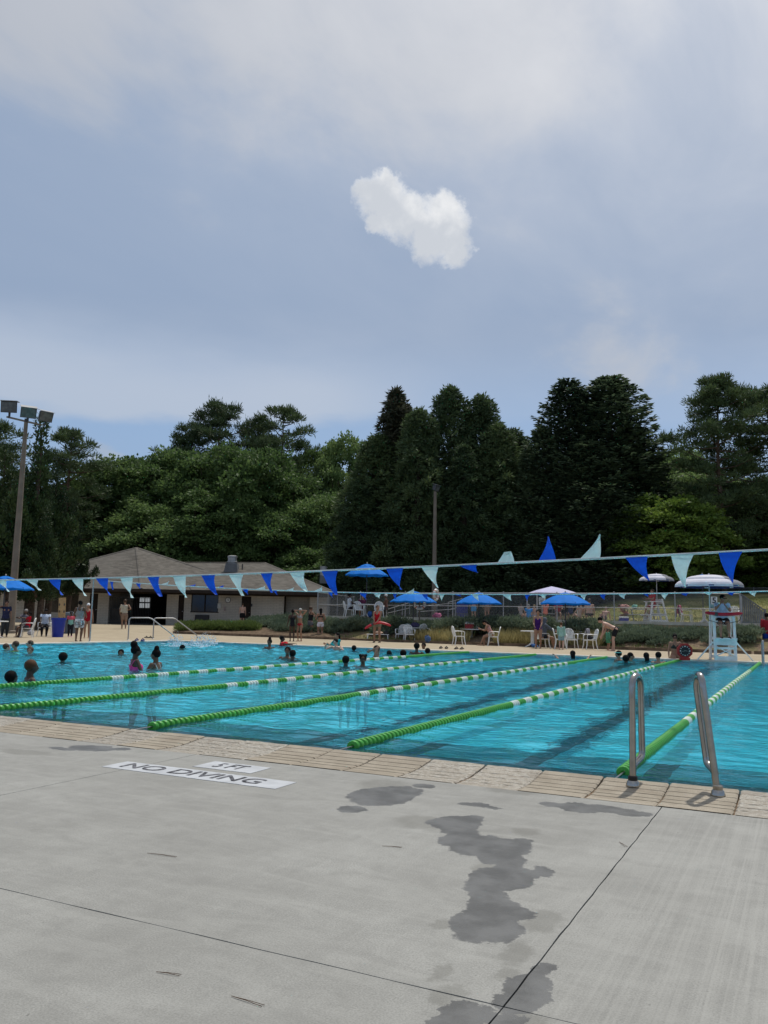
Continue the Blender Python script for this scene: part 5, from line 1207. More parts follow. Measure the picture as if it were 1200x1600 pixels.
def juniper(name, Ht, Wd, mt, nc=95, per=300):
    t = thing(name, 'x', 'tree'); cs, rs = [], []; limbs = [([(0, 0, -.2), (.2, .1, Ht * .3), (-.1, 0, Ht * .6), (.1, 0, Ht * .9)], [.3, .24, .16, .05])]
    arms = [(0, 0, 1.0), (.7, .2, .86), (-.8, .3, .74), (1.9, .1, .60), (-2.2, -.2, .6), (2.9, .2, .44), (-3.0, .1, .42), (.4, -1.6, .5), (1.6, -1.4, .36), (-1.5, -1.5, .38)]
    for ax, ay, hh2 in arms:
        ax *= Wd / 7; ay *= Wd / 7; top = Vector((ax * 1.15, ay * 1.15, Ht * hh2)); bs = Vector((ax * .40, ay * .40, Ht * (.33 if hh2 > .5 else .28)))
        limbs.append((curve_pts(bs, top, 0), [.12, .1, .08, .06, .04, .02]))
        K = max(5, int(nc / len(arms) * (.6 + hh2)))
        for k in range(K):
            q = k / (K - 1); p = bs.lerp(top, q); s_ = (1.0 - .55 * q) * Wd / 7 * random.uniform(.7, 1.2); sp = .75 * (1.05 - q) * Wd / 7
            cs.append((p.x + random.uniform(-1, 1) * sp, p.y + random.uniform(-1, 1) * sp, p.z)); rs.append((s_ * .55 + .1, s_ * .55 + .1, s_ * .95 + .2))
    limb_mesh(limbs, trunk_m, t); link('crown', clumps(cs, rs, per * .8, .22, .10, .8, .6, .35, mats=mt), t); return t
KD = {}
def tree(kind, px, top, d, w, label, group, rot=None, z=None):
    """place a tree of a kind so that its top stands at the height read off the photo and its crown is w metres wide"""
    proto, PH, PW = KD[kind]
    p = atd(px, top, d); gz = gh(p) if z is None else z; ht = p.z - gz
    key = 'tree' + kind
    rot = random.uniform(0, 6.28) if rot is None else rot; sc = (w / PW, w / PW, ht / PH)
    if key not in used:
        used[key] = kids(proto); proto.location = (p.x, p.y, gz); proto.rotation_euler = (0, 0, rot); proto.scale = sc; proto['label'] = label; proto['group'] = group; return proto
    return copy_tree(proto, loc=(p.x, p.y, gz), rotz=rot, label=label, group=group, scale=sc, ch=used[key])
KD['b1'] = (broad('broadleaf_tree', 15, 11, mt=M_broad), 15, 11)
KD['b2'] = (broad('broadleaf_tree', 17, 10, 74, 380, M_broad, .32, .2), 17, 10)
KD['lime'] = (broad('broadleaf_tree', 9, 8, 60, 420, M_lime, .30, .12), 9, 8)
KD['pale'] = (broad('broadleaf_tree', 16, 9, 64, 420, leaf_mat('pale feathery foliage', (.085, .14, .045), (.19, .27, .09), .45), .30, .2), 16, 9)
KD['p1'] = (pine('pine_tree', 20, 8, M_pine), 20, 8); KD['p2'] = (pine('pine_tree', 20, 9, M_pine, .30, 46), 20, 9)
KD['p3'] = (pine('pine_tree', 18, 9, M_pine, .18, 58, 1.2), 18, 9)
KD['c1'] = (cryptomeria('cryptomeria', 19, 9, M_crypt), 19, 9); KD['c2'] = (cryptomeria('cryptomeria', 19, 8, M_crypt, 130, 330, .03, .58), 19, 8)
KD['c3'] = (cryptomeria('cryptomeria', 19, 7, M_rust, 110, 300, .12, .62), 19, 7)
KD['f1'] = (fir('fir_tree', 20, 11, M_fir), 20, 11); KD['f2'] = (fir('fir_tree', 20, 10, M_fir, 330, 130, .02, .48, .42), 20, 10)
KD['j1'] = (juniper('juniper_tree', 11, 7, M_jun), 11, 7)
G1, G2_, G3, G4, G5 = 'broadleaf trees behind the pool house', 'pines rising behind the broadleaf trees', 'dense conifers behind the terrace', 'dark junipers at the left edge', 'trees at the right beyond the lawn'
for a in [('j1', 66, 668, 50, 7.6, 'twisted dark juniper with a forked top right of the tall light pole'), ('j1', 8, 708, 51, 7.5, 'dark juniper behind the tall light pole at the left edge'), ('j1', 88, 742, 52.5, 5.4, 'leaning dark juniper whose crown overhangs the left of the roof'), ('j1', 30, 760, 48, 7, 'low wide juniper in front of the others at far left'), ('j1', -45, 725, 52, 8, 'juniper mostly outside the left edge'), ('j1', 74, 800, 47.5, 5.0, 'low juniper between the bin and the roof edge'), ('j1', 116, 790, 54.5, 3.6, 'slim dark spire overlapping the left slope of the roof')]: tree(*a, G4)
for a in [('p1', -5, 662, 78, 8.5, 'pine with an open crown behind the light pole'), ('p1', 112, 676, 80, 7.5, 'pine with layered open crown right of the juniper'), ('p2', 345, 636, 100, 10.5, 'tallest broad pine above the pool house'), ('p2', 300, 668, 100, 8.5, 'lower pine on the left of the tallest pine'), ('p1', 443, 641, 100, 9, 'flat-topped pine above the right end of the pool house'), ('p2', 405, 668, 103, 9, 'pine filling the gap between the two tall ones')]: tree(*a, G2_)
for a in [('pale', 172, 720, 86, 12, 'leftmost rounded broadleaf tree behind the roof peak'), ('b2', 228, 710, 88, 11, 'broadleaf tree above the roof peak'), ('b1', 288, 706, 90, 12, 'broadleaf tree below the lower pine'), ('b2', 345, 697, 88, 12, 'broadest broadleaf tree in front of the tallest pine'), ('b1', 402, 700, 86, 12, 'broadleaf tree above the roof ridge fan'), ('b2', 452, 742, 88, 11, 'broadleaf tree under the flat-topped pine'), ('b1', 500, 775, 84, 10, 'drooping broadleaf tree above the right roof slope'), ('b1', 130, 750, 84, 10, 'broadleaf tree between juniper and roof'),
          ('b2', 320, 768, 82, 10, 'lower broadleaf crown behind the valley of the roof'), ('b1', 430, 798, 82, 10, 'low broadleaf crown behind the roof fan'), ('b1', 240, 790, 82, 11, 'low broadleaf crown directly behind the roof peak'), ('pale', 538, 682, 100, 9, 'pale feathery tree between the pines and conifers'), ('pale', 490, 702, 102, 9, 'pale tree left of the feathery one'), ('b1', 380, 760, 83, 9, 'rounded crown in the middle of the broadleaf row')]: tree(*a, G1)
for a in [('c3', 620, 614, 72, 9.5, 'brownish thinning conifer with a green tip'), ('c2', 632, 640, 74, 10.5, 'dark conifer shoulder between the brown tip and the central one'), ('c1', 592, 684, 70, 10.5, 'dark conifer standing left of the brown one'), ('c1', 704, 610, 70, 9.5, 'tallest central conifer with rounded billows'), ('c1', 752, 624, 70, 9.5, 'billowing conifer right of the tallest central one'), ('c1', 655, 645, 68, 9, 'conifer directly behind the single-lamp pole'), ('c1', 778, 668, 68, 9, 'lower conifer on the right shoulder of the billowing group'), ('c2', 560, 762, 67, 7.5, 'low dark conifer next to the broadleaf row'), ('c1', 800, 676, 73, 10.5, 'conifer filling the gap left of the great firs'), ('c2', 725, 700, 66, 8, 'conifer in front of the central group')]: tree(*a, G3)
for a in [('f1', 888, 594, 68, 12.5, 'left of the two great dark firs'), ('f2', 952, 589, 68, 14, 'right and slightly taller of the two great dark firs'), ('f2', 985, 668, 67, 10.5, 'lower fir on the right flank of the great firs'), ('f1', 848, 668, 66, 9.5, 'lower fir on the left flank of the great firs'), ('f1', 920, 690, 64, 12, 'fir in front of and between the two great ones')]: tree(*a, G3)
for a in [('p3', 1120, 597, 64, 7.2, 'big open-crowned pine at the right over the guard umbrella'), ('p3', 1200, 610, 66, 9, 'pine cut off by the right edge of the photo'), ('lime', 1048, 776, 62, 9, 'lime-green broadleaf tree right of the firs'), ('pale', 1062, 702, 88, 9, 'pale broadleaf crown behind the lime-green tree'), ('pale', 1090, 740, 82, 11, 'broadleaf tree behind the big open pine'), ('b2', 1175, 745, 84, 11, 'broadleaf tree in the gap between the two right pines'), ('lime', 1100, 800, 72, 9, 'second lime-green tree behind the pine trunk'), ('b1', 1150, 800, 70, 9, 'low shaded tree behind the slatted railing'), ('b1', 1215, 780, 68, 10, 'low tree at the right edge'), ('pale', 1040, 720, 95, 11, 'hazy broadleaf tree far behind the firs'), ('lime', 1175, 830, 66, 6.5, 'small bright shrubby tree near the right edge')]: tree(*a, G5)
# distant wood closing the view
for i, px in enumerate(range(-330, 1600, 74)):
    tree(['b1', 'b2', 'c1'][i % 3], px, 800 + random.uniform(-25, 35), 112 + (i % 2) * 8, 14, 'x', 'trees of the distant wood')['label'] = 'shaded tree of the distant wood behind the front rows'
for i, px in enumerate(range(120, 1290, 62)):
    tree(['b1', 'c2', 'b1'][i % 3], px, 858 + random.uniform(-10, 14), 79 + (i % 3) * 3, 9, 'x', 'low trees of the dark undergrowth')['label'] = 'low dark tree of the undergrowth below the tall crowns'

# ------------------------------------------------------------------ shrubs and ground cover
M_junip = leaf_mat('low juniper shrub foliage', (.095, .13, .08), (.21, .255, .16), .25)
M_hedge = leaf_mat('bright hedge foliage', (.075, .11, .025), (.16, .21, .06), .25)
M_dry = leaf_mat('dry tall grass', (.22, .18, .07), (.42, .36, .16), .3)
def gcover(name, pts, label, mt, L=.16, Wd=.05, per=130, up=.7, grp=None):
    cs = [(x, y, z + r_ * .35) for x, y, z, r_ in pts]; rs = [(r_, r_, r_ * .62) for x, y, z, r_ in pts]
    return clumps(cs, rs, per, L, Wd, up, .5, .5, name=name, mats=mt)
pts = []
for i in range(900):
    x = random.uniform(-26.5, 1.0); y = random.uniform(DB + .6, 41.4); 
    f_ = (y - DB) / 4.1
    n_ = math.sin(x * 1.1) * .5 + math.sin(x * 2.7 + y) * .35 + math.sin(y * 2 + x * .6) * .3
    lim = .40 if x < -18 else (.42 if x < -9 else .34)
    if x < -23.5: lim = .45
    if f_ < lim + .14 * n_: continue
    if x > -5 and n_ < -.25: continue
    if x > -2.2 and (f_ > .8 or n_ < .1): continue
    pts.append((x, y, float(ground_h(x, y)), random.uniform(.20, .34)))
tag(link('juniper_ground_cover', gcover('juniper_ground_cover', pts, '', M_junip, per=150)), 'grey-green spreading junipers covering the slope below the terrace', 'ground cover', kind='stuff')
# individual rounded shrubs
def shrub(p, w, h, label, mt=M_junip, group='rounded shrubs on the slope', L=.15):
    t = thing('shrub', label, 'shrub', p, random.uniform(0, 6), group); cs, rs = [], []
    for k in range(16):
        a = k * 2.4; r_ = w * .38 * math.sqrt(random.random()); s_ = random.uniform(.28, .42) * w * .6; cs.append((r_ * math.cos(a), r_ * math.sin(a), max(s_ * .5, h * random.uniform(.3, .75) * (1 - (r_ / w) ** 2)))); rs.append((s_, s_, s_ * .8))
    link('foliage', clumps(cs, rs, 190, L, .05, .6, .55, .5, mats=mt), t); limb_mesh([([(0, 0, -.1), (0, 0, h * .4)], [.04, .02])] + [([(0, 0, .05), (w * .25 * math.cos(a), w * .25 * math.sin(a), h * .45)], [.025, .01]) for a in (0, 2, 4)], trunk_m, t, 'stem'); return t
sh = [(618, 985, 1.7, 1.0, 'shrub left of the bag table umbrella pole'), (705, 982, 2.0, 1.15, 'shrub above the empty chair by the cooler table'), (735, 978, 2.0, 1.2, 'shrub behind the red cooler'), (772, 984, 2.0, 1.1, 'shrub above the woman at the cooler table'), (805, 980, 2.0, 1.15, 'shrub left of the standing woman in purple'), (845, 980, 1.9, 1.1, 'shrub behind the hooded person'), (915, 978, 2.1, 1.2, 'shrub right of the fourth umbrella pole'), (940, 984, 1.8, 1.0, 'shrub beside the bending man'), (512, 985, 1.6, .8, 'shrub behind the women near the slope'), (560, 982, 1.6, .85, 'shrub left of the standing lifeguard'), (1163, 992, 1.5, .8, 'lone shrub right of the tall white guard chair'), (1148, 996, 1.3, .7, 'small shrub between guard chair and lone shrub')]
for px, py, w, h, lb in sh:
    p = aty(px, py, DB + 2.3); z = gh((p.x, p.y)); shrub((p.x, p.y, z), w, h * .72, 'grey-green ' + lb)
# tall dry grass along the timber edging
def tufts(x0, x1, y0, y1, n, h, label, mt, name='tall_grass'):
    N = n; P = np.stack([rng.uniform(x0, x1, N), rng.uniform(y0, y1, N), np.zeros(N)], 1); 
    k = np.sin(P[:, 0] * 1.9) + np.sin(P[:, 0] * .7 + P[:, 1] * 2); P = P[k > -.9]; N = len(P); P[:, 2] = ground_h(P[:, 0], P[:, 1])
    D = rng.normal(size=(N, 3)) * .28; D[:, 2] += 1; Nn = rng.normal(size=(N, 3)); s_ = rng.uniform(.5, 1.15, N)
    tag(link(name, leaves(P, D, Nn, h * s_, .03 * s_, name, mt)), label, 'grass', kind='stuff')
tufts(-17.6, -8.3, DB + .25, DB + 1.5, 9000, .62, 'tall yellowish grass along the deck behind the tables', M_dry)
tufts(-27, -3, DB + .2, DB + 1.0, 2500, .18, 'sparse low weeds on the mulch', M_hedge, 'weeds')
tufts(-14, 12, 46.8, 60, 26000, .12, 'short sunlit lawn grass on the rise beyond the fence', leaf_mat('lawn blades', (.10, .12, .03), (.24, .23, .08), .3), 'lawn_grass')
# planting bed before the pool house: raised patch with kerb and hedge
FL = atd(271, 990, 46); FR = Vector((-21.0, DB - .05, 0)); BL = BO + RH * lx(300) - FH * 1.6; BR = Vector((-26.5, 45, 0))
def bed(u, v):
    a = FL.lerp(FR, u); c_ = BL.lerp(BR, u); p = a.lerp(c_, v); e = min(1, min(u + .02, 1.02 - u, v * 3 + .02) * 8)
    h0 = base_h(p.x, p.y); top = .10 + .25 * v + (.55 * v * sm(np.array((u - .45) / .5))); return Vector((p.x, p.y, float(h0) + float(top) * max(.1, e)))
n1_, n2_ = 40, 16; m = MB(); m.add([bed(i / n1_, j / n2_) for i in range(n1_ + 1) for j in range(n2_ + 1)], [(i * (n2_ + 1) + j, (i + 1) * (n2_ + 1) + j, (i + 1) * (n2_ + 1) + j + 1, i * (n2_ + 1) + j + 1) for i in range(n1_) for j in range(n2_)])
struct('planting_bed', m, mat('mulch', (.12, .085, .055), .95, .1, var=.5, vs=6, bump=.8, bs=10), smooth=True)
m = MB()
for i in range(12): m.beam(bed(i / 12, 0) + Vector((0, 0, .03)), bed((i + .98) / 12, 0) + Vector((0, 0, .03)), .14, .16)
struct('bed_edging', m, mat('timber edging', (.13, .09, .06)))
pts = []
for i in range(190):
    u = random.uniform(.03, .5); v = .10 + .22 * random.random() + .35 * u; p = bed(u, v); pts.append((p.x, p.y, p.z - .05, random.uniform(.25, .42)))
o_ = link('low_hedge', gcover('low_hedge', pts, '', M_hedge, .22, .045, 170, .8)); tag(o_, 'bright green low hedge strip in front of the pool house', 'hedge', kind='stuff')
pts = []
for i in range(330):
    u = random.uniform(.5, .99); v = random.uniform(.22 + .3 * (u < .62), .95); p = bed(u, v); pts.append((p.x, p.y, p.z - .05, random.uniform(.25, .45)))
tag(link('juniper_bed', gcover('juniper_bed', pts, '', M_junip, per=150)), 'low junipers spreading over the bed right of the pool house door', 'ground cover', kind='stuff')
#@@NEXT
# ------------------------------------------------------------------ people
def skin(name, c): return mat('skin ' + name, c, .5, .35, var=.08, vs=3)
SK = {'dark': skin('deep brown', (.055, .028, .017)), 'brown': skin('brown', (.12, .062, .036)), 'tan': skin('tan', (.30, .165, .105)), 'pale': skin('pale', (.46, .28, .21))}
HAIR = {'black': mat('black hair', (.007, .006, .006), .8, .1), 'brown': mat('brown hair', (.05, .026, .013), .6), 'rust': mat('rust hair', (.07, .030, .010), .8), 'blond': mat('blond hair', (.25, .17, .08), .6), 'grey': mat('grey hair', (.2, .19, .18), .6)}
EYE = mat('eyes', (.01, .01, .012), .2, .5)
def cloth(c): return mat('fabric %s' % (c,), c, .85, .15, var=.15, vs=8)
def ik(a, c, l1, l2, pole):
    a, c = Vector(a), Vector(c); d = c - a; L = d.length
    mx = (l1 + l2) * .998
    if L > mx: c = a + d * (mx / L); d = c - a; L = mx
    L = max(L, abs(l1 - l2) + .02); u = d.normalized(); x = (l1 * l1 - l2 * l2 + L * L) / (2 * L); h = math.sqrt(max(0, l1 * l1 - x * x))
    p = Vector(pole); p = p - u * p.dot(u); p = p.normalized() if p.length > 1e-4 else u.orthogonal().normalized()
    return a + u * x + p * h, c
def remesh(mb, vox, mt, name, parent, extra=None):
    me = mb.mesh('tmp', mt); o = bpy.data.objects.new('tmp', me); C.objects.link(o)
    r_ = o.modifiers.new('r', 'REMESH'); r_.mode = 'VOXEL'; r_.voxel_size = vox; r_.use_smooth_shade = True
    s_ = o.modifiers.new('s', 'SMOOTH'); s_.iterations = 2; s_.factor = .5
    dg = bpy.context.evaluated_depsgraph_get(); dg.update()
    nm = bpy.data.meshes.new_from_object(o.evaluated_get(dg)); bpy.data.objects.remove(o)
    nm.name = name; nm.materials.clear(); nm.materials.append(mt)
    if extra:       # fingers join the body mesh without being fused by the voxels
        import bmesh
        bm = bmesh.new(); bm.from_mesh(nm); bm.from_mesh(extra.mesh('x', mt)); bm.to_mesh(nm); bm.free()
        nm.polygons.foreach_set('use_smooth', [True] * len(nm.polygons))
    return link(name, nm, parent)
def person(p, rz_, Ht, label, sk='tan', hair=('short', 'black'), wear=(), pelvis=(0, 0, .52), lean=0, side=0, yawt=0, head=(0, 0), hands=None, feet=None, group=None, fat=1.0, female=False, knee=None, elbow=None, extras=(), clip=None):
    """pelvis, hands and feet in units of the body height, in the person's own frame (x right, y forward, z up)"""
    t = thing('person', label, 'person', p, rz_, group)
    h = Ht; pel = Vector(pelvis) * h; Rt = Matrix.Rotation(yawt, 3, 'Z') @ Matrix.Rotation(-lean, 3, 'X') @ Matrix.Rotation(side, 3, 'Y')
    up_ = Rt @ Vector((0, 0, 1)); rt_ = Rt @ Vector((1, 0, 0)); fd = Rt @ Vector((0, 1, 0))
    J = lambda x, y, z: pel + rt_ * (x * h) + fd * (y * h) + up_ * (z * h)
    shw = (.098 if female else .112); hpw = .052
    neck = J(0, .0, .315); chest = J(0, .012, .22); waist = J(0, .008, .10)
    Rh = Matrix.Rotation(head[0], 3, 'Z') @ Matrix.Rotation(yawt, 3, 'Z') @ Matrix.Rotation(-(lean * .55 + head[1]), 3, 'X')
    hz, hy, hx = Rh @ Vector((0, 0, 1)), Rh @ Vector((0, 1, 0)), Rh @ Vector((1, 0, 0))
    hb = neck + up_ * .018 * h; hc = hb + hz * .072 * h + hy * .012 * h
    sh = [J(s * shw, 0, .290) for s in (-1, 1)]; hp = [J(s * hpw, 0, -.015) for s in (-1, 1)]
    hands = hands or [(-.15, .04, .50), (.15, .04, .50)]; feet = feet or [(-.055, 0, .04), (.055, 0, .04)]
    HT = [Vector(q) * h for q in hands]; FT = [Vector(q) * h for q in feet]
    el, wr, kn, an = [], [], [], []
    for i, s in enumerate((-1, 1)):
        ep = (elbow[i] if elbow else (s * .5, -1, -.5)); e, w = ik(sh[i], HT[i], .165 * h, .150 * h, ep); el.append(e); wr.append(w)
        kp = (knee[i] if knee else (s * .1, 1, .2)); k_, a_ = ik(hp[i], FT[i], .240 * h, .235 * h, kp); kn.append(k_); an.append(a_)
    f = fat
    def torso(m, g_=0, z0=-.04, z1=.315, neckr=True):
        sec = [(-.055, .060, .050, 0), (-.02, .088 * f, .066 * f, -.004), (.03, .086 * f, .064 * f, 0), (.10, (.070 if female else .078) * f, .055 * f, .006), (.17, .084 * f, .062 * f, .010), (.22, .094 if not female else .086, .066 if not female else .07, .014), (.265, .094 if not female else .084, .054, .008), (.298, .070, .042, 0), (.318, .036, .036, 0), (.345, .032, .034, .004)]
        pts, rad = [], []
        for z, a, b_, y in sec:
            if z0 - 1e-6 <= z <= z1 + 1e-6: pts.append(J(0, y, z)); rad.append((a * h + g_, b_ * h + g_))
        if len(pts) > 1: m.tube(pts, rad, 16, side=rt_)
    def thigh(m, i, g_=0, q1=1.0, flare=0):
        a, b_ = hp[i], kn[i]; K = [(0, .050), (.25, .052), (.6, .042), (1, .031)]; pts, rad = [], []
        for q, r_ in K:
            if q <= q1 + .01: pts.append(a.lerp(b_, q)); rad.append(r_ * h * f + g_ + flare * q)
        if q1 not in (0, .25, .6, 1): pts.append(a.lerp(b_, q1)); rad.append((.052 - .021 * q1) * h * f + g_ + flare * q1)
        m.tube(pts, rad, 10)
    def shin(m, i, g_=0, q0=0, q1=1):
        a, b_ = kn[i], an[i]; bk = Vector((0, -1, 0)) * .010 * h
        P_ = [(0, .031), (.28, .034), (.65, .024), (1, .018)]; pts = [a.lerp(b_, q) + bk * math.sin(math.pi * q) for q, r_ in P_ if q0 <= q <= q1]; m.tube(pts, [r_ * h * (.5 + .5 * f) + g_ for q, r_ in P_ if q0 <= q <= q1], 10)
    def arm(m, i, g_=0, q1=2.0):
        if q1 > 0: m.tube([sh[i] - rt_ * ((-1, 1)[i] * .02 * h), sh[i], sh[i].lerp(el[i], min(1, q1) * .5), sh[i].lerp(el[i], min(1, q1))], [.026 * h + g_, .031 * h + g_, .026 * h + g_, .021 * h + g_], 10)
        if q1 > 1: m.tube([el[i], el[i].lerp(wr[i], .3 * (q1 - 1)), el[i].lerp(wr[i], q1 - 1)], [.021 * h + g_, .022 * h + g_, .014 * h + g_], 10)
    m = MB(); fing = MB(); torso(m)
    for i, s in enumerate((-1, 1)):
        thigh(m, i); shin(m, i); arm(m, i); m.ell(kn[i], .031 * h, 8, 6); m.ell(el[i], .021 * h, 8, 6); m.ell(hp[i], .052 * h * f, 10, 6)
        fdir = Vector((0, 1, 0)); a = an[i]; sole = a + Vector((0, 0, -.030 * h)) if (kn[i] - a).z > .5 * (kn[i] - a).length else a + (a - kn[i]).normalized() * .02 * h
        m.tube([a, a + (sole - a) * .6 - fdir * .02 * h], [.02 * h, .02 * h], 8); m.tube([sole - fdir * .035 * h, sole + fdir * .03 * h, sole + fdir * .09 * h, sole + fdir * .115 * h], [(.020 * h, .014 * h), (.024 * h, .016 * h), (.027 * h, .010 * h), (.018 * h, .007 * h)], 10, side=(1, 0, 0))
        # hand: palm, four curled fingers and a thumb
        u = (wr[i] - el[i]).normalized(); cu_ = Vector((0, 1, 0)); cu_ = (cu_ - u * cu_.dot(u)); cu_ = cu_.normalized() if cu_.length > .1 else u.orthogonal().normalized(); sd = u.cross(cu_).normalized()
        palm = wr[i] + u * .045 * h; m.tube([wr[i] - u * .005 * h, wr[i] + u * .02 * h, palm], [(.014 * h, .012 * h), (.022 * h, .010 * h), (.023 * h, .009 * h)], 8, side=cu_)
        for k, (o_, L_) in enumerate(((-.017, .034), (-.006, .042), (.006, .045), (.017, .040))):
            b0 = palm + cu_ * o_ * h; fing.tube([b0 - u * .01 * h, b0 + u * L_ * .45 * h - sd * s * .004 * h, b0 + u * L_ * .8 * h - sd * s * .014 * h, b0 + u * L_ * .9 * h - sd * s * .022 * h], [.0055 * h, .005 * h, .0045 * h, .0035 * h], 6)
        b0 = wr[i] + u * .018 * h + cu_ * .018 * h; fing.tube([b0, b0 + cu_ * .014 * h + u * .012 * h, b0 + cu_ * .016 * h + u * .030 * h - sd * s * .01 * h], [.0065 * h, .006 * h, .0045 * h], 6)
    m.tube([neck - up_ * .02 * h, hb + hz * .02 * h, hc - hz * .02 * h], [.034 * h, .031 * h, .031 * h], 12)
    Mh = Matrix((hx, hy, hz)).transposed()
    m.ell(hc + hz * .006 * h, (.044 * h, .054 * h, .058 * h), 16, 12, Mh); m.ell(hc - hz * .030 * h + hy * .016 * h, (.033 * h, .036 * h, .034 * h), 12, 8, Mh)
    m.tube([hc + hy * .050 * h + hz * .008 * h, hc + hy * .066 * h - hz * .014 * h, hc + hy * .050 * h - hz * .020 * h], [.007 * h, .010 * h, .008 * h], 8)
    m.tube([hc + hy * .048 * h - hz * .036 * h - hx * .016 * h, hc + hy * .053 * h - hz * .036 * h, hc + hy * .048 * h - hz * .036 * h + hx * .016 * h], [.006 * h] * 3, 6)
    for s in (-1, 1): m.ell(hc + hx * s * .046 * h - hz * .004 * h, (.007 * h, .014 * h, .019 * h), 8, 6, Mh)
    if female:
        for s in (-1, 1): m.ell(J(s * .042, .058, .215), .034 * h, 10, 7)
    remesh(m, .0105 * h, SK[sk], 'body', t, fing)
    e = MB()
    for s in (-1, 1): e.ell(hc + hx * s * .018 * h + hy * .049 * h + hz * .006 * h, (.007 * h, .005 * h, .004 * h), 8, 5, Mh)
    e.build('eyes', EYE, t, smooth=True)
    # hair
    hs, hcol = hair
    if hs:
        m = MB(); hm = HAIR.get(hcol) or cloth(hcol)
        m.ell(hc - hy * .012 * h + hz * .017 * h, (.054 * h, .060 * h, .058 * h), 16, 10, Mh)
        if hs == 'afro': m.ell(hc - hy * .012 * h + hz * .024 * h, (.064 * h, .066 * h, .064 * h), 14, 9, Mh)
        if hs in ('bun', 'topbun'): m.ell(hc - hy * (.05 if hs == 'bun' else .015) * h + hz * (.045 if hs == 'bun' else .085) * h, .034 * h, 10, 8, Mh)
        if hs == 'bigbun': m.ell(hc - hy * .035 * h + hz * .085 * h, .046 * h, 10, 8, Mh)
        if hs == 'puffs':
            for s in (-1, 1): m.ell(hc + hx * s * .042 * h + hz * .056 * h - hy * .01 * h, .023 * h, 10, 7)
        if hs in ('long', 'pony'):
            wd = .045 if hs == 'long' else .022; st = hc - hy * .035 * h + hz * (.01 if hs == 'long' else .03) * h
            m.tube([st, st - hy * .025 * h - hz * .05 * h, st - hy * .03 * h - hz * .12 * h, st - hy * .028 * h - hz * (.17 if hs == 'long' else .14) * h], [(wd * h, .028 * h), (wd * h, .026 * h), (wd * .8 * h, .018 * h), (wd * .4 * h, .010 * h)], 10, side=hx)
        if hs == 'bob': m.tube([hc - hy * .02 * h + hz * .01 * h, hc - hy * .024 * h - hz * .04 * h, hc - hy * .024 * h - hz * .07 * h], [(.052 * h, .036 * h), (.052 * h, .034 * h), (.04 * h, .02 * h)], 10, side=hx)
        if hs == 'cap':
            m = MB(); m.ell(hc - hy * .004 * h + hz * .020 * h, (.051 * h, .058 * h, .055 * h), 16, 10, Mh)
        if hs == 'visorcap':
            m.ell(hc + hz * .018 * h, (.052 * h, .060 * h, .050 * h), 14, 8, Mh); m.tube([hc + hy * .04 * h + hz * .03 * h, hc + hy * .095 * h + hz * .022 * h], [(.042 * h, .006 * h), (.03 * h, .004 * h)], 10, side=hx)
        if hs == 'hood':
            m = MB(); m.ell(hc - hy * .012 * h + hz * .008 * h, (.060 * h, .066 * h, .072 * h), 14, 10, Mh); m.tube([hc - hy * .02 * h, neck - up_ * .02 * h], [(.058 * h, .05 * h), (.075 * h, .06 * h)], 12, side=hx)
        if hs == 'clipbun': m.ell(hc - hy * .052 * h - hz * .0 * h, .026 * h, 10, 7)
        remesh(m, .010 * h, hm, 'swim_cap' if hs == 'cap' else ('hood' if hs == 'hood' else ('hat' if hs == 'visorcap' else 'hair')), t)
    g1 = .009
    for (w, c_) in wear:
        m = MB(); nm = w; cm = cloth(c_) if isinstance(c_, tuple) else c_
        if w in ('trunks', 'shorts', 'pants'):
            torso(m, g1, -.055, .03); q = {'trunks': .72, 'shorts': .42, 'pants': 1.0}[w]
            for i in (0, 1):
                thigh(m, i, g1 + .004, q, .012 if w == 'trunks' else .006)
                if w == 'pants': shin(m, i, g1 + .006, 0, 1)
        elif w == 'briefs': torso(m, g1 * .8, -.055, .03); [thigh(m, i, g1 * .8, .10) for i in (0, 1)]
        elif w == 'swimsuit':
            torso(m, g1 * .8, -.055, .22); [thigh(m, i, g1 * .8, .08) for i in (0, 1)]
            for s in (-1, 1): m.tube([J(s * .05, .07, .22), J(s * .055, .035, .29), J(s * .055, -.02, .302), J(s * .04, -.06, .22)], .009 * h, 6)
            if female: [m.ell(J(s * .042, .058, .215), .039 * h, 10, 7) for s in (-1, 1)]
        elif w in ('top', 'tank'):
            torso(m, g1 * .8, .165 if w == 'top' else .0, .222)
            for s in (-1, 1): m.tube([J(s * .05, .07, .22), J(s * .055, .035, .29), J(s * .055, -.02, .302), J(s * .04, -.06, .22)], .008 * h if w == 'top' else .014 * h, 6)
            if female: [m.ell(J(s * .042, .058, .215), .038 * h, 10, 7) for s in (-1, 1)]
        elif w in ('shirt', 'longshirt', 'hoodie'):
            torso(m, g1 + .006, -.055 if w != 'hoodie' else -.055, .298)
            for i in (0, 1): arm(m, i, g1 + .006, .62 if w == 'shirt' else 1.95)
        elif w == 'skirt':
            a = J(0, 0, .05); b_ = J(0, 0, -.02); c2 = (kn[0] + kn[1]) / 2; m.tube([a, b_, b_.lerp(c2, .6)], [(.085 * h, .066 * h), (.10 * h, .080 * h), (.12 * h, .09 * h)], 14, side=rt_)
        elif w == 'towel': torso(m, .02, .03, .30); m.tube([J(-.09, -.04, .29), J(-.12, -.02, .18), J(-.11, -.02, .06)], [(.03 * h, .05 * h)] * 3, 8)
        elif w == 'wrap': torso(m, .018, -.055, .17)
        elif w == 'vest': torso(m, .035, .06, .28)
        elif w == 'armbands':
            for i in (0, 1): m.tube([sh[i].lerp(el[i], .3), sh[i].lerp(el[i], .8)], [.05 * h, .05 * h], 12)
        elif w == 'shoes':
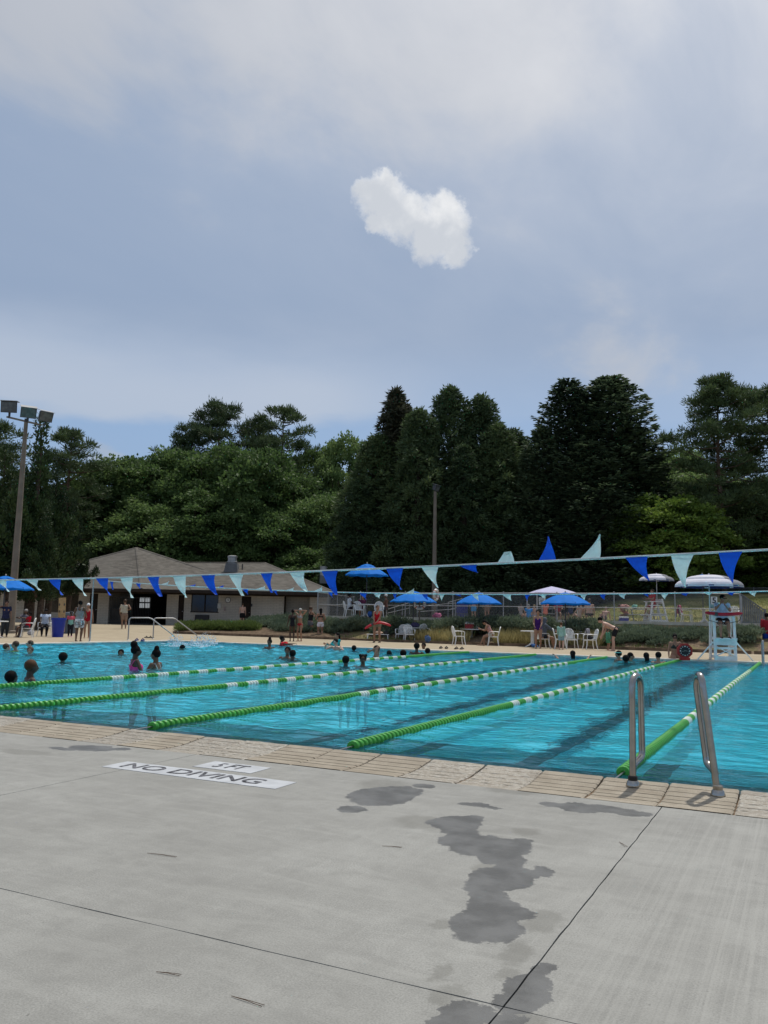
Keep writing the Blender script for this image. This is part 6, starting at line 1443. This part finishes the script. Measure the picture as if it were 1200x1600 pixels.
            for i in (0, 1): m.tube([an[i] - Vector((0, .04 * h, .022 * h)), an[i] + Vector((0, .04 * h, -.026 * h)), an[i] + Vector((0, .12 * h, -.03 * h))], [(.026 * h, .02 * h), (.03 * h, .02 * h), (.024 * h, .012 * h)], 10, side=(1, 0, 0))
        elif w == 'glasses':
            m.box(hc + hy * .058 * h + hz * .007 * h, (.085 * h, .010 * h, .020 * h), Mh)
            for s in (-1, 1): m.box(hc + hx * s * .046 * h + hy * .022 * h + hz * .008 * h, (.004 * h, .07 * h, .006 * h), Mh)
            m.build('glasses', EYE, t); continue
        elif w == 'headband':
            m.tube([hc + Mh @ Vector((.054 * h * math.cos(k), .063 * h * math.sin(k), .030 * h)) for k in [2 * math.pi * j / 16 for j in range(16)]], (.012 * h, .006 * h), 8, closed=True); m.build('headband', cm, t, smooth=True); continue
        remesh(m, .0105 * h, cm, {'top': 'swim_top', 'tank': 'tank_top', 'longshirt': 'shirt', 'towel': 'towel_wrap', 'wrap': 'towel_wrap', 'vest': 'float_vest', 'armbands': 'arm_floats'}.get(nm, nm), t)
    return t
def az(px):     # heading (rotation about z) that faces away from the camera at this column
    v = ray(px, 960); return math.atan2(-v.x, v.y)
def stand(px, top, foot, heading, label, d=None, **k):
    if d is None: p = atz(px, foot, 0); p.z = 0
    else: p = atd(px, foot, d)
    dd_ = dep(p); Ht = k.pop('H', None)
    if Ht is None: Ht = abs(atd(px, foot, dd_).z - atd(px, top, dd_).z)
    if d is not None and 'z' in k: p.z = k.pop('z')
    return person(p, az(px) + R(heading), Ht, label, **k)
SG, PG, DG = 'swimmers in the pool', 'people around the pool deck', 'people on the terrace'
# heading 0 looks away from the camera, 180 towards it, 90 to the left, -90 to the right
def swim(px, py, top, heading, label, H_=1.6, **k):
    H_ = max(H_, 1.62) * 1.07; p = atz(px, py, WZ); dd_ = dep(p); ztop = atd(px, top, dd_).z; p.z = ztop - H_
    k.setdefault('hands', [(-.2, .18, .62), (.2, .18, .62)]); return person(p, az(px) + R(heading), H_, label, group=SG, **k)
PT = lambda c1, c2: (c1, c2)
# --- lifeguard standing with a rescue tube
lg = stand(589, 945, 1004, 168, 'lifeguard in red tank top and grey shorts standing with a red rescue tube', female=True, sk='tan', hair=('pony', 'brown'), wear=[('tank', (.38, .01, .02)), ('shorts', (.22, .24, .18)), ('shoes', (.02, .02, .02))], hands=[(-.03, .16, .56), (.05, .16, .55)], head=(R(35), 0), feet=[(-.075, 0, .04), (.075, .0, .04)], group=PG)
pp = atz(589, 1004, 0); rescue_tube(pp + RH * -.60 - FH * .26 + Vector((0, 0, .66)), pp + RH * .66 - FH * .26 + Vector((0, 0, .82)), 'red rescue tube held by the standing lifeguard', .10, .22, False)
# --- four women by the slope
stand(456, 952, 1002, 10, 'woman in a black one-piece swimsuit, leftmost of four women by the slope', female=True, sk='dark', hair=('short', 'black'), wear=[('swimsuit', (.012, .012, .016))], group=PG, fat=.85)
stand(468, 950, 1002, 150, 'girl in red briefs and pale top adjusting her swim cap', female=True, sk='tan', hair=('cap', (.42, .44, .42)), wear=[('top', (.3, .3, .32)), ('briefs', (.38, .02, .03))], hands=[(-.07, .03, .93), (.07, .03, .93)], elbow=[(-1, 0, .3), (1, 0, .3)], group=PG, fat=.85)
stand(484, 947, 998, -60, 'woman in black top and grey shorts reaching to her neighbour', female=True, sk='tan', hair=('clipbun', 'brown'), wear=[('tank', (.015, .015, .017)), ('shorts', (.13, .13, .14))], hands=[(-.05, .26, .68), (.10, .26, .70)], group=PG, fat=1.1)
stand(500, 950, 999, 5, 'woman with long black hair and white shorts seen from behind', female=True, sk='tan', hair=('long', 'black'), wear=[('top', (.02, .02, .02)), ('shorts', (.60, .58, .62))], hands=[(-.12, .10, .62), (.12, .10, .60)], group=PG, fat=1.08)
# --- left deck
stand(122, 938, 1002, -15, 'woman in grey top and black and white patterned shorts beside the flag pole', female=True, sk='brown', hair=('bun', 'black'), wear=[('tank', (.25, .25, .25)), ('trunks', mat('patterned cloth', (.05, .05, .07), .85, .1, var=.1, vs=11, col2=(.75, .75, .76)))], hands=[(-.12, .14, .58), (.10, .22, .60)], group=PG, fat=1.15)
stand(135, 942, 997, 175, 'woman in a red one-piece and white swim cap', female=True, sk='tan', hair=('cap', (.72, .74, .76)), wear=[('swimsuit', (.30, .008, .02))], group=PG, fat=1.05)
stand(109, 956, 995, 185, 'child in pink and mint swimwear with black leggings', female=False, sk='dark', hair=('puffs', 'black'), wear=[('shirt', (.62, .10, .14)), ('wrap', (.25, .52, .44)), ('pants', (.02, .02, .025)), ('shoes', (.6, .2, .35))], group=PG, fat=1.05)
stand(193, 936, 985, 4, 'man walking towards the building with a striped towel on his shoulders', d=50, sk='tan', hair=('short', 'brown'), wear=[('trunks', (.24, .17, .13)), ('towel', (.45, .42, .33)), ('shoes', (.02, .02, .02))], hands=[(-.13, .02, .52), (.13, .05, .66)], feet=[(-.05, .05, .04), (.05, -.05, .05)], group=PG)
stand(267, 947, 978, -60, 'woman walking past the pillar with a pink bag on her back', d=60, female=True, sk='brown', hair=('short', 'black'), wear=[('tank', (.30, .28, .34)), ('skirt', (.45, .5, .55)), ('vest', (.55, .32, .38))], feet=[(-.05, .10, .04), (.05, -.10, .05)], group=PG)
stand(378, 942, 977, 4, 'shirtless man in black shorts standing at the dark doorway', d=58, sk='pale', hair=('short', 'brown'), wear=[('trunks', (.012, .012, .014))], group=PG, fat=1.12)
# seated and standing at far left
SIT = dict(pelvis=(0, -.02, .30), lean=R(-8), feet=[(-.06, .27, .04), (.06, .27, .04)], hands=[(-.12, .20, .40), (.12, .20, .40)])
def sit(px, foot, heading, H_, label, off=(0, 0), seat=.46, z=0, d=None, **k):
    p = atz(px, foot, 0) if d is None else atd(px, foot, d); p.z = z; kk = dict(SIT); kk['pelvis'] = (0, -.02, (seat + .045 * H_) / H_); kk.update(k)
    kk.setdefault('group', PG)
    return person(p + RH * off[0] + FH * off[1], az(px) + R(heading), H_, label, **kk)
sit(41, 996, 105, 1.35, 'person in a red shirt seated on a white chair facing left', sk='dark', hair=('short', 'black'), wear=[('shirt', (.40, .008, .02)), ('shorts', (.05, .05, .06))])
sit(69, 994, 178, 1.68, 'person in white printed T-shirt and dark trousers seated beside the blue bin', sk='dark', hair=('visorcap', 'black'), wear=[('shirt', (.48, .55, .66)), ('pants', (.012, .012, .014)), ('shoes', (.02, .02, .02))], fat=1.15)
sit(24, 996, 150, 1.6, 'person in grey seated behind the table at far left', off=(0, .8), sk='brown', hair=('visorcap', 'grey'), wear=[('shirt', (.14, .13, .15)), ('shorts', (.10, .09, .09))], hands=[(-.08, .22, .55), (.08, .22, .55)])
stand(7, 936, 990, 185, 'woman in dark navy top standing with a hand at her head at the left edge', d=38, z=0, H=1.66, female=True, sk='tan', hair=('bun', 'brown'), wear=[('shirt', (.03, .035, .08)), ('pants', (.04, .045, .05))], hands=[(-.14, .02, .5), (.10, .10, .84)], elbow=[(-.5, -1, -.5), (1, 0, -.2)], group=PG, fat=1.1)
# cooler table woman, right table people
sit(769, 1009, 82, 1.62, 'woman bent over the cooler table on a white chair', off=(-.05, 0), female=True, sk='tan', hair=('long', 'black'), lean=R(28), head=(0, R(30)), hands=[(-.06, .30, .47), (.06, .30, .47)], feet=[(-.06, .30, .04), (.06, .22, .04)], wear=[('tank', (.40, .22, .19)), ('shorts', (.38, .35, .30))], fat=1.08)
sit(850, 1013, -78, 1.72, 'person in a grey hooded top sitting with bare legs', sk='tan', hair=('hood', (.10, .115, .14)), wear=[('hoodie', (.10, .115, .14)), ('shorts', (.02, .02, .025))], hands=[(-.08, .28, .46), (.10, .28, .44)], lean=R(6), fat=1.15)
stand(841, 953, 1010, 175, 'woman in a purple swimsuit standing behind the hooded person', d=36.2, z=0, H=1.68, female=True, sk='tan', hair=('bun', 'black'), wear=[('swimsuit', (.045, .012, .12))], hands=[(-.08, .18, .56), (.08, .18, .58)], group=PG, fat=1.1)
stand(877, 972, 1015, -5, 'small child in a mint green long-sleeved swim shirt and blue shorts', female=False, sk='pale', hair=('short', 'rust'), wear=[('longshirt', (.26, .45, .40)), ('trunks', (.20, .34, .40))], hands=[(-.14, .16, .50), (.15, .02, .46)], group=PG)
stand(958, 962, 1017, 88, 'shirtless man in black trunks bending down over a child', H=1.78, sk='pale', hair=('short', 'black'), pelvis=(0, -.06, .51), lean=R(62), head=(0, R(5)), hands=[(-.06, .26, .34), (.06, .24, .36)], elbow=[(-.3, -1, .3), (.3, -1, .3)], wear=[('trunks', (.014, .014, .016))], feet=[(-.06, -.02, .04), (.06, .02, .04)], group=PG)
stand(950, 986, 1016, -60, 'toddler in a green and white swimsuit under the bending man', H=.92, sk='tan', hair=('short', 'brown'), wear=[('longshirt', (.08, .26, .17)), ('trunks', (.06, .22, .12))], group=PG, fat=1.15)
p = Vector((atz(1043, 1032, 0).x, 30.15, 0)); person(p - Vector((0, 0, .48)), yaw + R(176), 1.62, 'woman in a dark bikini sitting on the pool edge left of the pace clock', female=True, sk='tan', hair=('bun', 'black'), pelvis=(0, -.05, .335), lean=R(4), head=(R(-15), R(15)), hands=[(-.15, .04, .33), (.15, .04, .33)], feet=[(-.06, .20, .09), (.07, .20, .08)], wear=[('top', (.04, .045, .04)), ('briefs', (.035, .04, .035)), ('glasses', (.01, .01, .01))], group=PG, fat=1.1)
stand(1200, 967, 1020, 20, 'person in red top and blue shorts cut off by the right edge', sk='brown', hair=('short', 'black'), wear=[('longshirt', (.30, .02, .03)), ('pants', (.015, .05, .35))], group=PG, H=1.75, fat=1.1)
# guards in the chairs
gp = GP + gm_ @ Vector((0, -.10, 0))
person(gp + Vector((0, 0, .72)), yaw * .55 + R(180), 1.74, 'lifeguard in a pale blue T-shirt sitting high with a hand at the chin', sk='tan', hair=('short', 'black'), pelvis=(0, -.06, .365), lean=R(6), head=(R(35), R(8)), hands=[(-.04, .17, .60), (.05, .14, .67)], elbow=[(-.6, -.2, -1), (.6, .2, -1)], feet=[(-.075, .20, .04), (.075, .20, .04)], wear=[('shirt', (.44, .56, .72)), ('trunks', (.012, .012, .015)), ('glasses', (.01, .01, .01)), ('shoes', (.05, .03, .02))], group='lifeguards in their chairs', fat=1.15)
m2_ = Matrix.Rotation(yaw + R(-78), 3, 'Z')
person(TP + m2_ @ Vector((0, -.10, .42)), yaw + R(102), 1.72, 'lifeguard in a red shirt sitting sideways on the terrace chair', sk='tan', hair=('short', 'brown'), pelvis=(0, -.05, .33), lean=R(4), feet=[(-.06, .24, -.10), (.06, .24, .0)], hands=[(-.10, .20, .50), (.10, .20, .48)], wear=[('shirt', (.40, .012, .02)), ('trunks', (.32, .012, .02)), ('shoes', (.5, .5, .5))], group='lifeguards in their chairs')
# terrace people
def tper(px, d, Ht, heading, label, **k):
    return person(T(px, 960, d), az(px) + R(heading), Ht, label, group=DG, **k)
SITK = dict(pelvis=(0, -.02, .31), feet=[(-.06, .27, .04), (.06, .27, .04)], hands=[(-.12, .2, .42), (.12, .2, .42)])
tper(546, 46.6, 1.70, -78, 'person in a white printed T-shirt seated on the terrace', sk='dark', hair=('short', 'black'), wear=[('shirt', (.55, .58, .62)), ('shorts', (.02, .02, .03))], **SITK)
tper(566, 47.6, 1.62, 175, 'person in a dark maroon top behind the terrace table', sk='tan', hair=('short', 'brown'), wear=[('shirt', (.09, .02, .05)), ('shorts', (.1, .1, .12))], **SITK)
tper(602, 46.8, 1.70, 85, 'brown-skinned person seated at the right of the terrace table', sk='brown', hair=('cap', (.62, .60, .56)), wear=[('shorts', (.05, .05, .06)), ('tank', (.16, .08, .06))], **SITK)
tper(740, 48.6, 1.45, 5, 'shirtless child in light blue shorts on the terrace by the barrel', sk='tan', hair=('short', 'brown'), wear=[('trunks', (.05, .26, .55))])
tper(761, 48.8, 1.5, 175, 'bare-backed child standing right of the child in light blue shorts', sk='tan', hair=('short', 'brown'), wear=[('trunks', (.20, .13, .09))])
tper(814, 47, 1.18, -30, 'small child near the fence left of the tent leg', sk='pale', hair=('short', 'brown'), wear=[('shirt', (.3, .26, .25))], **SITK)
tper(826, 47.2, 1.5, 10, 'person in a bright blue shirt sitting low by the tent leg', sk='pale', hair=('short', 'grey'), wear=[('shirt', (.03, .25, .65))], pelvis=(0, 0, .14), feet=[(-.1, .3, .04), (.1, .3, .04)], hands=[(-.15, .2, .2), (.15, .2, .2)])
tper(835, 47.5, 1.35, 60, 'pale child sitting beside the bright blue shirt', sk='pale', hair=('short', 'blond'), wear=[('shorts', (.3, .3, .4))], pelvis=(0, 0, .2), feet=[(-.1, .3, .04), (.1, .3, .04)], hands=[(-.15, .2, .2), (.15, .2, .2)])
tper(852, 47.5, 1.5, 15, 'person in a coral orange top sitting under the tent', female=True, sk='tan', hair=('long', 'brown'), wear=[('shirt', (.70, .20, .14))], **SITK)
tper(872, 48, 1.6, 185, 'person in a red shirt sitting under the tent', sk='tan', hair=('short', 'brown'), wear=[('shirt', (.34, .03, .04)), ('shorts', (.1, .1, .1))], **SITK)
tper(891, 48.5, 1.65, 30, 'person in a dark navy shirt sitting at the tent table', sk='pale', hair=('short', 'brown'), wear=[('shirt', (.03, .04, .10)), ('shorts', (.1, .1, .1))], **SITK)
tper(905, 46.5, 1.55, 20, 'pale woman leaning sideways on the terrace edge', female=True, sk='pale', hair=('short', 'blond'), wear=[('swimsuit', (.42, .32, .26))], pelvis=(0, 0, .2), side=R(12), feet=[(-.1, .3, .04), (.1, .3, .04)], hands=[(-.22, .05, .2), (.15, .2, .2)])
tper(921, 46, 1.82, 2, 'broad bare-backed man sitting on the terrace edge', sk='pale', hair=('short', 'brown'), wear=[('trunks', (.02, .02, .02))], pelvis=(0, 0, .22), feet=[(-.1, .3, .04), (.1, .3, .04)], hands=[(-.16, .1, .2), (.16, .1, .2)], fat=1.25)
tper(944, 45.5, 1.6, 160, 'person with raised knee sitting behind the bending man', sk='pale', hair=('short', 'brown'), wear=[('trunks', (.1, .1, .12))], pelvis=(0, 0, .12), lean=R(-35), feet=[(-.1, .3, .04), (.1, .25, .04)], hands=[(-.15, -.2, .04), (.15, -.2, .04)])
tper(979, 46.9, 1.5, 100, 'person lying over the end of the long picnic table', sk='tan', hair=('short', 'brown'), wear=[('shirt', (.55, .25, .22)), ('shorts', (.3, .2, .2))], lean=R(45), **SITK)
# --- swimmers
swim(17, 1069, 1047, -50, 'dark wet head low in the water, nearest at the left edge', sk='dark', hair=('short', 'black'), head=(0, R(-6)))
swim(46, 1063, 1030, -80, 'tall swimmer with rust-coloured flat hair facing right', sk='dark', hair=('short', 'rust'), wear=[('trunks', (.1, .1, .12))], H_=1.7)
swim(98, 1034, 1020, 0, 'round black head alone left of centre', sk='dark', hair=('afro', 'black'), H_=1.3)
swim(24, 1017, 1001, 70, 'person in a yellow float vest at far left', sk='tan', hair=('short', 'brown'), wear=[('vest', (.70, .62, .03))], H_=1.5)
swim(9, 1016, 1005, -80, 'pale child beside the yellow vest', sk='pale', hair=('short', 'brown'), H_=1.2)
swim(47, 1013, 1000, 110, 'girl with sunglasses and tied brown hair at far left', female=True, sk='pale', hair=('clipbun', 'brown'), wear=[('glasses', (.01, .01, .01)), ('top', (.5, .5, .5))])
swim(47, 1021, 1010, 165, 'child with wet hair in front of the girl in sunglasses', sk='tan', hair=('short', 'brown'), wear=[('shirt', (.5, .48, .62))], H_=1.2)
swim(189, 1022, 1014, 170, 'small wet head between the left groups', sk='brown', hair=('short', 'black'), H_=1.2)
swim(210, 1046, 1008, -75, 'woman with a big bun and pink swimsuit facing right', female=True, sk='dark', hair=('bigbun', 'black'), wear=[('swimsuit', (.70, .06, .25))], H_=1.65)
swim(243, 1045, 1014, 60, 'woman with white straps turned away facing left', female=True, sk='brown', hair=('topbun', 'black'), wear=[('swimsuit', (.5, .5, .5))], H_=1.6)
swim(421, 1014, 998, 150, 'girl with a top bun near the red floats', female=True, sk='brown', hair=('topbun', 'black'), H_=1.5)
swim(440, 1009, 993, -100, 'child wearing red arm floats near the far wall', sk='dark', hair=('short', 'black'), wear=[('armbands', (.55, .02, .03)), ('vest', (.50, .02, .03))], H_=1.2, hands=[(-.3, .25, .8), (.3, .25, .8)])
swim(449, 1029, 1010, 170, 'taller of two dark heads close together', sk='brown', hair=('short', 'black'))
swim(457, 1031, 1015, 20, 'black head pressed against the taller one', sk='dark', hair=('short', 'black'), H_=1.5)
swim(527, 1011, 988, 120, 'woman in a teal swim shirt at the far wall holding a child', female=True, sk='tan', hair=('long', 'black'), wear=[('longshirt', (.01, .26, .30))], H_=1.6, hands=[(-.1, .25, .72), (.1, .25, .72)])
swim(529, 1015, 996, 150, 'child leaning on its arms before the woman in teal', sk='pale', hair=('short', 'black'), H_=1.3, lean=R(20), hands=[(-.15, .3, .8), (.15, .3, .8)])
swim(553, 1017, 1008, 10, 'small black head right of the woman in teal', sk='dark', hair=('short', 'black'), H_=1.3)
swim(540, 1042, 1024, 5, 'smooth black head seen from behind between the ropes', sk='dark', hair=('short', 'black'))
swim(567, 1041, 1022, 178, 'child with two hair puffs and goggles between the ropes', sk='brown', hair=('puffs', 'black'), wear=[('glasses', (.01, .01, .01))], H_=1.4)
swim(588, 1027, 1008, 75, 'woman wiping her face with both hands', female=True, sk='tan', hair=('short', 'black'), wear=[('top', (.05, .07, .07))], H_=1.6, hands=[(-.03, .10, .90), (.03, .10, .90)])
swim(608, 1022, 1016, 0, 'tiny dark head beyond the rope', sk='dark', hair=('short', 'black'), H_=1.0)
swim(630, 1026, 1016, 0, 'round black head at the second rope', sk='dark', hair=('afro', 'black'), H_=1.4)
swim(651, 1022, 1005, 10, 'child in a red float vest seen from behind', sk='dark', hair=('afro', 'black'), wear=[('vest', (.42, .03, .04))], H_=1.3)
swim(662, 1016, 1004, 160, 'wet dark-haired swimmer against the far wall behind the red vest', sk='brown', hair=('short', 'black'), H_=1.5)
swim(668, 1023, 1012, -30, 'low black head right of the red vest', sk='dark', hair=('short', 'black'), H_=1.3)
swim(895, 1029, 1016, 5, 'person with long dark hair holding the far wall with both arms spread', female=True, sk='tan', hair=('long', 'black'), hands=[(-.32, .12, .88), (.32, .12, .88)], H_=1.6)
swim(967, 1031, 1016, 60, 'swimmer with a teal headband at the far wall', female=True, sk='tan', hair=('clipbun', 'black'), wear=[('headband', (.10, .45, .45))])
swim(978, 1035, 1024, 0, 'black head in front of the teal headband', sk='dark', hair=('afro', 'black'), H_=1.3)
swim(985, 1032, 1019, -90, 'swimmer in profile with goggles strap', sk='tan', hair=('short', 'black'), H_=1.5)
swim(1010, 1033, 1019, 15, 'long-haired head seen from behind at the far wall', female=True, sk='dark', hair=('long', 'black'))
swim(1029, 1036, 1018, 30, 'bare-shouldered boy beside the seated woman', sk='tan', hair=('short', 'black'), H_=1.5)
# swimmer with splash
s_ = swim(285, 1013, 1007, 60, 'swimmer kicking up a splash near the handrails', sk='brown', hair=('short', 'black'), H_=1.5)
foam = mat('white splash water', (.75, .80, .84), .3, .5, transl=.4)
for (px, py, ht, wd, n_, lb) in [(318, 1006, .55, 1.2, 380, 'tall white splash right of the bent handrails'), (273, 1006, .55, .7, 180, 'smaller white splash at the handrail foot'), (300, 1010, .22, 1.8, 260, 'low foam around the splashing swimmer'), (668, 1006, .6, .35, 90, 'thin water spurt at the far wall')]:
    p = atz(px, py, WZ); m = MB()
    for k in range(n_):
        a = random.uniform(0, 6.28); q = random.random(); r_ = wd * .5 * (random.random() ** .6) ; z = ht * (random.random() ** 2.2) * (1 - .5 * r_ / (wd * .5 + .01)); s = random.uniform(.008, .030) * (1.25 - z / ht)
        m.ell((r_ * math.cos(a) + z * .2, r_ * math.sin(a) * .5, z), (s, s, s * random.uniform(.7, 2.0)), 5, 3)
    t = thing('splash', lb, 'splash', p, yaw); m.build('spray', foam, t, smooth=True)
    m = MB()
    for k in range(int(wd * 14)):
        a = random.uniform(0, 6.28); r_ = wd * .7 * math.sqrt(random.random()); m.ell((r_ * math.cos(a), r_ * math.sin(a), .006), (random.uniform(.04, .16), random.uniform(.03, .08), .012), 8, 4)
    m.build('foam', foam, t, smooth=True)
